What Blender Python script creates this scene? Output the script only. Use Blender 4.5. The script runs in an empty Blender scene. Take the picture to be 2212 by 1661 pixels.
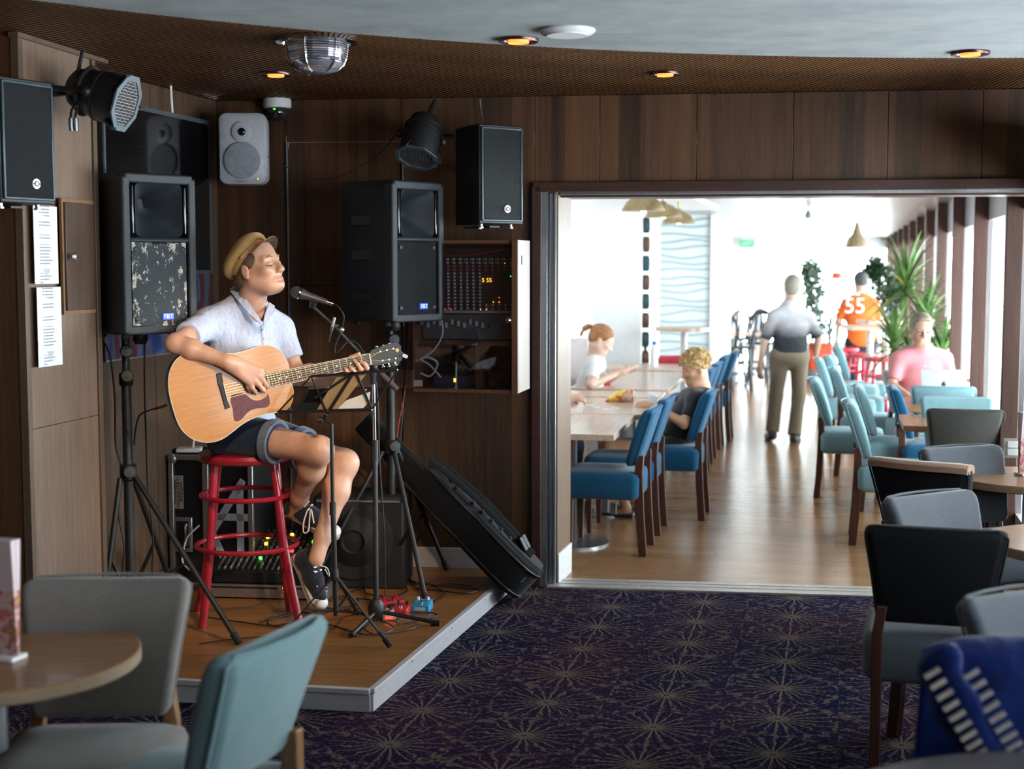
import bpy, bmesh, math, random
import numpy as np
from mathutils import Vector, Matrix, Quaternion
C = bpy.context.scene.collection
R = math.radians
rnd = random.Random(7)
# ---------------------------------------------------------------- camera, sky, lights, exposure
F, CX, CY, HOR, EYE = 3072.0, 1106.0, 830.5, 575.0, 1.72
PITCH = math.atan((CY - HOR) / F)
cam_d = bpy.data.cameras.new('camera')
cam_d.sensor_width = 36.0
cam_d.lens = F / 2212 * 36.0
cam_d.clip_start = .05; cam_d.clip_end = 300
cam_d.dof.use_dof = True; cam_d.dof.focus_distance = 6.35; cam_d.dof.aperture_fstop = 2.4
cam = bpy.data.objects.new('camera', cam_d); C.objects.link(cam)
cam.location = (0, 0, EYE); cam.rotation_euler = (math.pi / 2 - PITCH, 0, 0)
sc = bpy.context.scene
sc.camera = cam
sc.view_settings.view_transform = 'Standard'
sc.view_settings.look = 'None'
sc.view_settings.gamma = 1.0
sc.view_settings.use_curve_mapping = False
sc.view_settings.exposure = 0.0
sc.cycles.sample_clamp_indirect = 6.0
sc.cycles.caustics_reflective = False
sc.cycles.caustics_refractive = False
wd = bpy.data.worlds.new('overcast_sky'); sc.world = wd; wd.use_nodes = True
bg = wd.node_tree.nodes['Background']
bg.inputs['Color'].default_value = (0.86, 0.95, 1.0, 1); bg.inputs['Strength'].default_value = 17.0

def light(name, kind, loc, energy, color, target=None, size=.1, spot=None, blend=.4, shape=None, size_y=None, portal=False):
    d = bpy.data.lights.new(name, kind); d.energy = energy; d.color = color
    if kind == 'AREA':
        d.size = size
        if size_y: d.shape = 'RECTANGLE'; d.size_y = size_y
        d.cycles.is_portal = portal
    else:
        d.shadow_soft_size = size
    if spot: d.spot_size = R(spot); d.spot_blend = blend
    o = bpy.data.objects.new(name, d); C.objects.link(o); o.location = loc
    if target is not None:
        o.rotation_euler = (Vector(target) - Vector(loc)).to_track_quat('-Z', 'Y').to_euler()
    return o
TH = R(13.0)                                  # the room's long axis, turned to the right of the view
DX, DY = math.sin(TH), math.cos(TH)           # direction down the dining room
UX, UY = DY, -DX                              # direction along the partition wall
WIN_NEAR = lambda Y: .2309 * Y + 2.0         # window wall of the bar (right, outside the frame)
WIN_FAR = lambda Y: .2309 * Y + .95           # window wall of the dining room
FINS = [8.3 + 2 * k for k in range(12)]
# daylight is guided through the real window openings (portals emit nothing)
for y0 in (-2.2, .0, 2.2, 4.4):
    yc = y0 + 1.0
    light('window_portal', 'AREA', (WIN_NEAR(yc) + .12, yc, 1.64), 1, (1, 1, 1), (WIN_NEAR(yc) - 3, yc + .7, 1.64), 1.95, size_y=1.3, portal=True)
light('window_portal', 'AREA', (WIN_FAR(12) + .25, 12, 1.2), 1, (1, 1, 1), (WIN_FAR(12) - 3, 12.7, 1.2), 9.5, size_y=1.9, portal=True)
light('window_portal', 'AREA', (WIN_FAR(23) + .25, 23, 1.2), 1, (1, 1, 1), (WIN_FAR(23) - 3, 23.7, 1.2), 12, size_y=1.9, portal=True)
light('window_portal', 'AREA', (5.6, 30.8, 1.2), 1, (1, 1, 1), (4.9, 27.0, 1.2), 7, size_y=2.1, portal=True)
# stage lantern hung from the bar ceiling, out of the frame
light('stage_spot', 'SPOT', (-.1, 3.9, 2.42), 230, (1.0, .72, .45), (-1.12, 6.4, .85), .06, 36, .6)

# ---------------------------------------------------------------- pixel -> world
_fw = Vector((0, math.cos(PITCH), -math.sin(PITCH))); _up = Vector((0, math.sin(PITCH), math.cos(PITCH))); _rt = Vector((1, 0, 0))
EYEV = Vector((0, 0, EYE))
def ray(px, py): return _rt * ((px - CX) / F) + _up * ((CY - py) / F) + _fw
def PY(px, py, Y):
    d = ray(px, py); return EYEV + d * (Y / d.y)
def PZ(px, py, z):
    d = ray(px, py); return EYEV + d * ((z - EYE) / d.z)
def PP(px, py, p0, n):
    d = ray(px, py); n = Vector(n); return EYEV + d * ((Vector(p0) - EYEV).dot(n) / d.dot(n))

# ---------------------------------------------------------------- node helpers
class E:
    nt = None
    def __init__(s, k): s.k = k
    def _m(s, op, *a):
        n = E.nt.nodes.new('ShaderNodeMath'); n.operation = op
        for i, v in enumerate((s,) + a):
            if isinstance(v, E): E.nt.links.new(v.k, n.inputs[i])
            else: n.inputs[i].default_value = v
        return E(n.outputs[0])
    def __add__(s, o): return s._m('ADD', o)
    def __sub__(s, o): return s._m('SUBTRACT', o)
    def __mul__(s, o): return s._m('MULTIPLY', o)
    def __truediv__(s, o): return s._m('DIVIDE', o)
    __radd__ = __add__; __rmul__ = __mul__
    def __getattr__(s, op): return lambda *a: s._m(op.upper(), *a)
def node(t, **kw):
    n = E.nt.nodes.new(t)
    for k, v in kw.items():
        if k in n.inputs: 
            if isinstance(v, E): E.nt.links.new(v.k, n.inputs[k])
            else: n.inputs[k].default_value = v
        else: setattr(n, k, v)
    return n
def coords(kind='Object', scale=(1, 1, 1), rot=(0, 0, 0)):
    tc = node('ShaderNodeTexCoord'); mp = node('ShaderNodeMapping'); mp.inputs['Scale'].default_value = scale; mp.inputs['Rotation'].default_value = rot
    E.nt.links.new(tc.outputs[kind], mp.inputs['Vector']); return E(mp.outputs[0])
def noise(vec, scale, detail=3.0, out=0, rough=.5):
    n = node('ShaderNodeTexNoise', Vector=vec, Scale=scale, Detail=detail, Roughness=rough); return E(n.outputs[out])
def ramp(fac, stops):
    n = node('ShaderNodeValToRGB', Fac=fac); e = n.color_ramp.elements
    while len(e) < len(stops): e.new(.5)
    for i, (p, c) in enumerate(stops): e[i].position = p; e[i].color = tuple(c) + (1,)
    return E(n.outputs[0])
def mixc(fac, a, b, mode='MIX'):
    n = E.nt.nodes.new('ShaderNodeMix'); n.data_type = 'RGBA'; n.blend_type = mode
    for i, v in ((0, fac), (6, a), (7, b)):
        if isinstance(v, E): E.nt.links.new(v.k, n.inputs[i])
        elif i == 0: n.inputs[0].default_value = v
        else: n.inputs[i].default_value = tuple(v) + (1,)
    return E(n.outputs[2])
def sepxyz(vec):
    n = node('ShaderNodeSeparateXYZ', Vector=vec); return [E(o) for o in n.outputs]
def newmat(name, rough=.5, metal=0, **kw):
    m = bpy.data.materials.new(name); m.use_nodes = True; E.nt = m.node_tree
    b = m.node_tree.nodes['Principled BSDF']; b.inputs['Roughness'].default_value = rough; b.inputs['Metallic'].default_value = metal
    for k, v in kw.items(): b.inputs[k.replace('_', ' ')].default_value = v
    return m, b
def setc(b, c): 
    if isinstance(c, E): E.nt.links.new(c.k, b.inputs['Base Color'])
    else: b.inputs['Base Color'].default_value = tuple(c) + (1,)
def bump(b, h, strength=.2, dist=.01):
    n = node('ShaderNodeBump', Height=h, Strength=strength, Distance=dist); E.nt.links.new(n.outputs[0], b.inputs['Normal'])
def mk(name, c, rough=.5, metal=0, var=.12, scale=30, bmp=.0, bscale=None, stretch=(1, 1, 1), emit=None, **kw):
    """plain surface with slight procedural variation"""
    m, b = newmat(name, rough, metal, **kw)
    v = coords('Object', stretch); n = noise(v, scale)
    lo = [x * (1 - var) for x in c]; hi = [min(1, x * (1 + var)) for x in c]
    setc(b, ramp(n, [(.3, lo), (.7, hi)]))
    if bmp: bump(b, noise(v, bscale or scale * 6, 2), bmp)
    if emit: b.inputs['Emission Color'].default_value = tuple(emit[0]) + (1,); b.inputs['Emission Strength'].default_value = emit[1]
    return m
def fabric(name, c, var=.22, sheen=.25):
    m, b = newmat(name, .9); b.inputs['Sheen Weight'].default_value = sheen; b.inputs['Specular IOR Level'].default_value = .15
    v = coords('Object', (1, 1, .18)); w = coords('Object', (.3, .3, 1)); n = noise(v, 420, 2) * .5 + noise(w, 420, 2) * .3 + noise(coords(), 9, 3) * .2
    setc(b, ramp(n, [(.36, [x * (1 - var) for x in c]), (.64, [min(1, x * (1 + var)) for x in c])]))
    bump(b, n, .25, .003); return m
def woodgrain(name, dark, light, rough=.4, axis=2, scale=1.0, strip=0, coat=0):
    """grain along axis; strip > 0: veneer leaves of that width across local x"""
    m, b = newmat(name, rough); b.inputs['Coat Weight'].default_value = coat
    st = [9.0, 9.0, 9.0]; st[axis] = .5
    v = coords('Object', st); g = noise(v, 5 * scale, 6, rough=.65); f = noise(coords('Object', [x * 4 for x in st]), 9 * scale, 2)
    t = g * .7 + f * .3
    if strip:
        x = sepxyz(coords())[0]
        wob = x / strip
        wn = node('ShaderNodeTexWhiteNoise', noise_dimensions='1D'); E.nt.links.new(wob._m('FLOOR').k, wn.inputs['W'])
        wn2 = node('ShaderNodeTexWhiteNoise', noise_dimensions='1D'); E.nt.links.new((wob * 2.7)._m('FLOOR').k, wn2.inputs['W'])
        t = t * .62 + E(wn.outputs[0]) * .22 + E(wn2.outputs[0]) * .16
    setc(b, ramp(t, [(.28, dark), (.72, light)])); bump(b, t, .06, .002); return m
def glassy(name, tint=(1, 1, 1), gloss=.08, rough=.02, gtint=(1, 1, 1), fres=.6):
    m = bpy.data.materials.new(name); m.use_nodes = True; E.nt = m.node_tree; nt = m.node_tree
    nt.nodes.remove(nt.nodes['Principled BSDF'])
    a = node('ShaderNodeBsdfTransparent'); a.inputs[0].default_value = tuple(tint) + (1,)
    g = node('ShaderNodeBsdfGlossy'); g.inputs['Roughness'].default_value = rough; g.inputs[0].default_value = tuple(gtint) + (1,)
    lw = node('ShaderNodeLayerWeight'); lw.inputs[0].default_value = .2
    fac = E(lw.outputs['Fresnel']) * fres + gloss
    x = node('ShaderNodeMixShader'); nt.links.new(fac.k, x.inputs[0]); nt.links.new(a.outputs[0], x.inputs[1]); nt.links.new(g.outputs[0], x.inputs[2])
    nt.links.new(x.outputs[0], nt.nodes['Material Output'].inputs[0]); return m

# ---------------------------------------------------------------- mesh helpers
MW = {}                                        # world matrices of things
def rnd_rect(hx, hy, r, n=4):
    out = []
    for sx, sy, a0 in ((1, 1, 0), (-1, 1, 90), (-1, -1, 180), (1, -1, 270)):
        for i in range(n + 1):
            a = R(a0 + 90 * i / n); out.append((sx * (hx - r) + r * math.cos(a), sy * (hy - r) + r * math.sin(a)))
    return out
def spline(pts, n=8):
    """Catmull-Rom through points"""
    p = [Vector(q) for q in pts]; p = [p[0] * 2 - p[1]] + p + [p[-1] * 2 - p[-2]]; out = []
    for i in range(1, len(p) - 2):
        a, b, c, d = p[i - 1:i + 3]
        for k in range(n):
            t = k / n; out.append(.5 * (2 * b + (c - a) * t + (2 * a - 5 * b + 4 * c - d) * t * t + (3 * b - a - 3 * c + d) * t ** 3))
    out.append(p[-2].copy()); return out
class MB:
    def __init__(s): s.v = []; s.f = []; s.m = []; s.mi = 0; s.M = None
    def add(s, vs, fs):
        o = len(s.v); s.v += [(s.M @ Vector(p)) if s.M else Vector(p) for p in vs]
        s.f += [tuple(i + o for i in f) for f in fs]; s.m += [s.mi] * len(fs); return s
    def hexa(s, p): return s.add(p, [(0, 3, 2, 1), (4, 5, 6, 7), (0, 1, 5, 4), (1, 2, 6, 5), (2, 3, 7, 6), (3, 0, 4, 7)])
    def box(s, c, d, M=None, tx=1, ty=1):
        x, y, z = [k / 2 for k in d]
        p = [Vector((a * x * (1 if e < 0 else tx), b * y * (1 if e < 0 else ty), e * z)) for e in (-1, 1) for a, b in ((-1, -1), (1, -1), (1, 1), (-1, 1))]
        return s.hexa([(M @ q if M else q) + Vector(c) for q in p])
    def bar(s, a, b, w, h, up=(0, 0, 1)):
        a = Vector(a); b = Vector(b); t = (b - a).normalized(); u = Vector(up); x = t.cross(u)
        if x.length < 1e-4: x = t.cross(Vector((1, 0, 0)))
        x.normalize(); y = x.cross(t)
        p = [q + x * (i * w / 2) + y * (j * h / 2) for q in (a, b) for i, j in ((-1, -1), (1, -1), (1, 1), (-1, 1))]
        return s.hexa(p)
    def loft(s, rings, cap=True, closed=False):
        n = len(rings[0]); vs = [p for r in rings for p in r]; fs = []
        for i in range(len(rings) - (0 if closed else 1)):
            j = (i + 1) % len(rings)
            fs += [(i * n + k, i * n + (k + 1) % n, j * n + (k + 1) % n, j * n + k) for k in range(n)]
        if cap and not closed: fs += [tuple(range(n))[::-1], tuple(range((len(rings) - 1) * n, len(rings) * n))]
        return s.add(vs, fs)
    def tube(s, pts, r, n=8, closed=False, flat=1.0):
        p = [Vector(q) for q in pts]; N = len(p); rr = r if isinstance(r, (list, tuple)) else [r] * N
        rings = []; x = None
        for i in range(N):
            a = p[(i - 1) % N] if (i or closed) else p[0]; b = p[(i + 1) % N] if (i < N - 1 or closed) else p[-1]
            t = (b - a).normalized()
            if x is None: x = t.orthogonal().normalized()
            x = (x - t * x.dot(t)); x = x.normalized() if x.length > 1e-6 else t.orthogonal().normalized(); y = t.cross(x)
            rings.append([p[i] + (x * math.cos(2 * math.pi * k / n) + y * math.sin(2 * math.pi * k / n) * flat) * rr[i] for k in range(n)])
        return s.loft(rings, True, closed)
    def lathe(s, prof, n=24, M=None):
        rings = [[(r * math.cos(2 * math.pi * k / n), r * math.sin(2 * math.pi * k / n), z) for k in range(n)] for r, z in prof]
        if M: rings = [[M @ Vector(q) for q in rg] for rg in rings]
        return s.loft(rings)
    def prism(s, out, z0, z1, M=None):
        rings = [[(x, y, z) for x, y in out] for z in (z0, z1)]
        if M: rings = [[M @ Vector(q) for q in rg] for rg in rings]
        return s.loft(rings)
    def ball(s, c, r, nu=12, nv=8, M=None):
        r = (r, r, r) if not isinstance(r, (tuple, list)) else r; rings = []
        for i in range(nv + 1):
            a = math.pi * (i / nv - .5); ca = max(math.cos(a), .02)
            rings.append([(M.to_3x3() if M else Matrix.Identity(3)) @ Vector((r[0] * ca * math.cos(2 * math.pi * k / nu), r[1] * ca * math.sin(2 * math.pi * k / nu), r[2] * math.sin(a))) + Vector(c) for k in range(nu)])
        return s.loft(rings)
    def build(s, name, mats, parent=None, world=False, bevel=0, seg=2, ang=40, subsurf=0):
        me = bpy.data.meshes.new(name); vs = s.v
        if world and parent is not None:
            inv = MW[parent.name].inverted(); vs = [inv @ p for p in vs]
        me.from_pydata([tuple(p) for p in vs], [], s.f)
        mats = mats if isinstance(mats, (list, tuple)) else [mats]
        for m in mats: me.materials.append(m)
        if len(mats) > 1: me.polygons.foreach_set('material_index', s.m)
        me.polygons.foreach_set('use_smooth', [True] * len(me.polygons)); me.update()
        bm = bmesh.new(); bm.from_mesh(me); bmesh.ops.recalc_face_normals(bm, faces=bm.faces); bm.to_mesh(me); bm.free()
        me.set_sharp_from_angle(angle=R(ang))
        o = bpy.data.objects.new(name, me); C.objects.link(o)
        if parent is not None:
            o.parent = parent
            if name not in MW: pass
            MW[o.name] = MW[parent.name] 
        else: MW[o.name] = Matrix.Identity(4)
        if bevel:
            b = o.modifiers.new('bevel', 'BEVEL'); b.width = bevel; b.segments = seg; b.limit_method = 'ANGLE'; b.angle_limit = R(35)
        if subsurf:
            q = o.modifiers.new('subdivision', 'SUBSURF'); q.levels = subsurf; q.render_levels = subsurf
        return o
def thing(name, label, cat, loc=(0, 0, 0), yaw=0, group=None):
    o = bpy.data.objects.new(name, None); C.objects.link(o); o.location = loc; o.rotation_euler = (0, 0, yaw); o.empty_display_size = .05
    o['label'] = label; o['category'] = cat
    if group: o['group'] = group
    MW[o.name] = Matrix.Translation(Vector(loc)) @ Matrix.Rotation(yaw, 4, 'Z'); return o
def tag(o, label=None, cat=None, group=None, kind=None):
    for k, v in (('label', label), ('category', cat), ('group', group), ('kind', kind)):
        if v: o[k] = v
    return o
def struct(mb, name, mats, label=None, yaw=0, loc=(0, 0, 0), **kw):
    o = mb.build(name, mats, None, **kw); o.location = loc; o.rotation_euler = (0, 0, yaw); o['kind'] = 'structure'
    o['label'] = label or name; o['category'] = name.split('_')[0]
    MW[o.name] = Matrix.Translation(Vector(loc)) @ Matrix.Rotation(yaw, 4, 'Z'); return o
def dup(root, loc, yaw, label, group=None):
    r = root.copy(); C.objects.link(r); r.location = loc; r.rotation_euler = (0, 0, yaw); r['label'] = label
    if group: r['group'] = group
    for ch in list(root.children):
        c = ch.copy(); C.objects.link(c); c.parent = r
        for g in list(ch.children):
            d = g.copy(); C.objects.link(d); d.parent = c
    MW[r.name] = Matrix.Translation(Vector(loc)) @ Matrix.Rotation(yaw, 4, 'Z'); return r
def text(body, name, m, parent, M, size, extrude=.001, align='CENTER'):
    cu = bpy.data.curves.new(name, 'FONT'); cu.body = body; cu.size = size; cu.extrude = extrude; cu.align_x = align; cu.align_y = 'CENTER'; cu.resolution_u = 3
    tmp = bpy.data.objects.new(name, cu); me = bpy.data.meshes.new_from_object(tmp); bpy.data.objects.remove(tmp); bpy.data.curves.remove(cu)
    me.materials.clear(); me.materials.append(m); me.name = name
    o = bpy.data.objects.new(name, me); C.objects.link(o); o.parent = parent; o.matrix_local = M; MW[o.name] = MW[parent.name]; return o
def frame(o, x, y, z):
    x, y, z = Vector(x), Vector(y), Vector(z); M = Matrix.Identity(4)
    for i in range(3): M[i][0] = x[i]; M[i][1] = y[i]; M[i][2] = z[i]; M[i][3] = o[i]
    return M
Rz = lambda a: Matrix.Rotation(a, 4, 'Z'); Rx = lambda a: Matrix.Rotation(a, 4, 'X'); Ry = lambda a: Matrix.Rotation(a, 4, 'Y'); T = lambda *v: Matrix.Translation(Vector(v))
# ---------------------------------------------------------------- materials
m_black = mk('black_plastic', (.012, .013, .015), .45, bmp=.15, bscale=260)
m_blackgloss = mk('black_gloss', (.006, .006, .007), .12)
m_cab = mk('speaker_shell', (.026, .032, .039), .42, bmp=.35, bscale=380, var=.1)
m_cabside = mk('speaker_side', (.014, .016, .02), .5, bmp=.2, bscale=300)
m_grille = mk('grille', (.011, .013, .015), .55, .2, bmp=.8, bscale=520)
m_rubber = mk('rubber', (.01, .01, .011), .8)
m_chrome = mk('chrome', (.75, .76, .78), .15, 1)
m_steel = mk('brushed_steel', (.55, .57, .6), .32, 1, stretch=(1, 1, .05), scale=120)
m_alu = mk('aluminium', (.5, .5, .5), .38, .9, scale=60)
m_white = mk('white_paint', (.8, .8, .8), .5, var=.04)
m_whitegloss = mk('white_gloss', (.78, .8, .82), .25, var=.03)
m_greywhite = mk('monitor_shell', (.42, .43, .47), .45, var=.05)
m_red = mk('red_lacquer', (.33, .012, .028), .3, var=.15, scale=14, Coat_Weight=.3)
m_pinkred = mk('red_stool_paint', (.6, .05, .08), .35)
m_wall = woodgrain('walnut_veneer', (.02, .009, .0042), (.15, .064, .027), .5, 2, strip=.14)
m_walltrim = woodgrain('dark_architrave', (.03, .012, .008), (.075, .032, .022), .38, 0)
m_bead = woodgrain('bead_wood', (.07, .045, .028), (.15, .1, .065), .42, 2)
m_oak = woodgrain('washed_oak_veneer', (.12, .075, .05), (.25, .165, .115), .42, 2)
m_slat = woodgrain('slat_wood', (.06, .025, .008), (.2, .088, .03), .5, 0)
m_stage = woodgrain('stage_laminate', (.15, .06, .017), (.4, .18, .055), .36, 0, .8)
m_table = woodgrain('oak_table', (.19, .085, .038), (.42, .22, .11), .32, 0, coat=.1)
m_tabpale = woodgrain('pale_table', (.45, .3, .22), (.7, .52, .4), .22, 0)
m_tabedge = mk('table_edge', (.28, .2, .12), .5, stretch=(.1, 1, 6))
m_leg = woodgrain('dark_leg', (.035, .012, .008), (.1, .035, .022), .35, 2)
m_legmid = woodgrain('brown_leg', (.13, .06, .022), (.3, .16, .07), .38, 2)
m_trimwhite = mk('grey_white_trim', (.5, .48, .5), .4, var=.05)
m_paper = mk('paper', (.75, .78, .82), .7, var=.03)
m_led = lambda n, c, e: mk(n, c, .4, emit=(c, e))
m_orange_glow = m_led('lamp_glow', (1, .25, .05), 2.2)
m_green = m_led('green_led', (.1, 1, .1), 2.5); m_redled = m_led('red_led', (1, .05, .03), 3); m_yel = m_led('amber_led', (1, .5, .05), 3)
m_blueled = m_led('blue_badge', (.03, .1, .65), .5); m_whitelet = mk('badge_letters', (.75, .8, .9), .4, emit=((.8, .9, 1), .35))
m_cable = mk('cable', (.012, .012, .013), .5)
m_win = glassy('window_glass', (.97, 1, 1), .02, fres=.12)
m_pane = glassy('cabinet_glass', (.8, .8, .82), .035, .03)
f_teal = fabric('fabric_teal_grey', (.11, .185, .2)); f_teal_warm = fabric('fabric_teal_warm_lit', (.165, .15, .135)); f_slate = fabric('fabric_slate', (.1, .112, .13)); f_slate_shade = fabric('fabric_slate_shade', (.011, .0115, .015), .3, .05)  # warm light on teal, shade on slate: painted into the two fabric copies
f_olive = fabric('fabric_grey_green', (.07, .072, .065)); f_blue = fabric('fabric_blue', (.008, .078, .165)); f_pale = fabric('fabric_pale_blue', (.2, .35, .39)); f_warm_top = fabric('fabric_warm_lit_top', (.3, .18, .12))  # last one: warm light on a chair top, painted as fabric

def carpet():
    m, b = newmat('starburst_carpet', .95); b.inputs['Specular IOR Level'].default_value = .03
    x, y, _ = sepxyz(coords('Object', rot=(0, 0, TH)))
    tw, tv = .45, .407
    w = (x - .02) / tw; i = w._m('FLOOR'); a = (w - i - .5) * tw
    par = (i * .5)._m('FRACT')
    v = (y - .1) / tv + par; j = v._m('FLOOR'); c = (v - j - .5) * tv
    nz = noise(coords(), 75, 2); nz2 = noise(coords(), 16, 2); wob = noise(coords(), 22, 2)
    r = ((a / .25) * (a / .25) + (c / .225) * (c / .225))._m('SQRT')
    th = c._m('ARCTAN2', a) + (wob - .5) * (r * .7)
    ray = (th * 10.0)._m('SINE')._m('ABSOLUTE')
    lines = (ray * (r + .08))._m('LESS_THAN', .21)
    dots = ((r * 60 + nz * 9)._m('SINE'))._m('GREATER_THAN', -.35)
    far = (r * -1 + 1.15)._m('MAXIMUM', 0)._m('MINIMUM', .5) * 2.0
    L1 = lines * (dots * .55 + .45) * far * (r._m('GREATER_THAN', .045))
    th2 = c._m('ARCTAN2', a)
    ribs = ((th2 * 46.0)._m('SINE'))._m('GREATER_THAN', .2) * dots * (r._m('GREATER_THAN', .3)) * (noise(coords(), 40, 2)._m('GREATER_THAN', .5)) * .6
    ring = ((r * 15 + (wob - .5) * 9)._m('SINE'))._m('GREATER_THAN', .8) * (r._m('GREATER_THAN', .72)) * (nz2._m('GREATER_THAN', .45)) * .7
    mid = ((a._m('ABSOLUTE'))._m('LESS_THAN', .005)) * (nz._m('GREATER_THAN', .47)) * .45
    tot = (L1 * 1.2 + ribs * .6 + ring * .75 + mid)._m('MINIMUM', 1.0) * (nz * .5 + .62)
    base = ramp(noise(coords(), 1.3, 2), [(.35, (.006, .007, .036)), (.65, (.026, .0105, .034))])
    setc(b, mixc(tot._m('MINIMUM', 1.0), base, (.17, .14, .1))); bump(b, noise(coords(), 900, 1), .4, .004); return m
m_carpet = carpet()
def plankmat(name, dark, light, rough, wd, ln):
    m, b = newmat(name, rough)
    v = coords('Object', (1, 1, 1), (0, 0, TH)); br = node('ShaderNodeTexBrick', Vector=v, Scale=1.0)
    br.inputs['Brick Width'].default_value = ln; br.inputs['Row Height'].default_value = wd; br.inputs['Mortar Size'].default_value = .0012
    br.inputs['Color1'].default_value = (.35, .35, .35, 1); br.inputs['Color2'].default_value = (.7, .7, .7, 1); br.inputs['Mortar'].default_value = (.1, .1, .1, 1)
    g = noise(coords('Object', (.6, 9, 1), (0, 0, TH)), 6, 5); s = node('ShaderNodeSeparateColor'); E.nt.links.new(br.outputs[0], s.inputs[0])
    t = E(s.outputs[0]) * .45 + g * .55
    setc(b, ramp(t, [(.2, dark), (.75, light)])); return m
m_floor2 = plankmat('dining_floor', (.19, .088, .036), (.44, .235, .115), .2, .14, 1.4)
def plaster():
    m, b = newmat('brushed_plaster', .75)
    v = coords('Object', (.55, 1.5, 1), (0, 0, .35)); n = noise(v, 2.2, 6, rough=.6) * .6 + noise(coords('Object', (1.2, 1, 1)), 7, 5) * .4
    setc(b, ramp(n, [(.3, (.25, .285, .30)), (.5, (.35, .39, .40)), (.7, (.45, .47, .475))])); bump(b, noise(v, 9, 6), .35, .02); return m
m_plaster = plaster()
def ceil2():
    m, b = newmat('metal_ceiling', .3, .25)
    x, y, _ = sepxyz(coords('Object', rot=(0, 0, TH)))
    ln = ((y / .3)._m('FRACT'))._m('LESS_THAN', .06)
    setc(b, mixc(ln, (.36, .355, .35), (.1, .085, .08))); return m
m_ceil2 = ceil2()
def printmat(name, rows=.0125):
    m, b = newmat(name, .7)
    x, y, z = sepxyz(coords())
    blk = noise(coords('Object', (.1, .1, 1)), 26, 0)._m('GREATER_THAN', .47)
    ln = ((z / rows)._m('FRACT'))._m('LESS_THAN', .38) * blk
    word = noise(coords('Object', (1, 1, .0)), 160, 1)._m('GREATER_THAN', .36)
    marg = ((x - .01)._m('ABSOLUTE'))._m('LESS_THAN', .062)
    end = (noise(coords('Object', (0, 0, 1)), 140, 0)) * .12
    ln = ln * word * marg * ((x + .06)._m('LESS_THAN', .05 + end * .7))
    setc(b, mixc(ln * .75, (.76, .79, .84), (.1, .11, .13))); return m
m_print = printmat('printed_notice')

# ---------------------------------------------------------------- the bar: floor, walls, ceiling
WA = math.atan(.13); WYAW = -WA; WO = Vector((0, 7.576, 0))            # partition wall plane, turned 7.4 degrees
WN = Vector((-math.sin(WA), -math.cos(WA), 0)); WU = Vector((math.cos(WA), -math.sin(WA), 0))
def WX(px, off=0): return (PP(px, 575, WO + WN * off, WN) - WO).dot(WU)
def WZ(px, py, off=0): return PP(px, py, WO + WN * off, WN).z
TOP = 2.61; PL = 2.55; DECK = .09
floor = struct(MB().box((0, 1.9, -.03), (9.5, 11.3, .06)), 'floor', m_carpet, 'dark blue and purple carpet with starburst pattern')
# floor of the dining room, beyond the threshold
def quad_slab(p4, z0, z1): 
    return MB().hexa([Vector((x, y, z0)) for x, y in p4] + [Vector((x, y, z1)) for x, y in p4])
floor2 = struct(quad_slab([(-3.5, 8.02), (4.6, 6.96), (9.6, 31.2), (1.0, 31.2)], -.05, .004), 'floor_dining', m_floor2, 'polished wooden floor of the dining room')
thr = MB(); xl, xr = WX(1184), WX(2212) + .8
thr.M = T(*WO) @ Rz(WYAW); thr.box(((xl + xr) / 2, .07, .004), (xr - xl, .22, .012)); thr.box(((xl + xr) / 2, .05, .0115), (xr - xl, .02, .003)); thr.box(((xl + xr) / 2, .12, .0115), (xr - xl, .02, .003))
struct(thr, 'trim_1', mk('threshold_steel', (.72, .69, .66), .42, .7), 'steel threshold strip between carpet and wooden floor', bevel=.002)
# partition wall with the wide opening; local x runs along the wall, -y faces the bar
xc, xo, xe = WX(455) - .08, WX(1168), WX(2212) + 1.3
w = MB(); w.box(((xc + xo) / 2, .1, 1.35), (xo - xc, .16, 2.7)); w.box(((xo + xe) / 2, .1, 2.44), (xe - xo, .16, .55))
wall = struct(w, 'wall_back', m_walltrim, 'walnut veneered partition wall with wide doorway', WYAW, WO)
def wp(px0, px1, z0, z1, proud=.02, m=None, name='panel', g=.0012):
    a, b = WX(px0) + g, WX(px1) - g; return MB().box(((a + b) / 2, .02 - proud / 2, (z0 + z1) / 2), (b - a, proud, z1 - z0 - 2 * g)).build(name, m or m_wall, wall, bevel=.0015, seg=1)
zA, zB = WZ(740, 307), WZ(740, 617)
wp(448, 622, .09, TOP); wp(622, 868, zA, TOP); 
wp(627, 866, zB, zA, .021); wp(627, 866, .09, zB, .021); wp(868, 1155, .09, TOP)
zl = 2.145
for a, b in ((1155, 1294), (1294, 1502), (1502, 1709), (1709, 1912), (1912, 2115), (2115, 2560)): wp(a, b, zl, TOP)
MB().box((WX(625), -.004, (zA + .09) / 2), (.006, .03, zA - .09)).build('edge_strip', m_alu, wall)
MB().box((WX(872), .0, (zA + 1.4) / 2), (.006, .03, zA - 1.4)).build('edge_strip', m_alu, wall)
MB().box((WX(760), -.012, WZ(760, 816)), (WX(893) - WX(630), .03, .098)).build('dado_board', mk('dado_board', (.2, .14, .12), .5), wall, bevel=.002)
bb = MB().box(((WX(700) + WX(1150)) / 2, -.012, .145), (WX(1150) - WX(700), .02, .11))
struct(bb, 'baseboard_back', m_trimwhite, 'grey white skirting board behind the stage', WYAW, WO, bevel=.003)
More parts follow.
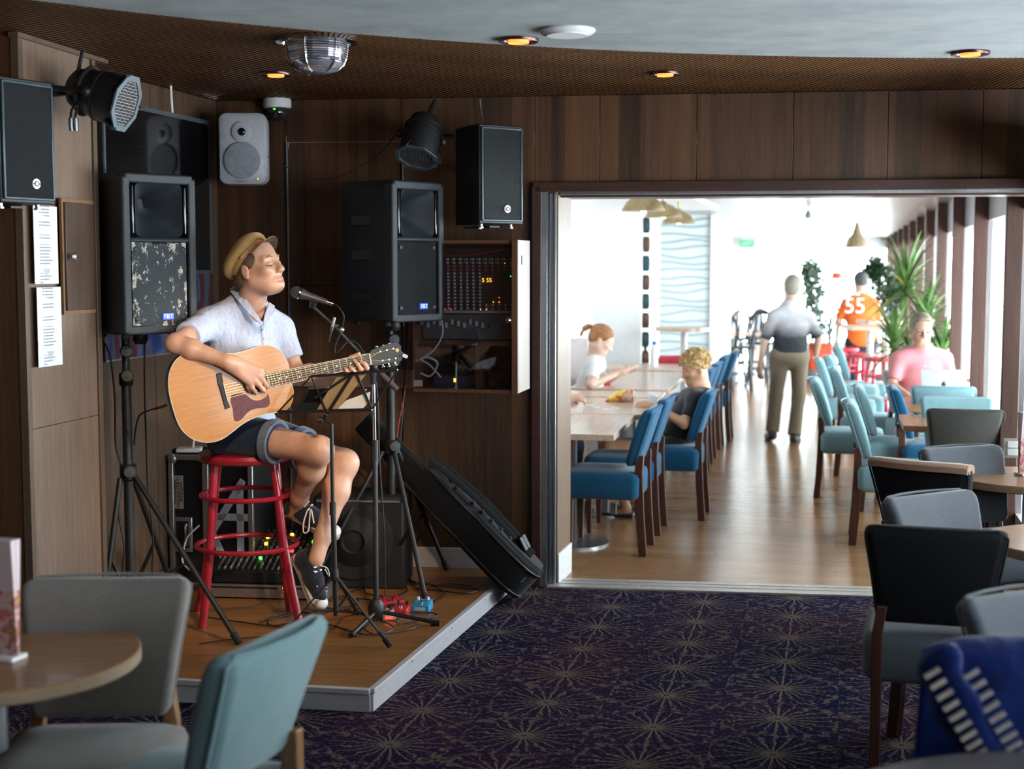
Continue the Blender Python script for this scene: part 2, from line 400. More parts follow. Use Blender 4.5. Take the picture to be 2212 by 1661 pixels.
# architrave, steel frame and tracks of the opening
ar = MB(); ar.box((WX(1160), -.012, 1.07), (.05, .05, 2.14)); struct(ar, 'trim_2', m_walltrim, 'dark architrave left of the doorway', WYAW, WO, bevel=.003)
ar = MB(); ar.box(((WX(1153) + xe) / 2, -.012, 2.135), (xe - WX(1153), .05, .052)); struct(ar, 'trim_3', m_walltrim, 'dark architrave over the doorway', WYAW, WO, bevel=.003)
st = MB(); st.box((WX(1176), .045, 1.055), (.035, .13, 2.11)); st.box((WX(1190), .08, 1.055), (.02, .1, 2.11)); st.box((WX(1198), .03, 1.055), (.012, .03, 2.11))
df = struct(st, 'door_1', m_steel, 'steel frame and overhead track of the sliding doorway', WYAW, WO, bevel=.002)
MB().box((WX(1184), -.004, 1.055), (.004, .03, 2.1)).build('seal_strip', m_black, df)
MB().box(((xo + xe) / 2 + .05, .05, 2.103), (xe - xo - .1, .03, .016)).build('track', m_steel, df)
MB().box(((xo + xe) / 2 + .05, .11, 2.1), (xe - xo - .1, .05, .03)).build('track', m_walltrim, df)
MB().box(((xo + xe) / 2 + .05, .16, 2.098), (xe - xo - .1, .02, .02)).build('track', m_steel, df)
hd = MB(); hd.box(((xo + xe) / 2, .3, 2.4), (xe - xo + .3, .24, .62)); struct(hd, 'wall_header', m_walltrim, 'header of the partition on the dining side', WYAW, WO)
# reveal: end of the thick wall, facing the opening
a0, a1 = PZ(1204, 1263.5, 0), PZ(1232, 1236, 0)
dr = (a1 - a0); L = dr.length; dr.normalize(); nr = Vector((-dr.y, dr.x, 0))
rv = MB(); rv.hexa([a0 + nr * .3, a0, a1, a1 + nr * .3] + [p + Vector((0, 0, 2.2)) for p in (a0 + nr * .3, a0, a1, a1 + nr * .3)]); struct(rv, 'wall_reveal', m_oak, 'pale wood end of the partition in the doorway', bevel=.004)
rb = MB(); q0, q1 = a0 - nr * .008, a1 - nr * .008; rb.hexa([q0 + nr * .008, q0, q1, q1 + nr * .008] + [p + Vector((0, 0, .17)) for p in (q0 + nr * .008, q0, q1, q1 + nr * .008)])
struct(rb, 'baseboard_reveal', m_white, 'white skirting at the end of the partition')
# left side: pillar with washed oak face, wall facing the camera, recess behind
pa, pb = Vector((-1.895, 5.52, 0)), Vector((-1.782, 6.144, 0)); pd = (pb - pa).normalized(); pn = Vector((pd.y, -pd.x, 0))
PYAW = math.atan2(pd.y, pd.x); PLn = (pb - pa).length
pw = MB(); pw.box((PLn / 2, .32, 1.31), (PLn - .002, .6, 2.62))
pil = struct(pw, 'wall_left', m_wall, 'pillar of the left wall with pale wooden face', PYAW, pa)
def lpx(px, off=0): return (PP(px, 575, pa + pn * off, pn) - pa).dot(pd)
def lpz(px, py, off=0): return PP(px, py, pa + pn * off, pn).z
x0, x1 = .035, PLn - .04
zs = lpz(140, 912)
for za, zb in ((.0, zs), (zs, 2.595)): MB().box(((x0 + x1) / 2, .012, (za + zb) / 2), (x1 - x0, .03, zb - za - .002)).build('panel', m_oak, pil, bevel=.001, seg=1)
for xx in (.014, PLn - .018): MB().box((xx, .006, 1.3), (.034, .034, 2.59)).build('corner_bead', m_bead, pil, bevel=.002)
MB().box((PLn / 2 + .04, .0, 2.6), (PLn + .12, .04, .018)).build('cornice', m_bead, pil)
fw = MB(); 
for a, b in ((-4.2, -3.2), (-3.2, -2.5), (-2.5, -1.93)): fw.box(((a + b) / 2, 5.6, 1.31), (b - a - .004, .12, 2.62))
struct(fw, 'wall_front', m_wall, 'dark wood wall at the far left edge')
ra, rb_ = Vector((-2.02, 6.15, 0)), Vector((-1.615, 7.80, 0)); rd = (rb_ - ra).normalized(); rn = Vector((rd.y, -rd.x, 0)); RYAW = math.atan2(rd.y, rd.x); RL = (rb_ - ra).length
rw = MB(); rw.box((RL / 2, .1, 1.31), (RL + .2, .2, 2.62)); rw.box((.02, -.02, 1.31), (.02, .3, 2.62))
rec = struct(rw, 'wall_recess', m_walltrim, 'wood panelled recess wall left of the stage', RYAW, ra)
m_midwood = woodgrain('mid_veneer', (.06, .034, .02), (.15, .09, .058), .42, 2)
for a, b in ((.02, .42), (.42, .95), (.95, 1.3), (1.3, RL - .01)): MB().box(((a + b) / 2, -.008, 1.31), (b - a - .004, .02, 2.6)).build('panel', m_midwood, rec, bevel=.001, seg=1)
MB().box((RL / 2, -.025, .14), (RL - .05, .014, .1)).build('skirting', m_midwood, rec, bevel=.002)
# outer walls of the bar, outside the frame
ow = MB(); ow.box((-4.2, 1.0, 1.35), (.12, 9.4, 2.7)); struct(ow, 'wall_west', m_wall, 'dark wood side wall of the bar')
ow = MB(); ow.box((0, -3.7, 1.35), (9, .12, 2.7)); struct(ow, 'wall_south', m_wall, 'dark wood rear wall of the bar')
nw = MB(); nw.M = T(WIN_NEAR(1.7), 1.7, 0) @ Rz(-TH)
nw.box((.08, 0, .5), (.14, 11.4, 1.02)); nw.box((.08, 0, 2.5), (.14, 11.4, .5))
for k in range(6): nw.box((.08, -5.0 + k * 2.12, 1.3), (.14, .2, 2.0))
struct(nw, 'wall_right', m_wall, 'window wall of the bar')
# ceiling: slats fan out from one centre, round plaster field hangs in front
cl = MB(); cl.box((-.3, 2.0, 2.68), (9.2, 11.6, .06)); ceil = struct(cl, 'ceiling', mk('ceiling_void', (.012, .009, .007), .9), 'dark ceiling void with fan of wooden slats')
SC = Vector((2.1, 2.1, 0)); CC = Vector((1.8, .78, 0)); CR = 5.0
def hit_circle(o, d):
    b = (o - CC).dot(d); c = (o - CC).length_squared - CR * CR; return -b + math.sqrt(max(b * b - c, 0))
ns = 0
for k in range(232):
    a = R(78) + k * .0056; d = Vector((math.cos(a), math.sin(a), 0)); s0 = hit_circle(SC, d) - .25
    # far end: partition wall, pillar face or recess wall
    t_w = (WO - SC).dot(WN) / d.dot(WN) if d.dot(WN) < 0 else 9
    ends = [t_w - .0]
    if d.x < 0:
        for p0, n_, lo, hi in ((pa, pn, 0, PLn), (ra, rn, -.1, RL)):
            t = (p0 - SC).dot(n_) / d.dot(n_)
            if t > 0:
                s_ = (SC + d * t - p0).dot(pd if p0 is pa else rd)
                if lo <= s_ <= hi: ends.append(t)
        t = (5.53 - SC.y) / d.y
        if (SC + d * t).x < -1.9: ends.append(t)
    s1 = min(min(ends), 7.6) - .004
    if s1 - s0 < .1: continue
    mb = MB(); mb.bar((s0, 0, 0), (s1, 0, 0), .0175, .03); o = mb.build('slat', m_slat, ceil)
    o.location = (SC.x, SC.y, TOP + .016); o.rotation_euler = (0, 0, a)
pr = MB(); pr.prism([(CC.x + CR * math.cos(2 * math.pi * k / 160), CC.y + CR * math.sin(2 * math.pi * k / 160)) for k in range(160)], PL, PL + .05)
struct(pr, 'ceiling_plaster', m_plaster, 'round grey brushed plaster ceiling field', ang=30)

# ---------------------------------------------------------------- dining room shell
YL = 15.2
LW = lambda Y: .861 + .2 * (Y - YL)
lw = quad_slab([(LW(7.9) - .2, 7.95), (LW(7.9), 7.95), (LW(YL), YL), (LW(YL) - .2, YL)], 0, 2.4); struct(lw, 'wall_dining_left', m_white, 'white left wall of the dining room')
fwx = PY(1386, 500, YL).x
fw2 = quad_slab([(LW(YL) - .2, YL), (fwx, YL), (fwx + .45, 17.6), (LW(YL) - .2, 17.6)], 0, 2.4); struct(fw2, 'wall_dining_end', m_white, 'white projecting wall behind the girl')
wx0, wx1 = PY(1412, 500, 17.6).x, PY(1545, 500, 17.6).x
pw2 = quad_slab([(wx0, 17.6), (wx1, 17.6), (wx1 + .3, 18.2), (wx0, 18.2)], 0, 2.4)
wv = struct(pw2, 'wall_wave', mk('pale_panel', (.7, .76, .78), .5, var=.02), 'white partition with raised wave pattern')
m_wave = mk('wave_ridge', (.42, .52, .54), .5, var=.05)
px_l, px_r = PY(1425, 500, 17.58).x, PY(1533, 500, 17.58).x
for k in range(24):
    z = .35 + k * .088; ph = (k % 5) * 1.1; am = .012 + .012 * ((k * 7) % 5) / 4; pts = []
    for i in range(17):
        t = i / 16; pts.append((px_l + (px_r - px_l) * t, 17.585, z + am * math.sin(t * 5.2 + ph) - .02 * t * ((k % 3) - 1)))
    MB().tube(pts, .012, 5).build('wave_ridge', m_wave, wv)
for x in (px_l - .03, px_r + .03): MB().box((x, 17.57, 1.2), (.04, .04, 2.38)).build('edge_strip', m_white, wv)
c2 = quad_slab([(-2.5, 7.9), (4.5, 7.0), (9.8, 31.2), (1.0, 31.2)], 2.35, 2.42); struct(c2, 'ceiling_dining', m_ceil2, 'shiny pale metal strip ceiling of the dining room')
soff = quad_slab([(-1.2, 7.95), (.55, 7.95), (2.2, YL), (.6, YL)], 2.31, 2.36); struct(soff, 'ceiling_soffit', m_white, 'white soffit along the left wall')
# window wall: fins, header, sill, panes
ww = MB()
A = lambda Y, dx=0: Vector((WIN_FAR(Y) + dx, Y, 0))
for z0, z1 in ((0, .27), (2.05, 2.36)):
    p = [A(6.2, .1), A(6.2, .3), A(31, .3), A(31, .1)]; ww.hexa([q + Vector((0, 0, z0)) for q in p] + [q + Vector((0, 0, z1)) for q in p])
wf = struct(ww, 'wall_windows', mk('grey_window_frame', (.3, .27, .28), .5), 'window wall with deep wooden fins')
m_fin = woodgrain('fin_wood', (.05, .024, .018), (.12, .062, .048), .4, 2)
for Y in [6.3] + FINS:
    mb = MB(); mb.M = T(WIN_FAR(Y), Y, 0) @ Rz(-TH); mb.box((.05, .03, 1.18), (.1, .06, 2.36)); mb.build('fin', m_fin, wf, bevel=.006)
    mb = MB(); mb.M = T(WIN_FAR(Y), Y, 0) @ Rz(-TH); mb.box((.115, .03, 1.18), (.03, .05, 2.36)); mb.build('mullion', m_steel, wf)
    mb = MB(); mb.M = T(WIN_FAR(Y), Y, 0) @ Rz(-TH); mb.box((.112, 1.0, 1.16), (.006, 1.9, 1.8)); mb.build('pane', m_win, wf)
# glazed end
ew = MB(); EY = 30.6
x_l, x_r = 3.2, WIN_FAR(EY) + .2
ew.box(((x_l + x_r) / 2, EY, 2.24), (x_r - x_l, .12, .3)); ew.box(((x_l + x_r) / 2, EY, .05), (x_r - x_l, .12, .1)); ew.box((1.9, EY, 1.2), (2.7, .12, 2.4))
for px in (1546, 1588, 1638, 1702, 1890): ew.box((PY(px, 560, EY).x, EY, 1.2), (.2 if px != 1702 else .34, .15, 2.3))
ewo = struct(ew, 'wall_end', mk('end_frame', (.6, .66, .7), .5), 'glazed far end of the dining room')
for a, b in ((1546, 1588), (1588, 1638), (1638, 1702), (1702, 1890), (1890, 1945)):
    xa, xb = PY(a, 560, EY).x, PY(b, 560, EY).x; MB().box(((xa + xb) / 2, EY, 1.15), (xb - xa - .05, .01, 2.1)).build('pane', m_win, ewo)
bw = quad_slab([(wx1 + .1, 18.2), (wx1 + .25, 18.2), (x_l + .15, 30.6), (x_l, 30.6)], 0, 2.4); struct(bw, 'wall_dining_far', m_white, 'white wall beyond the wave partition')
# ================================================================ stage platform
A0, L0, B0 = PZ(800, 1488, DECK), PZ(385, 1467, DECK), PZ(1050, 1281, DECK)
fd = (A0 - L0).normalized(); sd = (B0 - A0).normalized(); fn = Vector((fd.y, -fd.x, 0)); sn = Vector((sd.y, -sd.x, 0))
FL = A0 + fd * ((-1.74 - A0.x) / fd.x); tB = (WO - A0).dot(WN) / sd.dot(WN); BR = A0 + sd * tB
stage = thing('stage_platform', 'low wooden corner stage platform with pale fascia', 'platform', (A0.x, A0.y, 0))
mb = MB(); poly = [FL, A0, BR, Vector((-1.62, 7.72, DECK)), Vector((-2.0, 6.2, DECK)), Vector((-1.76, 6.2, DECK))]
mb.prism([(p.x, p.y) for p in poly], .0, DECK - .014); mb.build('base', m_walltrim, stage, world=True)
bd = Vector((-fd.y, fd.x, 0)); k = 0; wdp = .118
planks = {}
while k < 19:
    o0 = A0 + bd * (k * wdp + .001); o1 = A0 + bd * ((k + 1) * wdp - .001)
    def along(o, line0, ldir):      # intersection of row edge with the right edge
        n_ = Vector((ldir.y, -ldir.x, 0)); return (line0 - o).dot(n_) / fd.dot(n_)
    r0, r1 = along(o0, A0 - sn * .0, sd), along(o1, A0, sd); lft = -1.85
    cuts = [lft, lft + .45 + .3 * ((k * 37) % 10) / 10, lft + 1.15 + .3 * ((k * 53) % 10) / 10, lft + 2.0 + .2 * ((k * 29) % 10) / 10, None]
    mid = (WO - o1).dot(WN) / fd.dot(WN) if abs(fd.dot(WN)) > 1e-6 else 9
    for a_, b_ in zip(cuts[:-1], cuts[1:]):
        e0, e1 = (r0, r1) if b_ is None else (min(b_, r0), min(b_, r1))
        if a_ >= min(e0, e1) - .05: continue
        p = [o0 + fd * a_, o0 + fd * (e0 - .002), o1 + fd * (e1 - .002), o1 + fd * a_]
        if max(((q - WO).dot(WN) for q in p)) < 0 or max(((q - ra).dot(rn) for q in p)) < 0 or (max(((q - pa).dot(pn) for q in p)) < 0 and p[0].y < 6.0): continue
        MB().hexa([q + Vector((0, 0, -.012)) for q in p] + [q for q in p]).build('plank', m_stage, stage, world=True)
        if b_ is not None and b_ >= min(r0, r1): break
    k += 1
for nm, a_, b_, n_ in (('front_fascia', FL, A0, fn), ('side_fascia', A0, BR, sn)):
    d_ = (b_ - a_).normalized(); mb = MB()
    mb.bar(a_ + n_ * .006 - Vector((0, 0, .056)), b_ + n_ * .006 - Vector((0, 0, .056)), .012, .066); mb.build(nm, m_trimwhite, stage, world=True)
    mb = MB(); mb.bar(a_ + n_ * .004 - Vector((0, 0, .009)), b_ + n_ * .004 - Vector((0, 0, .009)), .028, .022); mb.build('nosing', m_trimwhite, stage, world=True, bevel=.003)
    for t in (.2, .45, .7, .93): MB().ball(a_ + (b_ - a_) * t + n_ * .019 - Vector((0, 0, .011)), .004, 6, 4).build('screw', m_steel, stage, world=True)
bl = MB(); bl.box((-2.6, 5.52, .05), (1.4, .02, .1)); struct(bl, 'baseboard_left', m_trimwhite, 'pale skirting at the far left wall', bevel=.002)

# ================================================================ loudspeakers
def wornmat():
    m, b = newmat('worn_grille', .6, .1)
    v = coords('Object', (1, 1, .55)); n1 = noise(v, 38, 6, rough=.74); n2 = noise(coords(), 140, 2)
    x, _, z = sepxyz(coords())
    edge = ((x / .135)._m('ABSOLUTE'))._m('POWER', 6) * .1 + ((((z - .215) / .19)._m('ABSOLUTE'))._m('POWER', 6)) * .1
    fl = (n1 + n2 * .1 + edge)._m('GREATER_THAN', .655)
    setc(b, mixc(fl, (.028, .036, .042), ramp(n2, [(.4, (.34, .3, .2)), (.6, (.62, .6, .52))]))); bump(b, noise(coords(), 520, 1), .7, .003); return m
m_worn = wornmat()
def stand_speaker(label, loc, yaw, worn, H=.69):
    t = thing('stage_speaker', label, 'speaker', loc, yaw); W, D = .37, .36
    # shell: rounded trapezoid in plan, slightly domed top
    mb = MB(); rings = []
    for z, s in ((0, .9), (.012, .975), (.029, .995), (.031, 1), (H - .031, 1), (H - .029, .997), (H - .015, .98), (H, .93)):
        cz = .11 if .03 < z < H - .03 else -.03
        out = [(-W / 2 * s, -.02), (-W / 2 * s + .012, -.034), (-W / 2 * s + .034, -.034), (-W / 2 * s + .036, cz), (W / 2 * s - .036, cz), (W / 2 * s - .034, -.034), (W / 2 * s - .012, -.034), (W / 2 * s, -.02), (W / 2 * s, .05), (W * .36 * s, D * .8), (W * .3 * s, D), (-W * .3 * s, D), (-W * .36 * s, D * .8), (-W / 2 * s, .05)]
        rings.append([(x, y + (.03 * (1 - s) if y > .1 else .25 * (1 - s)), z + (.012 * (1 - (x / W * 2) ** 2) if z > H - .02 else 0)) for x, y in out])
    mb.loft(rings); mb.build('shell', m_cabside, t, bevel=.008)
    # baffle: frame bars around horn and grille
    mb = MB(); y0 = -.045
    hz0, hz1, gz0, gz1 = H * .605, H * .945, H * .035, H * .575
    for sx in (-1, 1): mb.box((sx * (W / 2 - .02), y0, H / 2 - .005), (.04, .06, H - .02))
    mb.box((0, y0, H - .021), (W - .03, .06, .042)); mb.box((0, y0, (gz1 + hz0) / 2), (W - .07, .06, hz0 - gz1)); mb.box((0, y0, .02), (W - .03, .06, .04))
    mb.build('baffle', m_cab, t, bevel=.014, seg=3)
    mb = MB(); rings = []; hh = (hz1 - hz0) / 2
    for y, qx, qz, n_, dz in ((-.066, 1.0, 1.0, 9, 0), (-.058, .95, .95, 8, 0), (-.04, .86, .86, 6, .002), (-.015, .7, .74, 4.5, .006), (.015, .5, .58, 3.4, .012), (.05, .3, .4, 2.6, .02), (.085, .14, .24, 2.2, .026)):
        rg = []
        for k_ in range(32):
            a_ = 2 * math.pi * (k_ + .5) / 32; c_, s_ = math.cos(a_), math.sin(a_); rg.append((.118 * qx * math.copysign(abs(c_) ** (2 / n_), c_), y, (hz0 + hz1) / 2 + dz + hh * qz * math.copysign(abs(s_) ** (2 / n_), s_)))
        rings.append(rg)
    vs = [p for r in rings for p in r]; fs = [(i * 32 + k_, i * 32 + (k_ + 1) % 32, (i + 1) * 32 + (k_ + 1) % 32, (i + 1) * 32 + k_) for i in range(6) for k_ in range(32)] + [tuple(range(192, 224))]
    mb.add(vs, fs); mb.build('horn', m_cab, t, ang=60)
    for sx in (-1, 1):
        mb = MB(); mb.box((sx * .131, -.062, (hz0 + hz1) / 2), (.018, .016, (hz1 - hz0) * .9)); mb.build('port', m_blackgloss, t, bevel=.007, seg=3)
    mb = MB(); rows = []
    for i in range(9):
        x = -.136 + .272 * i / 8; b_ = .012 * (1 - (x / .136) ** 2)
        rows.append([(x, -.062 - b_, gz0 + .012), (x, -.062 - b_, gz1 + .004 - .012 * (1 - (x / .136) ** 2)), (x, -.05, gz1 + .004), (x, -.05, gz0 + .012)])
    mb.loft(rows); mb.build('grille', m_worn if worn else m_grille, t)
    for sx in (-1, 1):
        for z in (gz0 + .045, gz1 - .03): MB().lathe([(.0, 0), (.011, 0), (.012, .004), (.006, .007), (0, .007)], 12, T(sx * .118, -.064, z) @ Rx(R(90))).build('screw', m_cabside, t)
    MB().box((.028, -.077, gz0 + .052), (.058, .008, .03)).build('badge', m_blueled, t, bevel=.003)
    text('FBT', 'lettering', m_whitelet, t, T(.028, -.082, gz0 + .052) @ Rx(R(90)), .028, .0006)
    for x, y in ((-.12, .03), (.12, .03), (-.08, .28), (.08, .28)): MB().lathe([(.016, 0), (.02, -.02), (0, -.02)], 10, T(x, y, 0)).build('foot', m_rubber, t)
    for z in (.12, .33, .5): MB().box((-W * .47, .14, z), (.008, .16, .05)).build('rib', m_black, t, bevel=.003)
    MB().lathe([(.03, .0), (.034, -.03), (.022, -.05), (0, -.05)], 14, T(0, .1, 0)).build('pole_socket', m_black, t)
    return t
YS1 = 6.35
s1 = PY(277, 1020, YS1)
zb1 = PY(300, 727, 6.2).z + .012
fl_ = (math.sin(R(33)), -math.cos(R(33)))
stand_speaker('worn black loudspeaker on tripod beside the left wall, grille paint chipped', (s1.x + .155, s1.y - .12, zb1), R(47), True)
s2 = PY(845, 965, 7.2); zb2 = PY(890, 694, 7.1).z
stand_speaker('clean black loudspeaker on tripod in front of the mixer cabinet', (s2.x + .1, s2.y - .1, zb2), R(50), False)
def tripod(label, base, ztop, zhub, feet, group=None):
    b = Vector(base); t = thing('speaker_stand', label, 'stand', base)
    P = lambda x, y, z: b + Vector((x, y, z))
    MB().tube([P(0, 0, .02), P(0, 0, zhub + .45)], .0215, 14).build('lower_pole', m_black, t, world=True)
    MB().tube([P(0, 0, zhub + .4), P(0, 0, ztop - base[2])], .0165, 14).build('upper_pole', m_black, t, world=True)
    for z, h, r in ((zhub, .075, .038), (zhub + .42, .06, .032), (.16, .05, .032)): MB().lathe([(r * .8, -h / 2), (r, -h / 2 + .008), (r, h / 2 - .008), (r * .8, h / 2)], 14, T(*P(0, 0, z))).build('collar', m_black, t, world=True)
    for z in (zhub + .01, zhub + .44, zhub + .55):
        mb = MB(); mb.lathe([(.0, 0), (.008, 0), (.008, .018), (.028, .02), (.03, .035), (.024, .046), (0, .048)], 12, T(*P(.016, -.03, z)) @ Rx(R(90)) @ Ry(R(12))); mb.build('knob', mk('knob_grey', (.05, .055, .06), .6), t, world=True)
    for fx, fy in feet:
        f = Vector((fx, fy, base[2] + .012)); d = Vector((fx - b.x, fy - b.y, 0)).normalized(); top = P(0, 0, zhub - .02) + d * .045
        lg = MB().tube([top, f], .0125, 10).build('leg', m_black, t, world=True)
        e = (f - top).normalized(); MB().tube([f - e * .05, f], .0165, 10).build('rubber_foot', m_rubber, lg, world=True)
        mid = top + (f - top) * .52; MB().bar(P(0, 0, .16) + d * .03, mid, .018, .006).build('brace', m_black, t, world=True)
    return t
tripod('black tripod stand carrying the worn speaker left of the stool', (s1.x, s1.y, DECK), zb1 + .02, s1.z - DECK, [tuple(PZ(517, 1390, DECK + .01))[:2], (-1.83, 6.21), (-1.66, 6.9)])
tripod('black tripod stand under the clean speaker behind the microphone', (s2.x, s2.y, DECK), zb2 + .02, s2.z - DECK, [tuple(PZ(921, 1303, DECK + .01))[:2], (-1.02, 6.98), (-.35, 7.52)])

def logo_ring(t, M):
    MB().lathe([(.0, 0), (.019, 0), (.019, .002), (0, .002)], 20, M).build('logo_disc', m_whitelet, t)
    o = MB(); o.M = M; o.box((0, 0, .003), (.034, .006, .001)); o.box((0, 0, .0032), (.02, .02, .001)); o.mi = 1; o.box((0, 0, .0042), (.012, .012, .001)); o.build('logo_mark', [m_black, m_whitelet], t)
def wall_speaker(label, loc, yaw, H=.49, W=.265, D=.3, arm=None):
    t = thing('wall_speaker', label, 'speaker', loc, yaw)
    mb = MB(); out = [(-W / 2, 0), (W / 2, 0), (W / 2, D * .35), (W * .3, D), (-W * .3, D), (-W / 2, D * .35)]
    mb.prism(out, 0, H); mb.build('cabinet', m_black, t, bevel=.006)
    mb = MB(); 
    for a_, b_ in (((-W / 2 + .012, .018), (W / 2 - .012, .018)), ((-W / 2 + .012, H - .018), (W / 2 - .012, H - .018))): mb.bar((a_[0], -.006, a_[1]), (b_[0], -.006, b_[1]), .012, .012)
    for x in (-W / 2 + .014, W / 2 - .014): mb.bar((x, -.006, .014), (x, -.006, H - .014), .012, .012)
    mb.build('grille_frame', mk('frame_sheen', (.05, .075, .09), .3, .3), t, bevel=.004)
    MB().box((0, -.004, H / 2), (W - .04, .012, H - .05)).build('grille', m_grille, t, bevel=.003)
    logo_ring(t, T(.03, -.011, .075) @ Rx(R(90)))
    for x, y in ((-.09, .05), (.09, .05), (0, .2)):
        MB().lathe([(.009, 0), (.009, -.012), (.014, -.014), (.014, -.02), (0, -.02)], 10, T(x, y, 0)).build('rigging_bolt', m_steel, t)
    mb = MB(); mb.box((0, D * .6, -.012), (.06, D * .8, .008)); mb.build('bracket', m_black, t)
    if arm: mb = MB(); mb.bar((0, D * .6, H / 2), arm, .04, .03); mb.build('wall_arm', m_black, t)
    return t
ls = PY(62, 440, 5.36)
wall_speaker('black wall speaker high on the far left wall above the notices', (ls.x, ls.y, PY(72, 440, 5.36).z), R(62), H=.46, arm=(-.03, .36, .25))
rs = PY(1083, 484, 7.16)
wall_speaker('black wall speaker hanging above the glass mixer cabinet', (rs.x + .0, rs.y, rs.z), R(35), arm=(.12, .4, .3))
# white studio monitor
wm = PY(526, 400, 7.42)
t = thing('studio_monitor', 'pale grey studio monitor on the wall beside the television', 'speaker', tuple(wm), R(3))
mb = MB(); H, W = .372, .25
for_r = []
for y, s in ((-.03, .9), (-.02, .97), (.02, 1.0), (.12, .97), (.2, .8)):
    for_r.append([(x * s, y - .012 * (1 - (z * 2 / H) ** 2) * (1 if y < 0 else 0), H / 2 + z * s) for x, z in rnd_rect(W / 2, H / 2, .045, 5)])
mb.loft(for_r); mb.build('shell', m_greywhite, t)
MB().lathe([(.022, 0), (.05, -.003), (.052, -.004)], 24, T(0, -.042, .27) @ Rx(R(90))).build('waveguide', m_greywhite, t)
MB().ball((0, -.04, .27), (.021, .012, .021)).build('tweeter', m_blackgloss, t)
MB().lathe([(.0, .0), (.08, .004), (.092, .0), (.094, -.006), (0, -.006)], 32, T(0, -.043, .125) @ Rx(R(90))).build('woofer_grille', mk('pale_grille', (.3, .32, .36), .5, bmp=.5, bscale=500), t)
text('GENELEC', 'lettering', mk('grey_print', (.2, .2, .22), .5), t, T(-.0, -.046, .016) @ Rx(R(90)), .012, .0005)
MB().ball((.08, -.046, .03), .003, 6, 4).build('led', m_led('yellow_led', (.9, 1, .1), 2), t)
MB().box((0, .2, .2), (.05, .16, .05)).build('bracket', m_greywhite, t)
# ================================================================ stage lanterns
def par_can(label, c, d, up, yoke_dir, wall_pt, Lb=.25, r=.1, gel=True):
    c = Vector(c); d = Vector(d).normalized(); u = Vector(up); x = d.cross(u).normalized(); y = x.cross(d)
    t = thing('par_lantern', label, 'spotlight', tuple(c)); M = frame(c, x, y, d)
    MB().lathe([(.025, -Lb * .52), (.05, -Lb * .5), (.075, -Lb * .42), (.088, -Lb * .25), (.09, -.02), (r, 0), (r, Lb * .42), (r * .93, Lb * .43), (r * .9, Lb * .2), (.0, Lb * .1)], 28, M).build('can', m_black, t, world=True)
    for z in (-.06, .0): MB().lathe([(r * .9, z), (r * 1.03, z + .004), (r * 1.03, z + .012), (r * .9, z + .016)], 28, M).build('rib', m_black, t, world=True)
    MB().lathe([(0, 0), (r * .88, 0), (r * .88, .004), (0, .004)], 24, M @ T(0, 0, Lb * .2)).build('lens', m_blackgloss, t, world=True)
    s = r * 1.12
    if gel:
        fr = MB(); fr.M = M @ T(0, 0, Lb * .46)
        o = [(s * math.cos(R(22.5 + 45 * k)) * 1.08, s * math.sin(R(22.5 + 45 * k)) * 1.08) for k in range(8)]; i_ = [(.8 * a_, .8 * b_) for a_, b_ in o]
        for k in range(8):
            q = (k + 1) % 8; fr.hexa([(o[k][0], o[k][1], 0), (o[q][0], o[q][1], 0), (i_[q][0], i_[q][1], 0), (i_[k][0], i_[k][1], 0)] + [(o[k][0], o[k][1], .006), (o[q][0], o[q][1], .006), (i_[q][0], i_[q][1], .006), (i_[k][0], i_[k][1], .006)])
        g = fr.build('gel_frame', mk('gel_frame', (.16, .19, .22), .4, .6), t, world=True)
        fr = MB(); fr.M = M @ T(0, 0, Lb * .465)
        for k in range(-7, 8):
            w_ = math.sqrt(max(.0, (s * .85) ** 2 - (k * .012) ** 2)); fr.box((k * .012, 0, 0), (.002, 2 * w_, .002)); fr.box((0, k * .012, 0), (2 * w_, .002, .002))
        fr.build('wire_mesh', m_alu, t, world=True)
        for a_ in (60, 180, 300): MB().bar(M @ Vector((r * math.cos(R(a_)), r * math.sin(R(a_)), Lb * .3)), M @ Vector((s * 1.12 * math.cos(R(a_)), s * 1.12 * math.sin(R(a_)), Lb * .5)), .03, .006).build('clip', m_black, t, world=True)
    yd = Vector(yoke_dir).normalized(); p1, p2 = c + x * (r + .015), c - x * (r + .015); q1, q2 = p1 + yd * .15, p2 + yd * .15
    MB().tube([p1, q1, q2, p2], .011, 8).build('yoke', m_black, t, world=True)
    for p in (p1, p2): MB().ball(p, .02, 10, 6).build('yoke_knob', m_black, t, world=True)
    MB().bar((q1 + q2) / 2, wall_pt, .035, .035).build('wall_arm', m_black, t, world=True)
    return t, M
c = PY(215, 205, 5.72)
t, M = par_can('black stage lantern with wire mesh front on the left pillar', c, (.93, -.16, -.3), (0, 0, 1), (-.75, .15, .1), pa + pd * .22 + pn * .0 + Vector((0, 0, c.z + .01)))
MB().tube(spline([PY(178, 112, 5.72), PY(172, 140, 5.7), PY(160, 190, 5.68), PY(152, 215, 5.66), PY(165, 232, 5.62)]), .008, 8).build('cable', m_cable, t, world=True)
for px in (153, 163):
    MB().tube(spline([PY(170, 215, 5.66), PY(px + 3, 235, 5.62), PY(px, 250, 5.6), PY(px, 262, 5.6)]), .005, 6).build('cable', m_cable, t, world=True)
    MB().tube([PY(px, 255, 5.6), PY(px, 268, 5.6), PY(px + 1, 283, 5.6)], [.011, .012, .011], 10).build('plug', m_chrome, t, world=True)
c = PY(910, 298, 7.16)
t, M = par_can('black stage lantern between studio monitor and right wall speaker', c, (-.18, -.42, -.82), (0, -1, .3), (.25, .8, .25), WO + WU * (WX(945)) + Vector((0, 0, c.z + .05)), r=.095, gel=True)
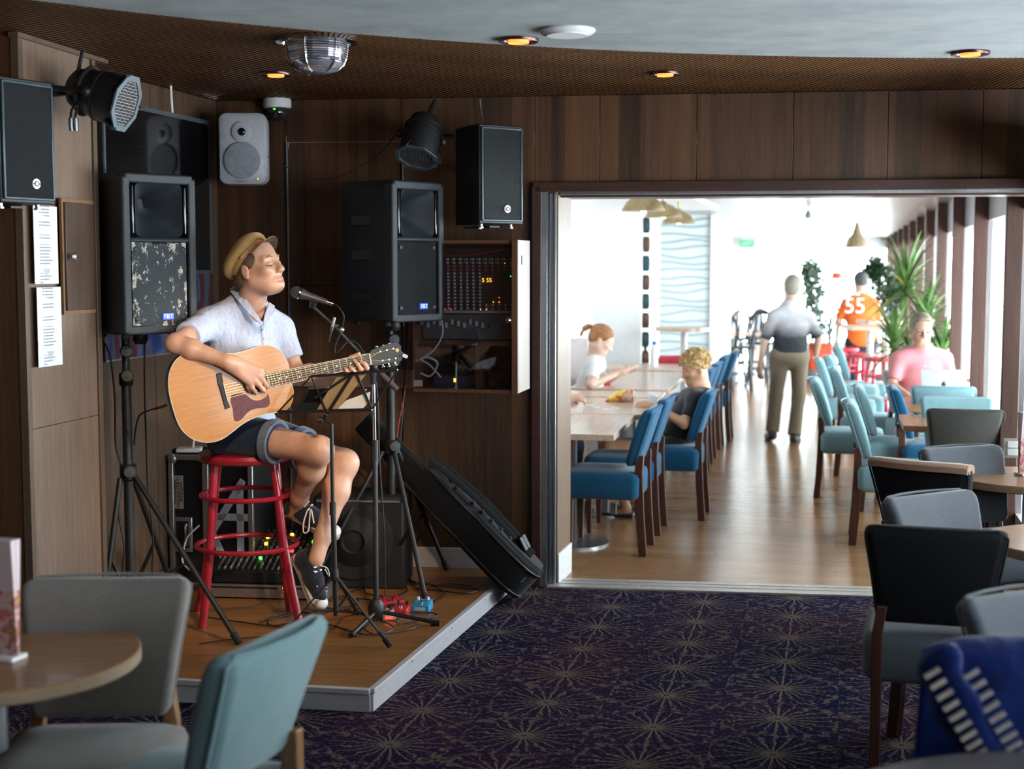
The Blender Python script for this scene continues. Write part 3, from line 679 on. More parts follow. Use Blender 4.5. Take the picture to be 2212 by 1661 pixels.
MB().tube(spline([PY(925, 250, 7.3), PY(932, 235, 7.4), PY(940, 218, 7.45)]), .012, 8).build('cable', m_cable, t, world=True)
tag(MB().tube(spline([PY(578, 338, 7.45), PY(640, 372, 7.5), PY(700, 388, 7.52), PY(760, 370, 7.52), PY(820, 330, 7.48), PY(868, 275, 7.3)]), .0028, 6).build('hanging_cable', m_cable), 'thin black cable drooping across the wall beside the studio monitor', 'cable')
tag(MB().tube(spline([PY(1036, 213, 7.4), PY(1038, 235, 7.42), PY(1042, 262, 7.35), PY(1043, 288, 7.3)]), .005, 6).build('speaker_cable', mk('grey_cable', (.08, .09, .1), .5)), 'grey cable from the ceiling to the right wall speaker', 'cable')
# ================================================================ ceiling fittings
def downlight(px, py, z, label, plate=False):
    c = PZ(px, py, z); t = thing('downlight', label, 'ceiling light', tuple(c), group='recessed ceiling downlights')
    MB().lathe([(.05, 0), (.054, -.008), (.072, -.012), (.075, -.004), (.075, .0)], 28).build('trim_ring', mk('copper_ring', (.1, .05, .05), .25, .8), t)
    MB().lathe([(.034, -.012), (.038, -.016), (.038, -.006), (.034, -.002)], 28).build('glow_ring', m_orange_glow, t)
    MB().lathe([(0, -.002), (.052, -.002), (.052, -.004), (0, -.006)], 24).build('lamp', mk('lamp_lens', (.12, .06, .03), .2, emit=((1, .3, .06), .35)), t)
    if plate: MB().box((.03, .02, .008), (.24, .2, .008), Rz(R(35)).to_3x3()).build('mounting_plate', mk('plate', (.3, .26, .2), .5), t)
    l = light('downlight_bulb', 'SPOT', (c.x, c.y, c.z - .03), 5, (1, .6, .3), (c.x, c.y, 0), .04, 90, .6); l.parent = None
    return t
downlight(1120, 84, PL, 'glowing downlight in grey plaster left of the smoke detector')
downlight(2096, 112, PL, 'glowing downlight in grey plaster at the right end')
downlight(596, 158, TOP, 'glowing downlight in wooden slats above the dome camera', True)
downlight(1437, 157, TOP, 'glowing downlight in wooden slats above the doorway', True)
c = PZ(1225, 64, PL); t = thing('smoke_detector', 'white round disc fitting on the grey plaster ceiling', 'detector', tuple(c))
MB().lathe([(.098, 0), (.1, -.006), (.09, -.016), (.06, -.02), (0, -.02)], 32).build('body', m_whitegloss, t)
MB().lathe([(.07, -.018), (.072, -.022), (.066, -.022)], 28).build('ring', m_white, t)
c = PZ(684, 84, TOP); t = thing('dome_lamp', 'faceted glass dome lamp under the wooden slats', 'ceiling light', tuple(c))
MB().lathe([(.155, .0), (.16, -.015), (.135, -.02), (.13, 0)], 32).build('rim', m_chrome, t)
m_facet = mk('ribbed_glass', (.5, .52, .6), .12, .75, stretch=(1, 1, 14), scale=12, var=.5)
mb = MB(); 
for i in range(9):
    pass
prof = [(.122, -.01), (.121, -.04), (.116, -.07), (.104, -.1), (.082, -.122), (.05, -.134), (0, -.136)]
mb.lathe(prof, 12); mb.build('bowl', m_facet, t, ang=25)
for k in range(6): MB().tube([(r_ * math.cos(R(60 * k + 15)) * 1.01, r_ * math.sin(R(60 * k + 15)) * 1.01, z_) for r_, z_ in prof[:-1]], .003, 6).build('rib', m_chrome, t)
for k in range(9): 
    z_ = -.018 - k * .009; r_ = .1225 if z_ > -.05 else .119 if z_ > -.075 else .11
    MB().tube([(r_ * math.cos(2 * math.pi * q / 24), r_ * math.sin(2 * math.pi * q / 24), z_) for q in range(24)], .0016, 5, closed=True).build('groove_ring', m_chrome, t)
c = PZ(598, 214, TOP); t = thing('dome_camera', 'white dome security camera on the ceiling above the studio monitor', 'camera', (c.x, c.y, TOP))
MB().lathe([(.0, 0), (.074, 0), (.076, -.01), (.076, -.04), (.07, -.048), (0, -.05)], 32).build('housing', m_white, t)
MB().lathe([(.05, -.048), (.054, -.062), (.052, -.085), (.038, -.106), (.02, -.115), (0, -.117)], 28).build('dome', mk('smoked_dome', (.02, .02, .025), .05, Coat_Weight=1.0), t)
MB().box((-.005, -.053, -.058), (.012, .006, .006)).build('led', m_green, t)
# ================================================================ television, poster, notices, wall cupboard
def rpt(px, py, off):
    return PP(px, py, ra + rn * off, rn)
tl, tr = rpt(222, 400, .09), rpt(452, 400, .09); xa, xb = (tl - ra).dot(rd), (tr - ra).dot(rd)
zt, zb = rpt(450, 262, .09).z, rpt(450, 590, .09).z
t = thing('television', 'large switched off television on the left recess wall', 'television', tuple(ra + rd * ((xa + xb) / 2) + rn * .075 + Vector((0, 0, zb))), RYAW); W, H = xb - xa, zt - zb
MB().box((0, 0, H / 2), (W, .04, H)).build('housing', m_black, t, bevel=.004)
MB().box((0, -.021, H / 2), (W - .03, .004, H - .03)).build('screen', mk('tv_screen', (.004, .004, .005), .1, Coat_Weight=.6), t)
m_bez = mk('bezel', (.22, .25, .29), .3, .7)
for c_, d_ in (((0, -.022, H - .01), (W, .008, .022)), ((0, -.022, .008), (W, .008, .016)), ((-W / 2 + .008, -.022, H / 2), (.016, .008, H)), ((W / 2 - .008, -.022, H / 2), (.016, .008, H))): MB().box(c_, d_).build('bezel', m_bez, t)
MB().box((0, .045, H / 2), (.4, .06, .3)).build('wall_mount', m_black, t)
MB().tube(spline([(.16, .0, H + .16), (.165, 0, H + .08), (.175, 0, H - .01)]), .006, 6).build('cable', m_white, t)
def postermat():
    m, b = newmat('poster_print', .35)
    n = noise(coords('Object', (1.6, 1, .7)), 5, 1)
    setc(b, ramp(n, [(.25, (.01, .02, .08)), (.42, (.015, .05, .2)), (.5, (.12, .12, .17)), (.56, (.1, .03, .035)), (.75, (.05, .03, .07))])); return m
pl_, pr_ = rpt(217, 600, .012), rpt(455, 600, .012); xa, xb = max((pl_ - ra).dot(rd), .06), (pr_ - ra).dot(rd); zt, zb = 1.85, rpt(415, 757, .012).z
t = thing('wall_poster', 'blurred blue and red picture panel under the television', 'poster', tuple(ra + rd * ((xa + xb) / 2) + rn * .022 + Vector((0, 0, zb))), RYAW)
MB().box((0, 0, (zt - zb) / 2), (xb - xa, .008, zt - zb)).build('print', postermat(), t)
MB().box((0, -.002, .002), (xb - xa, .014, .006)).build('edge_strip', m_alu, t)
for lab, y0, y1, pxa, pxb in (('upper of the two white printed notices on the left pillar', 443, 614, 74, 125), ('lower of the two white printed notices on the left pillar', 621, 795, 77, 129)):
    xa, xb = lpx(pxa, .03), lpx(pxb, .03); z1, z0 = lpz(pxa, y0, .03), lpz(pxa, y1, .03)
    t = thing('notice', lab, 'notice', tuple(pa + pd * ((xa + xb) / 2) + pn * .031 + Vector((0, 0, (z0 + z1) / 2))), PYAW, 'printed notices')
    MB().box((0, 0, 0), (xb - xa, .0016, z1 - z0)).build('sheet', m_print, t)
    MB().prism([(-.03, .03), (.03, .03), (0, -.005)], 0, .0006, T(.0, -.0012, -(z1 - z0) / 2 + .03) @ Rx(R(90))).build('footer_mark', mk('pale_ink', (.5, .53, .57), .7), t)
xa, xb = lpx(134, .03), lpx(203, .03); z1, z0 = lpz(134, 428, .03), lpz(134, 680, .03); 
t = thing('wall_cupboard', 'flush wooden cupboard door with small knob on the left pillar', 'cupboard', tuple(pa + pd * ((xa + xb) / 2) + pn * .028 + Vector((0, 0, z0))), PYAW)
MB().box((0, 0, (z1 - z0) / 2), (xb - xa, .012, z1 - z0)).build('frame', m_legmid, t)
MB().box((0, -.008, (z1 - z0) / 2), (xb - xa - .03, .014, z1 - z0 - .03)).build('door', woodgrain('cupboard_door', (.03, .016, .01), (.1, .052, .03), .35), t, bevel=.002)
MB().lathe([(0, 0), (.006, 0), (.006, .02), (.016, .024), (.016, .034), (0, .036)], 14, T(-(xb - xa) / 2 + .035, -.014, (z1 - z0) * .5) @ Rx(R(90))).build('knob', m_chrome, t)
# ================================================================ glass fronted mixer cabinet
CYAW = -R(12); cn = Vector((math.sin(CYAW), -math.cos(CYAW), 0)); cd_ = Vector((math.cos(CYAW), math.sin(CYAW), 0))
c_bl = PY(893, 846, 7.22); c_br = PP(1118, 848, c_bl, cn); W = (c_br - c_bl).dot(cd_); ztop = PP(1118, 518, c_bl, cn).z; z0 = c_bl.z; H = ztop - z0; D = .3
t = thing('mixer_cabinet', 'wooden wall cabinet with glass door full of sound equipment', 'cabinet', tuple(c_bl + cd_ * W / 2), CYAW)
cab = t; th = .02; m_cabw = woodgrain('cabinet_wood', (.07, .028, .014), (.17, .075, .04), .4, 2); m_cabl = woodgrain('pale_cabinet_side', (.24, .195, .16), (.38, .33, .285), .45, 2)
MB().box((-W / 2 + th / 2, D / 2, H / 2), (th, D, H)).build('side_panel', m_cabw, t); 
o = MB().box((W / 2 - th / 2, D / 2 + .01, H / 2), (th, D, H)).build('side_panel', m_cabl, t); o['label'] = 'pale wood side panel with oval hole'
MB().box((W / 2 - .012, -.002, H / 2), (.03, .022, H)).build('front_stile', m_cabw, t)
for z in (th / 2, H - th / 2): MB().box((0, D / 2, z), (W - 2 * th, D, th)).build('shelf', m_cabw, t)
zs1 = PP(1000, 742, c_bl, cn).z - z0
MB().box((0, D / 2 + .02, zs1), (W - 2 * th, D - .04, .024)).build('shelf', m_cabw, t)
xd = (PP(1028, 800, c_bl, cn) - c_bl).dot(cd_) - W / 2
MB().box((xd, D / 2 + .02, zs1 / 2), (.024, D - .04, zs1)).build('divider', m_cabw, t)
MB().box((0, D, H / 2), (W - .02, .012, H - .02)).build('back', mk('cabinet_back', (.06, .035, .03), .6), t)
MB().lathe([(0, 0), (.011, 0), (.011, .002), (0, .002)], 14, T(W / 2 + .0005, .1, H - .1) @ Ry(R(90)) @ Matrix.Diagonal((2.2, 1, 1, 1))).build('cable_hole', m_black, t)
dr_ = MB().box((-.012, -.008, H / 2), (W - .05, .005, H - .035)).build('glass_door', m_pane, t)
MB().lathe([(0, 0), (.015, 0), (.015, .012), (.008, .02), (0, .02)], 16, T(W / 2 - .045, -.011, H * .48) @ Rx(R(90))).build('lock', m_chrome, dr_)
MB().box((W / 2 - .024, -.014, H * .48), (.008, .012, .045)).build('lock_plate', m_chrome, dr_)
MB().box((-W / 2 + .03, -.014, .045), (.045, .012, .032)).build('hinge', m_steel, dr_)
# analogue mixer standing in the cabinet: tilted face, things of its own
mz0 = zs1 + .014
tm = thing('audio_mixer', 'rack audio mixer with rows of knobs behind the cabinet glass', 'mixer', tuple(c_bl + cd_ * (W / 2 - .0) - cn * .12 + Vector((0, 0, mz0))), CYAW)
MW2 = W - .05; MH = H - zs1 - .05
mb = MB(); mb.box((0, .04, MH / 2), (MW2, .06, MH)); mb.build('chassis', mk('mixer_chassis', (.045, .035, .038), .4), tm, bevel=.003)
mb = MB(); mb.box((0, -.0, MH * .14), (MW2, .05, MH * .27)); mb.build('fader_panel', mk('fader_panel', (.12, .12, .125), .5), tm, bevel=.003)
MB().box((0, -.03, MH * .305), (MW2, .02, .014)).build('label_strip', mk('label_strip', (.4, .38, .38), .5), tm)
m_k1 = mk('knob_pale', (.6, .66, .72), .5); m_k2 = mk('knob_red', (.5, .2, .2), .5)
kb = {0: MB(), 1: MB()}
for i in range(14):
    for j in range(15):
        x = -MW2 / 2 + .03 + i * (MW2 - .06) / 13; z = MH * .34 + j * MH * .038
        if i > 8 and 1 < j < 11: continue
        q = kb[1 if j in (11, 12) else 0]; q.lathe([(.007, 0), (.0055, .012), (0, .012)], 6, T(x - .004 * (j / 15), .01, z) @ Rx(R(90)))
tag(kb[0].build('knobs', m_k1, tm), kind='stuff'); tag(kb[1].build('knobs', m_k2, tm), kind='stuff')
for i in range(10):
    x = -MW2 / 2 + .03 + i * .032; MB().box((x, -.03, MH * .16 + .008 * ((i * 5) % 3)), (.012, .014, .026)).build('fader_cap', mk('fader_white', (.6, .6, .62), .4), tm)
for i, (x, m_) in enumerate(((.115, (.03, .1, .4)), (.145, (.03, .1, .4)), (.185, (.4, .04, .03)), (.2, (.4, .04, .03)))): MB().box((x, -.03, MH * .15), (.011, .014, .026)).build('fader_cap', mk('fader_colour%d' % i, m_, .4), tm)
for i in range(4): MB().ball((-MW2 / 2 + .06 + i * .03, -.028, MH * .33), .0035, 6, 4).build('led', m_redled, tm)
for x, z, m_ in ((.06, .33, m_yel), (.09, .33, m_yel), (.15, .46, m_redled), (.12, .41, m_yel), (.15, .41, m_yel), (.18, .83, m_green), (.21, .69, m_green)): MB().ball((x, -.0 if z > .34 else -.028, MH * z), .0035, 6, 4).build('led', m_, tm)
text('5 55', 'display', m_led('amber_digits', (1, .4, .05), 4), tm, T(.085, .004, MH * .645) @ Rx(R(90)), .03, .0006)
jb = MB()
for i in range(12):
    for j in range(2): jb.lathe([(.006, 0), (.006, .006), (.003, .006)], 6, T(-MW2 / 2 + .05 + i * .033, .005, MH * (.84 + .035 * j)) @ Rx(R(90)))
tag(jb.build('sockets', m_steel, tm), kind='stuff')
def cwp(px, py, off): return PP(px, py, c_bl - cn * off, cn)
tag(MB().tube(spline([cwp(905, 548, .08), cwp(990, 552, .07), cwp(1050, 545, .07), cwp(1095, 538, .1)]), .003, 6).build('patch_cable', mk('red_cable', (.4, .02, .02), .5)), 'red cable across the top of the cabinet behind glass', 'cable')
tag(MB().tube(spline([cwp(952, 680, .03), cwp(956, 720, .03), cwp(938, 755, .04), cwp(912, 775, .05), cwp(930, 790, .06), cwp(952, 815, .08)]), .0045, 8).build('white_cable', m_white), 'white cable looping down inside the glass cabinet', 'cable')
tag(MB().tube(spline([cwp(908, 775, .04), cwp(925, 772, .03), cwp(945, 785, .05), cwp(930, 812, .08), cwp(908, 806, .07)]), .0055, 8).build('white_plug_lead', m_white), 'thick white lead bundled low in the left compartment', 'cable')
b_ = thing('rack_unit', 'dark blue box with patterned front low in the cabinet', 'electronics', tuple(c_bl + cd_ * (W * .36) - cn * .1 + Vector((0, 0, th))), CYAW)
MB().box((0, .05, .03), (W * .42, .12, .058)).build('case', mk('navy_case', (.03, .04, .085), .4, var=.4, scale=200), b_, bevel=.004); MB().box((-.0, -.012, .035), (.012, .003, .02)).build('indicator', m_yel, b_)
for i, (pxx, pyy) in enumerate(((1010, 770), (1040, 800), (975, 790))):
    pts = [cwp(pxx - 40, pyy + 20, .12), cwp(pxx - 10, pyy - 10, .09), cwp(pxx + 30, pyy + 15, .1), cwp(pxx + 62 if i == 1 else pxx + 15, pyy + 38, .12)]
    tag(MB().tube(spline(pts), .006, 6).build('black_lead', m_cable), ('black lead in the lower left compartment near the divider', 'black lead slanting through the lower right compartment', 'black lead heaped above the navy box')[i], 'cable')
mb = MB(); mb.box((0, 0, .03), (.07, .05, .06)); tag(mb.build('power_adapter', m_black, None, bevel=.006), 'black power adapter in the lower right compartment', 'adapter').location = tuple(c_bl + cd_ * (W * .72) - cn * .16 + Vector((0, 0, th)))
# ================================================================ bar stool
def bar_stool(loc, yaw, m, label, seat_z=.78, feet=None, group=None, seat_r=.205):
    t = thing('bar_stool', label, 'stool', loc, yaw, group)
    MB().lathe([(0, seat_z - .045), (seat_r - .025, seat_z - .045), (seat_r - .004, seat_z - .036), (seat_r, seat_z - .02), (seat_r - .008, seat_z - .004), (seat_r - .03, seat_z), (0, seat_z - .006)], 40).build('seat', m, t)
    feet = feet or [(.19, .19), (-.19, .19), (-.19, -.19), (.19, -.19)]
    for x, y in feet:
        a = math.atan2(y, x); r0 = seat_r - .06; r1 = math.hypot(x, y)
        pts = [(math.cos(a) * r, math.sin(a) * r, z) for r, z in ((r0, seat_z - .04), (r0 + (r1 - r0) * .16, seat_z * .78), (r0 + (r1 - r0) * .36, seat_z * .5), (r0 + (r1 - r0) * .7, seat_z * .2), (r1, .0))]
        MB().tube(spline(pts, 5), [.019] * 18 + [.018] * 3, 12).build('leg', m, t)
    for z, q in ((seat_z * .745, .205), (seat_z * .45, .385)):
        rr = r0 + (math.hypot(*feet[0]) - r0) * q + .012; pts = [(math.cos(2 * math.pi * k / 36) * rr, math.sin(2 * math.pi * k / 36) * rr, z) for k in range(36)]
        MB().tube(pts, .0115, 8, closed=True).build('foot_ring', m, t)
    return t
STX, STY = -1.222, 6.475
bar_stool((STX, STY, DECK), 0, m_red, 'crimson round bar stool under the seated guitarist', seat_z=PY(520, 974, STY).z - DECK, feet=[(.268, -.155), (-.178, -.155), (-.268, .155), (.17, .155)], seat_r=.22)
# ================================================================ flight case, router, digital desk, bass cabinet
fc = PY(455, 1240, 7.12); fz1 = PY(455, 984, 7.12).z; fW = PY(552, 1240, 7.12).x - PY(362, 1240, 7.12).x; fH = fz1 - DECK
t = thing('flight_case', 'black flight case with white tape star and metal edges', 'case', (fc.x + .01, 7.12, DECK), -R(10)); D = .4
MB().box((0, D / 2, fH / 2), (fW - .02, D - .01, fH - .02)).build('body', mk('case_black', (.01, .01, .012), .6), t)
for x in (-fW / 2 + .012, fW / 2 - .012, -fW * .06):
    MB().box((x, -.002, fH / 2), (.026 if abs(x) > .1 else .032, .02, fH)).build('edge_profile', m_alu, t, bevel=.003)
for z in (.012, fH - .012): MB().box((0, -.002, z), (fW, .022, .026)).build('edge_profile', m_alu, t, bevel=.003)
for x in (-fW / 2 + .02, -fW * .06):
    for z in (.02, fH - .02): MB().ball((x, -.006, z), (.026, .016, .026), 10, 6).build('ball_corner', m_alu, t)
hx = -fW * .34
MB().box((hx, -.004, fH * .4), (.1, .012, .18)).build('handle_plate', m_alu, t, bevel=.004)
MB().box((hx, -.0095, fH * .4), (.07, .006, .14)).build('handle_recess', m_black, t, bevel=.003)
MB().tube([(hx + .02, -.012, fH * .4 - .055), (hx + .02, -.02, fH * .4 - .045), (hx + .02, -.02, fH * .4 + .045), (hx + .02, -.012, fH * .4 + .055)], .006, 8).build('handle', m_chrome, t)
MB().box((-fW * .39, -.006, fH * .72), (.055, .003, .17)).build('tape_label', mk('masking_tape', (.42, .35, .3), .8), t)
for i, s_ in enumerate(('Eero Kantoaja', 'Veneranta 17 B 51', '40740 Jyska')): text(s_, 'handwriting', mk('ink', (.03, .02, .03), .8), t, T(-fW * .39 - .016 + i * .017, -.0085, fH * .72) @ Rx(R(90)) @ Rz(R(90)), .021, .0003)
m_tape = mk('white_tape', (.45, .47, .5), .7)
sx, sz = fW * .2, fH * .47
for a_, b_ in (((.16, .24), (-.02, -.02)), ((-.02, .05), (.19, .05)), ((-.03, -.03), (.08, -.24)), ((.14, -.18), (.14, .22))):
    MB().bar((sx - .06 + a_[0] * .9, -.008, sz + a_[1]), (sx - .06 + b_[0] * .9, -.008, sz + b_[1]), .036, .004, up=(0, 1, 0)).build('tape_strip', m_tape, t)
rt = PY(405, 978, 7.2); t = thing('wifi_router', 'white wireless router on top of the flight case', 'router', (rt.x, 7.22, DECK + fH), R(8))
MB().box((0, .05, .012), (.13, .1, .022)).build('case', m_white, t, bevel=.006); MB().tube([(.02, .04, .02), (.03, .04, .11)], .006, 8).build('antenna', m_white, t)
dx = PY(560, 1300, 6.92); t = thing('mixing_desk', 'small digital mixing desk in an open case behind the stool', 'mixer', (dx.x + .02, 6.9, DECK), R(-6)); W = .5; D = .44
MB().box((.02, D / 2, .035), (W + .1, D + .04, .07)).build('case_tray', m_black, t, bevel=.004)
for c_, d_ in (((.02, -.024, .03), (W + .12, .014, .045)), ((.02, -.024, .066), (W + .12, .016, .012)), ((W / 2 + .076, D / 2, .03), (.014, D + .06, .05)), ((W / 2 + .076, D / 2, .066), (.016, D + .06, .012)), ((-W / 2 - .036, D / 2, .05), (.014, D + .06, .06))): MB().box(c_, d_).build('case_edge', m_alu, t, bevel=.002)
MB().box((.1, -.034, .05), (.03, .012, .03)).build('latch', m_chrome, t, bevel=.003)
mb = MB(); mb.hexa([(-W / 2, 0, .07), (W / 2, 0, .07), (W / 2, D, .07), (-W / 2, D, .07), (-W / 2, 0, .13), (W / 2, 0, .13), (W / 2, D, .27), (-W / 2, D, .27)]); mb.build('desk_body', m_black, t, bevel=.006)
tl_ = math.atan2(.14, D); Md = T(0, 0, .131) @ Rx(tl_)
q = {i: MB() for i in range(3)}
for i in range(16):
    for j in range(12):
        x = -W / 2 + .025 + i * .03; y = .03 + j * .035
        k = (i * 7 + j * 11) % 9
        q[0 if k < 6 else 1 if k < 8 else 2].box((0, 0, 0), (.013, .012, .012)) if False else None
        b2 = q[0 if k < 5 else 1 if k < 8 else 2]; b2.M = Md @ T(x, y, .004); b2.box((0, 0, 0), (.012 if j > 3 else .006, .01 if j > 3 else .026, .012))
tag(q[0].build('buttons', mk('button_grey', (.12, .12, .12), .5), t), kind='stuff'); tag(q[1].build('buttons', mk('button_beige', (.3, .27, .2), .5), t), kind='stuff'); tag(q[2].build('knobs', mk('knob_dark_red', (.16, .03, .03), .5), t), kind='stuff')
for x, y, m_ in ((-.17, .3, m_yel), (-.13, .31, m_redled), (-.06, .34, m_yel), (-.05, .27, m_yel), (.02, .35, m_yel), (.06, .37, m_yel), (-.04, .12, m_green), (.19, .3, m_green), (.23, .1, m_green), (-.19, .33, m_green)):
    b2 = MB(); b2.M = Md @ T(x, y, .008); b2.box((0, 0, 0), (.016, .014, .012)); b2.build('lit_button', m_, t)
b2 = MB(); b2.M = Md @ T(.08, .2, .008); b2.box((0, 0, 0), (.06, .018, .006)); b2.build('meter', m_redled, t)
sb = PY(775, 1250, 7.1); t = thing('bass_cabinet', 'black bass cabinet with round cone behind the music stand', 'speaker', (sb.x, 7.1, DECK), R(-4)); W, H, D = .46, .47, .34
m_bassb = mk('bass_black', (.006, .006, .007), .7); MB().box((0, D / 2, H / 2), (W, D, H)).build('cabinet', m_bassb, t, bevel=.01)
MB().lathe([(.0, .04), (.05, .035), (.06, .045), (.14, .01), (.16, -.004), (.185, -.006), (.19, 0)], 36, T(-.02, -.004, .25) @ Rx(R(90))).build('cone', m_bassb, t)
MB().lathe([(.18, 0), (.2, 0), (.2, .012), (.18, .014)], 36, T(-.02, -.002, .25) @ Rx(R(90))).build('cone_ring', m_cabside, t)
MB().box((0, -.004, H - .02), (W - .04, .01, .01)).build('trim_line', m_alu, t)
# ================================================================ gig bag leaning in the corner by the doorway
bt = PZ(1150, 1305, 0.02); b0 = Vector((bt.x - .02, 7.2, .1)); b1 = PY(800, 925, 7.36); ax = (b1 - b0).normalized(); gy = Vector((0, 1, 0)); gy = (gy - ax * gy.dot(ax)).normalized(); gz = ax.cross(gy); gz = gz if gz.z > 0 else -gz
t = thing('gig_bag', 'black padded guitar bag leaning between stage edge and doorway', 'bag', (bt.x, bt.y, 0)); Lg = (b1 - b0).length + .05
prof = [(-.02, .06), (.0, .13), (.06, .19), (.18, .205), (.32, .175), (.42, .145), (.5, .15), (.6, .14), (.68, .1), (.8, .075), (Lg * .92, .08), (Lg, .05)]
prof = [(min(x, Lg), h) for x, h in prof]
def bag_r(th0, inset=0, k=1.0):
    rings = []
    for x, h in prof:
        tk = (.085 + .01 * (x < .5)) * th0 if x < .75 else .06 * th0
        rings.append([b0 + ax * x + gy * (y_ + .0) + gz * z_ for y_, z_ in rnd_rect(max(h - inset, .03), tk, min(.035, tk * .7), 3)])
    return rings
m_bag = fabric('bag_nylon', (.008, .0075, .008), .3, .08)
MB().loft(bag_r(1.0)).build('body', m_bag, t, world=True)
for s_ in (1, -1):
    pts = [b0 + ax * x - gy * (h * .98) + gz * (s_ * .07) for x, h in prof[:-1]]; MB().tube(spline(pts, 4), .006, 6).build('piping', m_black, t, world=True)
m_bagp = fabric('bag_panel', (.035, .033, .036), .3, .2)
rings = [[b0 + ax * x + gy * y_ + gz * z_ for y_, z_ in ((-h * .75, .085), (h * .75, .085), (h * .7, .11), (-h * .7, .11))] for x, h in prof[1:8]]; MB().loft(rings).build('back_panel', m_bagp, t, world=True, bevel=.008)
for k in range(5): MB().bar(b0 + ax * (.22 + k * .065) - gy * .12 + gz * .113, b0 + ax * (.22 + k * .065) + gy * .1 + gz * .113, .016, .02).build('padded_rib', m_bagp, t, world=True, bevel=.006)
for y_, lift in ((-.09, .02), (.05, .025)):
    pts = [b0 + ax * x + gy * y_ + gz * (.115 + lift * math.sin(math.pi * (x - .08) / .72)) for x in (.08, .2, .35, .5, .65, .8)]
    MB().tube(spline(pts, 5), .02, 6, flat=.2).build('strap', m_bag, t, world=True)
    MB().bar(b0 + ax * .12 + gy * y_ + gz * .125, b0 + ax * .19 + gy * y_ + gz * .15, .045, .012).build('buckle', m_black, t, world=True, bevel=.003)
MB().tube(spline([b0 + ax * .78 - gy * .03 + gz * .08, b0 + ax * .72 + gz * .12, b0 + ax * .64 - gy * .03 + gz * .1]), .011, 6).build('handle', m_black, t, world=True)
MB().bar(b0 + ax * .38 - gy * .03 + gz * .118, b0 + ax * .44 - gy * .03 + gz * .118, .05, .012).build('orange_tab', mk('orange_tab', (.5, .16, .03), .6), t, world=True)
for k in range(4): MB().bar(b0 + ax * (.03 + k * .016) - gy * .204 * (.8 + .04 * k) - gz * .0, b0 + ax * (.03 + k * .016) - gy * (.204 * (.8 + .04 * k)) + gz * .035, .003, .006).build('logo_bar', m_alu, t, world=True)
# ================================================================ cables and pedals on the stage
def floor_cable(pts, r, label, m=m_cable, name='cable', z=DECK + .006):
    tag(MB().tube(spline([PZ(a_, b_, z) + Vector((0, 0, r)) for a_, b_ in pts], 6), r, 6).build(name, m), label, 'cable')
floor_cable([(430, 1392), (520, 1380), (620, 1372), (700, 1350), (790, 1372), (880, 1362), (905, 1350)], .0032, 'thin black cable running along the front of the stage')
floor_cable([(450, 1335), (520, 1345), (600, 1352), (690, 1328), (740, 1318), (800, 1335)], .0035, 'black cable behind the front legs of the crimson stool')
floor_cable([(560, 1345), (650, 1325), (690, 1340), (640, 1358), (580, 1350), (600, 1330), (700, 1320), (770, 1305)], .0035, 'looped black cable under the guitarist')
floor_cable([(760, 1280), (800, 1262), (850, 1258), (880, 1275), (840, 1290), (790, 1282), (800, 1266), (870, 1262), (930, 1262)], .004, 'coiled black cable around the microphone stand pole')
floor_cable([(880, 1258), (930, 1265), (990, 1270), (1035, 1276), (1000, 1283), (940, 1276), (900, 1272), (960, 1262), (1020, 1268)], .004, 'bundle of black cable near the guitar bag')
floor_cable([(690, 1300), (740, 1290), (775, 1300), (745, 1318), (700, 1312), (720, 1296), (790, 1296), (830, 1310)], .004, 'black cable loop between shoe and music stand')
floor_cable([(855, 1345), (880, 1330), (925, 1325), (945, 1332), (900, 1342), (862, 1350)], .0035, 'black cable loop joining the red and blue pedals')
floor_cable([(770, 1375), (800, 1350), (830, 1345), (850, 1360), (810, 1372), (775, 1352)], .003, 'black cable curl at the foot of the microphone stand')
floor_cable([(820, 1240), (850, 1250), (905, 1262), (935, 1300), (960, 1280), (905, 1255)], .0035, 'black cable tangle behind the rear tripod leg')
def pedal(px, py, label, mats, w, d, h, yaw):
    c = PZ(px, py, DECK + .002); t = thing('effect_pedal', label, 'pedal', tuple(c), yaw)
    MB().hexa([(-w / 2, -d / 2, 0), (w / 2, -d / 2, 0), (w / 2, d / 2, 0), (-w / 2, d / 2, 0), (-w / 2, -d / 2, h * .8), (w / 2, -d / 2, h * .8), (w / 2, d / 2, h), (-w / 2, d / 2, h)]).build('case', mats[0], t, bevel=.004)
    for x in (-w * .28, w * .28): MB().lathe([(.008, 0), (.007, .014), (0, .014)], 10, T(x, d * .25, h)).build('knob', mats[1], t)
    MB().lathe([(.01, 0), (.01, .012), (0, .014)], 12, T(0, -d * .25, h * .85)).build('footswitch', m_chrome, t)
    MB().box((0, -d / 2 - .001, h * .4), (w * .6, .002, h * .35)).build('label_plate', mats[2], t)
    return t
pedal(912, 1318, 'bright blue guitar pedal at the foot of the tripod', (mk('pedal_blue', (.03, .3, .55), .4), m_whitegloss, mk('pale_label', (.5, .6, .7), .5)), .085, .1, .045, R(-8))
pedal(868, 1325, 'red guitar pedal lying beside the blue pedal', (mk('pedal_red', (.5, .03, .03), .4), m_black, m_red), .075, .1, .04, R(-12))
pedal(838, 1335, 'small pale pedal between microphone stand and red pedal', (mk('pedal_pale', (.45, .42, .42), .4), m_black, m_redled), .06, .1, .035, R(10))
pedal(845, 1312, 'red angled pedal behind the small pale pedal', (mk('pedal_red2', (.4, .02, .04), .4), m_red, m_black), .11, .07, .045, R(25))
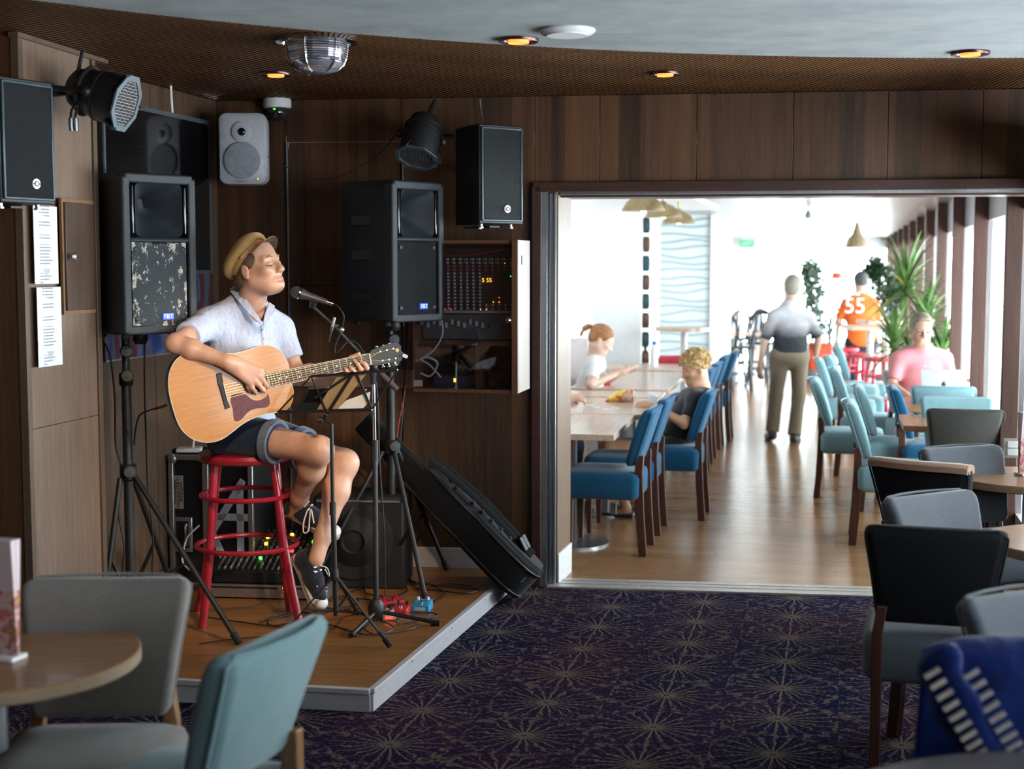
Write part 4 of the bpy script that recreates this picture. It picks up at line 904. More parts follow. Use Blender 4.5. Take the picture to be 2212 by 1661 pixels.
for lab, pts, r in (('black cable hanging from the worn speaker to the floor', [(222, 735), (238, 770), (248, 860), (250, 960), (262, 1010), (255, 1100), (268, 1180), (262, 1248)], .005), ('black cable dropping behind the worn speaker stand', [(313, 733), (312, 820), (316, 960), (320, 1060), (330, 1150), (328, 1250)], .0045)):
    tag(MB().tube(spline([PY(a_, b_, 6.55) for a_, b_ in pts], 6), r, 6).build('hanging_cable', m_cable), lab, 'cable')
tag(MB().tube(spline([PY(a_, b_, 7.3) for a_, b_ in ((880, 690), (876, 780), (872, 850), (866, 930), (858, 960))], 6), .004, 6).build('hanging_cable', m_cable), 'black cable hanging beside the clean speaker', 'cable')
tag(MB().tube(spline([PY(a_, b_, 7.28) for a_, b_ in ((886, 740), (880, 800), (872, 860), (862, 910), (856, 960))], 6), .0035, 6).build('hanging_cable', mk('red_black_cable', (.3, .02, .015), .5)), 'red cable hanging left of the glass cabinet', 'cable')
tag(MB().tube(spline([PY(a_, b_, 7.1) for a_, b_ in ((430, 1135), (405, 1160), (396, 1190), (395, 1215), (410, 1232))], 6), .005, 6).build('white_lead', m_white), 'white lead curving in front of the flight case', 'cable')
# ================================================================ upholstered chairs (face local +y)
def pad(levels, n=5, bow=0):
    """stack of rounded rectangles: (z, y offset, half width, half thickness, corner radius)"""
    rings = []
    for z, yo, hw, ht, r in levels: rings.append([(x, y + yo + bow * (x / max(hw, .01)) ** 2, z) for x, y in rnd_rect(hw, ht, min(r, ht * .98, hw * .98), n)])
    return rings
protos = {}
def chair(loc, yaw, label, fab, leg, group, fine=True):
    key = (fab.name, leg.name)
    if key in protos: return dup(protos[key], tuple(loc), yaw, label, group)
    t = thing('upholstered_chair', label, 'chair', tuple(loc), yaw, group); protos[key] = t
    mb = MB(); mb.loft(pad([(.335, 0, .2, .205, .04), (.345, 0, .218, .222, .05), (.36, 0, .225, .23, .05), (.46, 0, .227, .232, .05), (.488, .0, .22, .225, .06), (.5, 0, .195, .2, .07), (.507, 0, .12, .13, .07)])); mb.build('seat', fab, t, ang=60)
    lv = []
    for z, hw, ht in ((.535, .165, .018), (.545, .178, .03), (.565, .185, .038), (.7, .202, .042), (.83, .222, .04), (.852, .224, .036), (.865, .22, .029), (.873, .211, .02), (.877, .196, .009)):
        q = (z - .53) / .35; lv.append((z, -.205 - .095 * q - .02 * q * q, hw, ht, .034))
    rings = pad(lv, 6, .045)
    MB().loft(rings).build('backrest', fab, t, ang=60)
    pts = []
    for z, yo, hw, ht, r in lv[1:6]: pts.append((-hw * .985, yo - ht * .9 + .045, z))
    top = lv[7]; arc = [(x * top[2] * .93, top[1] - top[3] * .9 + .045 * (x * .93) ** 2, top[0] + .003) for x in (-.95, -.5, 0, .5, .95)]
    pipe = pts + arc + [(-x, y, z) for x, y, z in pts[::-1]]
    MB().tube(pipe, .0045, 6).build('piping', fab, t)
    for s_ in (-1, 1):
        x = s_ * .178
        mb = MB(); pth = [(x, -.25, .0), (x, -.234, .2), (x, -.226, .38), (x, -.222, .5), (x * .92, -.228, .6)]
        for a_, b_ in zip(pth[:-1], pth[1:]): pass
        mb.loft([[(px_ + i * .017, py_ + j * .024, pz_) for i, j in ((-1, -1), (1, -1), (1, 1), (-1, 1))] for px_, py_, pz_ in pth]); mb.build('leg', leg, t, bevel=.004)
        mb = MB(); mb.loft([[(s_ * .19 + i * w_, .19 + j * w_, z) for i, j in ((-1, -1), (1, -1), (1, 1), (-1, 1))] for z, w_ in ((0, .014), (.34, .022))]); mb.build('leg', leg, t, bevel=.004)
    return t
def yaw_of(dx, dy): return math.atan2(-dx, dy)
U = Vector((UX, UY, 0)); DV = Vector((DX, DY, 0))
GB = 'blue chairs along the left tables'; GP = 'pale blue chairs along the aisle'; GD = 'grey chairs around the bar tables'
# left row: rear near leg on the floor at (px, py), chairs face the left tables
def chair_leg(px, py, face, label, fab, group, leg=None, jig=0):
    p = PZ(px, py, 0); f = Vector(face).normalized(); r = Vector((f.y, -f.x, 0))    # r: chair's own right
    near = r if r.y < 0 else -r
    c = p + f * .25 - near * .178; return chair((c.x, c.y, .004), yaw_of(f.x, f.y) + jig, label, fab, leg or m_leg, group)
lface = -U; rface = U
chair_leg(1388.7, 1203, lface, 'saturated blue chair nearest the doorway, at the nearest left table', f_blue, GB)
chair_leg(1420, 1158, lface, 'saturated blue chair tucked directly behind the one nearest the doorway', f_blue, GB)
boyc = chair_leg(1516, 1126, lface, 'saturated blue chair that the curly haired boy sits on', f_blue, GB)
chair_leg(1519, 1030, lface, 'blue chair pushed in right behind the curly haired boy', f_blue, GB)
chair_leg(1535, 1003, lface, 'blue chair at the middle of the left row', f_blue, GB)
chair_leg(1553, 972, lface, 'blue chair second from the far end of the left row', f_blue, GB)
chair_leg(1574, 953, lface, 'blue chair at the far end of the left row', f_blue, GB)
def chair_top(px, py, face, label, fab, group, leg=None, ztop=.872, jig=0, f_off=.32):
    """backrest top centre at (px, py)"""
    p = PZ(px, py, ztop); f = Vector(face).normalized(); c = p + f * f_off; return chair((c.x, c.y, .004), yaw_of(f.x, f.y) + jig, label, fab, leg or m_leg, group)
chair_leg(1841, 1178, rface, 'pale blue aisle chair nearest the bar carpet', f_pale, GP)
chair_leg(1858, 1106, rface, 'pale blue aisle chair directly behind the nearest one', f_pale, GP)
chair_leg(1763.5, 1076, rface, 'pale blue aisle chair pulled out furthest into the aisle', f_pale, GP)
chair_leg(1806, 1030, rface, 'pale blue aisle chair behind the one pulled out', f_pale, GP)
chair_leg(1772, 985, rface, 'pale blue aisle chair beside the walking man, nearer one', f_pale, GP)
chair_leg(1793, 975, rface, 'pale blue aisle chair facing the red stools, nearer one', f_pale, GP)
chair_leg(1792, 938, rface, 'pale blue aisle chair under the orange red bag', f_pale, GP)
chair_leg(1812, 931, rface, 'pale blue aisle chair furthest from the bar', f_pale, GP)
# window side
chair_top(2039, 838, (DX, DY, 0), 'pale blue chair facing the man with the laptop', f_pale, 'pale blue chairs by the windows')
chair_top(2065, 860, (-DX, -DY, 0), 'pale blue chair back to back with the laptop table chair', f_pale, 'pale blue chairs by the windows')
chair_top(1918, 838, rface, 'blue chair at the left side of the laptop table', f_blue, 'pale blue chairs by the windows')
chair_top(2087, 888, (DX, DY, 0), 'grey green chair seen from behind at the small square table', f_olive, GD)
chair_top(2062, 966, (.36, -.93, 0), 'slate grey chair facing the camera beside the far round table', f_slate, GD)
br_ = chair_top(1978, 1005, (.62, .78, 0), 'dark chair with warm lit top edge at the far round table', f_slate_shade, GD)
chair_top(1988, 1068, (.5, -.86, 0), 'slate grey chair wedged between the two dark chair backs', f_slate, GD)
chair_top(2022, 1150, (.28, .96, 0), 'large charcoal chair seen from behind at the right', f_slate_shade, GD)  # back turned from the windows: its shade is painted into the slate fabric
chair_top(2195, 1276, (.42, -.9, 0), 'slate grey chair in the right corner behind the blue jacket', f_slate, GD)
# brown roll added for the warm light on top of the second dark chair
jk = chair_top(2290, 1425, (.1, .99, 0), 'dark chair at the bottom right under the blue jacket', f_slate_shade, GD)
MB().loft([[(x * .222, -.315 + yy + .045 * x * x, .872 + zz - .006 * x ** 8) for yy, zz in ((-.042, -.022), (.042, -.022), (.042, .002), (.026, .014), (-.026, .014), (-.042, .002))] for x in (-1, -.94, -.75, -.4, 0, .4, .75, .94, 1)]).build('lit_top_roll', f_warm_top, br_)['label'] = 'top edge in warm light'
for o_ in [o_ for o_ in bpy.data.objects if o_.get('label') in ('large charcoal chair seen from behind at the right', 'dark chair with warm lit top edge at the far round table')]:
    for c_ in o_.children:
        if c_.name.startswith('seat'): c_.data = c_.data.copy(); c_.data.materials[0] = f_slate; c_['label'] = 'slate grey seat cushion'
# left foreground
chair_top(240, 1248, (.05, -1, 0), 'warm lit teal chair facing the camera behind the round table', f_teal_warm, 'chairs at the near left table', m_legmid)  # warm lamp light painted into the fabric; same teal as its neighbour
chair_top(622, 1382, (-.93, .37, 0), 'teal chair with its back turned in the left foreground', f_teal, 'chairs at the near left table', m_legmid)
# ================================================================ tables
def round_table(c, r, label, m, h=.75, th=.035):
    t = thing('round_table', label, 'table', (c[0], c[1], .001))
    mb = MB(); mb.lathe([(0, h - th), (r - .004, h - th), (r, h - th + .004), (r, h - .004), (r - .004, h), (0, h)], 64); o = mb.build('tabletop', [m, m_tabedge], t)
    for p in o.data.polygons: p.material_index = 1 if abs(p.normal.z) < .5 else 0
    MB().lathe([(.03, .03), (.03, h - th)], 16).build('column', m_steel, t); MB().lathe([(.21, 0), (.21, .01), (.05, .03), (0, .03)], 32).build('foot', m_steel, t); return t
round_table((PZ(120, 1415, .75).x - .16, PZ(120, 1412, .75).y, 0), .36, 'round oak table with pale edge in the left foreground', m_table)
rt1 = PZ(2150, 1030, .75); round_table((rt1.x + .16, rt1.y, 0), .34, 'round oak table with menu card beside the window', m_table)
rt2 = PZ(2135, 1168, .75); round_table((rt2.x + .34, rt2.y, 0), .34, 'round oak table behind the large charcoal chair', m_table)
rt3 = PZ(2160, 1622, .75); round_table((rt3.x + .05, rt3.y - .6, 0), .6, 'round dark table cut by the bottom right corner', mk('dark_table', (.06, .05, .055), .4))
def menu_card(px, py, z, label, h, w, yaw, Y=None):
    c = PZ(px, py, z); t = thing('menu_card', label, 'menu', tuple(c), yaw)
    m, b = newmat('menu_print', .4); n = noise(coords(), 22, 2); zz = sepxyz(coords())[2]
    setc(b, mixc((zz / h)._m('LESS_THAN', .58), (.6, .48, .5), ramp(n, [(.3, (.45, .4, .1)), (.42, (.4, .08, .1)), (.52, (.65, .5, .45)), (.62, (.5, .1, .12)), (.75, (.6, .55, .6))])))
    MB().box((0, 0, .006), (w * 1.05, .06, .012)).build('foot', m_black if w < .09 else m_white, t, bevel=.002)
    for s_ in (-1, 1):
        mb = MB(); mb.hexa([(-w / 2, s_ * .001, .01), (w / 2, s_ * .001, .01), (w / 2, s_ * .003, .01), (-w / 2, s_ * .003, .01), (-w / 2, s_ * .001, h), (w / 2, s_ * .001, h), (w / 2, s_ * .018, h), (-w / 2, s_ * .018, h)]); mb.build('leaf', [m, m_white], t)
    return t
menu_card(-18, 1420, .752, 'folded white menu card on the left foreground table', .30, .16, R(-18))
mc = menu_card(2220, 1026, .752, 'pink menu card in black holder on the window side table', .295, .105, R(20))
MB().tube([(-.035, -.03, .012), (-.035, -.03, .11), (.01, -.03, .12), (.01, -.03, .012)], .005, 6).build('holder_wire', m_black, mc)
text('CO', 'lettering', mk('brown_ink', (.2, .08, .06), .6), mc, T(-.0, -.021, .14) @ Rx(R(90)), .02, .0005)
# sports jacket draped over the nearest dark chair
jb = jk.matrix_basis.copy(); MWj = MW[jk.name]
def jacketmat():
    m, b = newmat('royal_blue_knit', .85); b.inputs['Specular IOR Level'].default_value = .1; b.inputs['Sheen Weight'].default_value = .12
    n = noise(coords(), 9, 3); setc(b, ramp(n, [(.3, (.0015, .006, .05)), (.7, (.004, .02, .14))])); bump(b, noise(coords(), 14, 3), .6, .02); return m
t = thing('sports_jacket', 'royal blue sports jacket with white stripes draped over the dark chair', 'jacket', tuple(MWj @ Vector((0, -.3, .8))), jk.rotation_euler.z); MW[t.name] = MWj @ T(0, -.3, .8); m_jk = jacketmat()
rows = []
for i in range(25):
    u_ = i / 24; x = -.29 + .56 * u_; row = []
    for j, (y, z) in enumerate(((.1, -.34), (.085, -.2), (.07, -.08), (.055, .04), (.035, .095), (-.005, .112), (-.05, .09), (-.075, .02), (-.095, -.12), (-.115, -.28), (-.14, -.46))):
        fl = .016 * math.sin(u_ * 17 + j * .5) * min(1, abs(j - 5) / 3); e = .05 * math.cos(u_ * math.pi * 2) * (j > 6)
        row.append((x + .02 * (j - 5) * (u_ - .5), y - fl - .05 * (1 if j > 5 else -1) * .2, z - .035 * (2 * u_ - 1) ** 4 - .0 * e))
    rows.append(row)
vs = [p for r_ in rows for p in r_]; nj = 11; fs = [(i * nj + j, i * nj + j + 1, (i + 1) * nj + j + 1, (i + 1) * nj + j) for i in range(24) for j in range(10)]
o = MB().add(vs, fs).build('body', m_jk, t, ang=180); sm = o.modifiers.new('thickness', 'SOLIDIFY'); sm.thickness = .014; sm.offset = 0; q = o.modifiers.new('subdivision', 'SUBSURF'); q.levels = 1; q.render_levels = 1
sl = spline([(-.27, -.07, .085), (-.255, -.15, .02), (-.2, -.19, -.1), (-.17, -.19, -.25), (-.2, -.2, -.42)], 5)
o = MB().tube(sl, [.05 + .02 * math.sin(i * 1.3) * .4 for i in range(len(sl))], 12, flat=.55).build('sleeve', m_jk, t, ang=180)
sl = spline([(.2, -.08, .08), (.235, -.16, .0), (.25, -.18, -.15), (.22, -.18, -.42)], 5); MB().tube(sl, .06, 12, flat=.5).build('sleeve', m_jk, t, ang=180)
m_stripe = mk('white_stripe', (.36, .32, .3), .8, bmp=.4, bscale=120)
for k in range(2):
    a_, b_ = (-.3 + .08 * k, -.14, .075 - .0 * k), (-.14 + .08 * k, -.225 + .0, -.2)
    for i in range(15):
        p_ = Vector(a_).lerp(Vector(b_), (i + .5) / 15) + Vector((0, -.03 * math.sin(math.pi * i / 10) - .008, 0)); MB().bar(p_ + Vector((-.015, 0, -.008)), p_ + Vector((.015, 0, .012)), .009, .009, up=(0, 1, 0)).build('stripe', m_stripe, t)
# rectangular dining tables: pixel corners on the top surface
def long_table(p_near, p_far, width, side, label, m=m_tabpale, h=.75):
    a_, b_ = PZ(*p_near, h), PZ(*p_far, h); d_ = (b_ - a_).normalized(); n_ = Vector((-d_.y, d_.x, 0)) * side; L_ = (b_ - a_).length
    t = thing('dining_table', label, 'table', (a_.x, a_.y, .004), math.atan2(d_.y, d_.x), 'rectangular dining tables')
    MB().box((L_ / 2, side * width / 2, h - .018), (L_, width, .036)).build('tabletop', m, t, bevel=.004)
    MB().box((L_ / 2, side * width * .5, h / 2), (.07, .07, h - .04)).build('column', m_steel, t); MB().lathe([(.24, 0), (.24, .012), (.05, .03), (0, .03)], 28, T(L_ / 2, side * width * .5, 0)).build('foot', m_steel, t); return t
long_table((1327, 941), (1373, 897), .68, 1, 'pale dining table nearest the doorway on the left')
long_table((1402, 897), (1428, 862), .72, 1, 'pale dining table with cards and the chip bag')
long_table((1429, 860), (1440, 847), .75, 1, 'narrow pale dining table between snack bag and girl')
long_table((1444, 843), (1488, 805), .8, 1, 'pale dining table in front of the girl')
long_table((1493, 801), (1508, 787), .9, 1, 'far pale dining table with the white bottle')
long_table((1951, 921), (1941, 896), .8, -1, 'small square table by the windows with brown edge', m_table)
long_table((1932, 880), (1930, 858), .8, -1, 'table by the windows carrying the laptop', m_table)
long_table((1905, 815), (1903, 800), .8, -1, 'table beyond the seated man by the windows', m_table)
# bench along the left wall
bn = thing('wall_bench', 'pale upholstered bench along the left wall of the dining room', 'bench', (LW(9), 8.2, 0)); MW[bn.name] = T(LW(9), 8.2, 0); m_bench = fabric('bench_fabric', (.35, .29, .29))
for Y0, Y1 in ((8.3, 10.2), (10.22, 12.1), (12.12, 14)):
    P_ = lambda Y, d_, z: Vector((LW(Y) + d_, Y, z)) - Vector((LW(9), 8.2, 0))
    for (d0, d1, z0, z1, nm) in ((.02, .52, .0, .36, 'base'), (.02, .54, .36, .47, 'seat'), (.02, .13, .47, 1.02, 'backrest')):
        mb = MB(); mb.hexa([P_(Y0, d0, z0), P_(Y0, d1, z0), P_(Y1, d1, z0), P_(Y1, d0, z0), P_(Y0, d0, z1), P_(Y0, d1, z1), P_(Y1, d1, z1), P_(Y1, d0, z1)]); mb.build(nm, m_bench if nm != 'base' else m_oak, bn, bevel=.02 if nm != 'base' else .004)
# ================================================================ things on the dining tables
c = PZ(1345, 868, .75); t = thing('chip_bag', 'red and yellow snack bag lying on the left table', 'snack bag', tuple(c), R(-6))
m, b = newmat('foil_print', .25, .2); n = noise(coords('Object', (2, 1, 1)), 9, 2); setc(b, ramp(n, [(.3, (.75, .5, .06)), (.45, (.8, .62, .1)), (.52, (.65, .08, .05)), (.62, (.7, .6, .5)), (.7, (.6, .1, .06))])); bump(b, noise(coords(), 22, 3), .5, .02)
rings = []
for x, hy, hz in ((-.12, .05, .006), (-.1, .055, .018), (-.05, .07, .036), (.02, .075, .045), (.06, .07, .048), (.075, .06, .05)): rings.append([(x, y, hz + z) for y, z in rnd_rect(hy, hz, hz * .95, 3)])
MB().loft(rings, cap=True).build('bag', m, t); MB().ball((.077, 0, .05), (.006, .052, .042)).build('open_end', mk('foil_inside', (.25, .22, .17), .25, .7, var=.5, scale=60), t)
for i, (px_, py_, yw, lab) in enumerate(((1290, 880, .3, 'white playing card lying left of the snack bag'), (1310, 885, -.4, 'white playing card near the table edge'), (1328, 882, .1, 'white playing card in front of the snack bag'), (1275, 876, -.2, 'white playing card closest to the hidden player'))):
    tag(MB().box((0, 0, .002), (.06, .09, .001)).build('playing_card', m_paper), lab, 'card', 'playing cards on the left table'); o = bpy.data.objects['playing_card' if i == 0 else 'playing_card.%03d' % i]; o.location = PZ(px_, py_, .752); o.rotation_euler = (0, 0, yw)
c = PZ(1413, 795, .75); t = thing('water_bottle', 'white bottle with blue cap on the far left table', 'bottle', tuple(c))
MB().lathe([(0, 0), (.035, 0), (.037, .01), (.037, .17), (.03, .2), (.018, .215), (.018, .225), (0, .225)], 20).build('body', m_white, t); MB().lathe([(.02, .222), (.021, .255), (0, .258)], 16).build('cap', mk('blue_cap', (.02, .12, .5), .4), t)
c = PY(1455, 790, 14.4); tag(MB().loft([[(x * s_, y * s_, z) for x, y in rnd_rect(.16, .11, .04)] for z, s_ in ((0, .8), (.03, 1), (.07, 1), (.1, .8))]).build('red_cushion', mk('red_cloth', (.5, .03, .05), .8)), 'red cushion on the far seat behind the boy', 'cushion').location = c
# laptop
c = PZ(2040, 866, .754); t = thing('laptop', 'open silver laptop in front of the man in pink', 'laptop', tuple(c), R(-13) + R(8)); m_lap = mk('laptop_silver', (.5, .51, .53), .35, .8, var=.03)
MB().box((0, .12, .008), (.32, .22, .014)).build('base', m_lap, t, bevel=.004)
mb = MB(); mb.M = T(0, .01, .014) @ Rx(R(-16)); mb.box((0, -.0, .108), (.32, .007, .216)); mb.build('lid', m_lap, t, bevel=.003)
mb = MB(); mb.M = T(0, .01, .014) @ Rx(R(-16)); mb.ball((0, -.0045, .105), (.016, .0015, .018), 14, 8); mb.ball((.004, -.0045, .128), (.004, .001, .007), 8, 5); mb.build('emblem', m_black, t)
c = PY(2187, 968, 8.02)
t = thing('power_socket', 'double white power socket low on the window pillar', 'socket', tuple(c), -TH)
MB().box((0, 0, 0), (.1, .014, .11)).build('plate', mk('socket_frame', (.4, .36, .33), .4), t, bevel=.003); 
for z in (-.022, .022): MB().box((0, -.009, z), (.06, .008, .038)).build('outlet', m_white, t, bevel=.006)
# ================================================================ lamps, picture strip, exit sign, far furniture
m_gold = mk('brass_shade', (.4, .3, .16), .35, .75)
for i, (px_, py_, Y, lab) in enumerate(((1390, 442, 10.2, 'brass dome pendant closest to the doorway'), (1433, 458, 11.7, 'middle one of the three brass dome pendants'), (1466, 472, 13.2, 'brass dome pendant furthest from the doorway'))):
    c = PY(px_, py_, Y); t = thing('pendant_lamp', lab, 'lamp', tuple(c), group='brass dome pendants')
    MB().lathe([(.155, -.045), (.15, -.03), (.12, .02), (.075, .055), (.03, .07), (.02, .09), (0, .09)], 28).build('shade', m_gold, t)
    MB().tube([(0, 0, .085), (0, 0, 2.35 - c.z)], .012, 8).build('stem', m_gold, t); MB().lathe([(0, 2.34 - c.z), (.05, 2.335 - c.z), (.05, 2.35 - c.z)], 16).build('canopy', m_gold, t)
    MB().ball((0, 0, -.02), .035, 10, 6).build('bulb', m_led('bulb_glow', (1, .8, .55), 4), t)
sp = PY(1397, 500, 15.35)
for k in range(8):
    z = 2.16 - k * .205; t = thing('framed_picture', 'dark framed picture %s in the strip on the projecting wall' % ('first from the top', 'second from the top', 'third from the top', 'fourth from the top', 'fifth from the top', 'sixth from the top', 'second from the bottom', 'lowest')[k], 'picture', (sp.x - .0, 15.4 + 0, z), 0, 'pictures on the projecting wall')
    MB().prism([(.085 * math.cos(R(a_)), .085 * math.sin(R(a_))) for a_ in range(0, 360, 15)], -.03, .03, Ry(R(90))).build('frame', mk('frame_dark%d' % (k % 2), ((.02, .06, .07), (.1, .05, .03))[k % 2], .5), t)
    MB().box((.036, .02, 0), (.008, .1, .12)).build('print', mk('print_%d' % (k % 3), ((.6, .45, .4), (.7, .68, .6), (.3, .5, .65))[k % 3], .5), t)
tag(MB().box((sp.x + .0, 15.4, .62), (.03, .03, .5)).build('strip_post', m_black), 'dark post under the picture strip', 'post')
def bar_table(px_, py_, Y, r, label, m=m_tabpale, sq=False):
    c = PY(px_, py_, Y); h = c.z; t = thing('high_table', label, 'table', (c.x, c.y, .004))
    (MB().box((0, 0, h - .02), (2 * r, 2 * r, .04)) if sq else MB().lathe([(0, h - .04), (r, h - .04), (r, h), (0, h)], 32)).build('tabletop', m, t)
    MB().tube([(0, 0, .02), (0, 0, h - .03)], .035, 12).build('column', m_white, t); MB().lathe([(.25, 0), (.25, .015), (0, .02)], 24).build('foot', m_steel, t); return t
bar_table(1478, 707, 14.9, .3, 'high table in front of the wave partition')
bar_table(1590, 716, 21, .55, 'high pale table at the far glass door', sq=True)
bar_table(1660, 720, 22.5, .4, 'smaller high table left of the walking man', sq=True)
bar_table(1918, 692, 15.6, .28, 'high table where the man in orange stands', sq=True)
bar_table(1880, 704, 14.9, .25, 'lower high table in front of the man in orange', sq=True)
bar_stool((PY(1858, 845, 15.3).x, 15.3, .004), .3, m_pinkred, 'bright red stool nearest the dracaena', feet=[(.17, .17), (-.17, .17), (-.17, -.17), (.17, -.17)], seat_r=.17)
bar_stool((PY(1822, 845, 16.4).x, 16.4, .004), .5, m_pinkred, 'bright red stool left of the man in orange', feet=[(.17, .17), (-.17, .17), (-.17, -.17), (.17, -.17)], seat_r=.17)
bar_stool((PY(1888, 845, 14.9).x, 14.7, .004), .1, m_pinkred, 'bright red stool tucked behind the nearest red one', feet=[(.17, .17), (-.17, .17), (-.17, -.17), (.17, -.17)], seat_r=.17)
cb = None
def bistro(px_, Y, yaw, label):
    global cb
    c = PY(px_, 800, Y)
    if cb: return dup(cb, (c.x, c.y, .004), yaw, label, 'black bistro chairs at the glass door')
    t = cb = thing('bistro_chair', label, 'chair', (c.x, c.y, .004), yaw, 'black bistro chairs at the glass door')
    MB().lathe([(0, .6), (.2, .6), (.21, .62), (0, .635)], 20).build('seat', m_black, t)
    for a_ in (45, 135, 225, 315): MB().tube([(.15 * math.cos(R(a_)), .15 * math.sin(R(a_)), .6), (.22 * math.cos(R(a_)), .22 * math.sin(R(a_)), 0)], .021, 6).build('leg', m_black, t)
    MB().tube(spline([(-.18, -.12, .6), (-.2, -.18, .85), (-.12, -.2, 1.02), (.12, -.2, 1.02), (.2, -.18, .85), (.18, -.12, .6)]), .022, 6).build('back_hoop', m_black, t)
    for x in (-.08, 0, .08): MB().tube([(x, -.16, .62), (x, -.2, 1.0)], .016, 6).build('spindle', m_black, t)
    MB().tube([(.19 * math.cos(R(30 * k)), .19 * math.sin(R(30 * k)), .25) for k in range(12)], .01, 6, closed=True).build('foot_ring', m_black, t); return t
for i, (px_, Y) in enumerate(((1556, 19.6), (1578, 21.4), (1600, 19.4), (1622, 21.8), (1640, 20.4))): bistro(px_, Y, .7 * i, ('leftmost black bistro chair at the glass door', 'black bistro chair behind the high pale table', 'black bistro chair in front of the high pale table', 'black bistro chair between the two far high tables', 'black bistro chair just left of the walking man')[i])
c = PY(1613, 526, 30.3); t = thing('exit_sign', 'green exit sign over the far glass door', 'sign', tuple(c)); MB().box((0, 0, 0), (.28, .05, .15)).build('box', mk('exit_green', (.02, .3, .12), .4, emit=((.05, .45, .2), .35)), t); text('EXIT', 'lettering', m_white, t, T(0, -.03, 0) @ Rx(R(90)), .1, .001)
c = PY(1698, 468, 17); t = thing('globe_pendant', 'small glowing globe pendant over the aisle', 'lamp', tuple(c)); MB().ball((0, 0, -.02), .055).build('globe', m_led('globe_glow', (1, .85, .6), 5), t); MB().lathe([(.02, .02), (.035, .05), (.015, .11), (0, .12)], 16).build('socket', m_gold, t); MB().tube([(0, 0, .1), (0, 0, 2.35 - c.z)], .006, 6).build('cord', m_black, t)
c = PY(1851, 522, 17.5); t = thing('wicker_pendant', 'bell shaped wicker pendant near the windows', 'lamp', tuple(c)); m_wick = mk('wicker', (.32, .23, .14), .8, var=.4, scale=40, bmp=.6)
MB().lathe([(.12, -.07), (.13, -.05), (.11, .02), (.06, .09), (.035, .17), (.02, .23), (0, .24)], 24).build('shade', m_wick, t); MB().tube([(0, 0, .23), (0, 0, 2.35 - c.z)], .008, 6).build('cord', m_black, t)
c = PY(1746, 466, 15.5); t = thing('ceiling_spot', 'small dark spot lamp hanging over the aisle', 'lamp', tuple(c)); MB().lathe([(.03, -.03), (.04, 0), (.02, .05), (0, .06)], 16).build('head', mk('spot_grey', (.2, .25, .2), .4), t); MB().tube([(0, 0, .05), (0, 0, 2.35 - c.z)], .01, 6).build('stem', m_white, t)
c = PY(1808, 596, 22); t = thing('floor_lamp', 'thin floor lamp with red shade left of the man in orange', 'lamp', (c.x, c.y, .004)); MB().lathe([(.09, c.z - .05), (.07, c.z + .05), (.0, c.z + .055)], 20).build('shade', mk('red_shade', (.7, .06, .03), .5), t); MB().tube([(0, 0, 0), (0, 0, c.z)], .012, 8).build('pole', m_steel, t); MB().lathe([(.14, 0), (.14, .02), (0, .025)], 20).build('base', m_steel, t)
# ================================================================ plants
def leaf_strip(base, dirh, length, lift, droop, w, n=7):
    pts = []; d = Vector((math.cos(dirh), math.sin(dirh), 0))
    for i in range(n):
        s_ = i / (n - 1); pts.append(Vector(base) + d * (length * s_ * (.55 + .45 * s_)) + Vector((0, 0, lift * s_ - droop * s_ * s_)))
    side = Vector((-d.y, d.x, 0)); vs = []; fs = []
    for i, p in enumerate(pts):
        s_ = i / (n - 1); ww = w * (.35 + 1.3 * s_ if s_ < .5 else 2.0 * (1 - s_)) + .0008; vs += [p - side * ww, p + Vector((0, 0, .25 * ww)), p + side * ww]
    for i in range(n - 1):
        a = i * 3; fs += [(a, a + 1, a + 4, a + 3), (a + 1, a + 2, a + 5, a + 4)]
    return vs, fs
m_leaf = mk('dracaena_leaf', (.1, .19, .05), .45, var=.45, scale=7); m_leafd = mk('dark_leaf', (.012, .04, .012), .5, var=.4, scale=9); m_leafb = mk('blue_green_leaf', (.12, .23, .2), .5, var=.3, scale=9); m_leafy = mk('yellow_leaf', (.4, .38, .06), .5, var=.3)
def dracaena(c, label, crowns, m, pot_h=.35):
    t = thing('potted_dracaena', label, 'plant', tuple(c)); MB().lathe([(0, 0), (.13, 0), (.17, pot_h), (.15, pot_h), (.14, pot_h - .03), (0, pot_h - .03)], 24).build('pot', mk('pot_grey', (.25, .25, .27), .6), t)
    for (x, y, z, n, L, w) in crowns:
        MB().tube(spline([(x * .2, y * .2, pot_h - .05), (x * .6, y * .6, z * .6), (x, y, z)]), .02, 8).build('stem', mk('bark', (.2, .15, .1), .8), t)
        for k in range(n):
            a = k * 2.4 + rnd.random() * .3; up = 1 - k / n; vs, fs = leaf_strip((x, y, z - .1 + .12 * up), a, L * (.55 + .5 * rnd.random()) * (1.05 - .5 * up), L * (.25 + .85 * up), L * (.75 - .55 * up), w); MB().add(vs, fs).build('leaf', m_leafy if k % 17 == 16 else m, t, ang=180)
    return t
dc = PY(1975, 840, 13.6)
dracaena((dc.x, dc.y, .004), 'tall dracaena with drooping green leaves behind the man in pink', [(-.1, 0, 1.5, 70, .62, .021), (.1, .05, 1.12, 64, .6, .021), (-.24, -.12, .95, 50, .55, .02), (.24, -.05, .85, 44, .5, .022), (-.05, -.15, .75, 40, .5, .022)], m_leaf)
dracaena((PY(1790, 840, 18).x, 18, .004), 'blue green spiky plant between walking man and man in orange', [(0, 0, .85, 34, .42, .016), (.15, .1, 1.1, 22, .35, .015)], m_leafb)
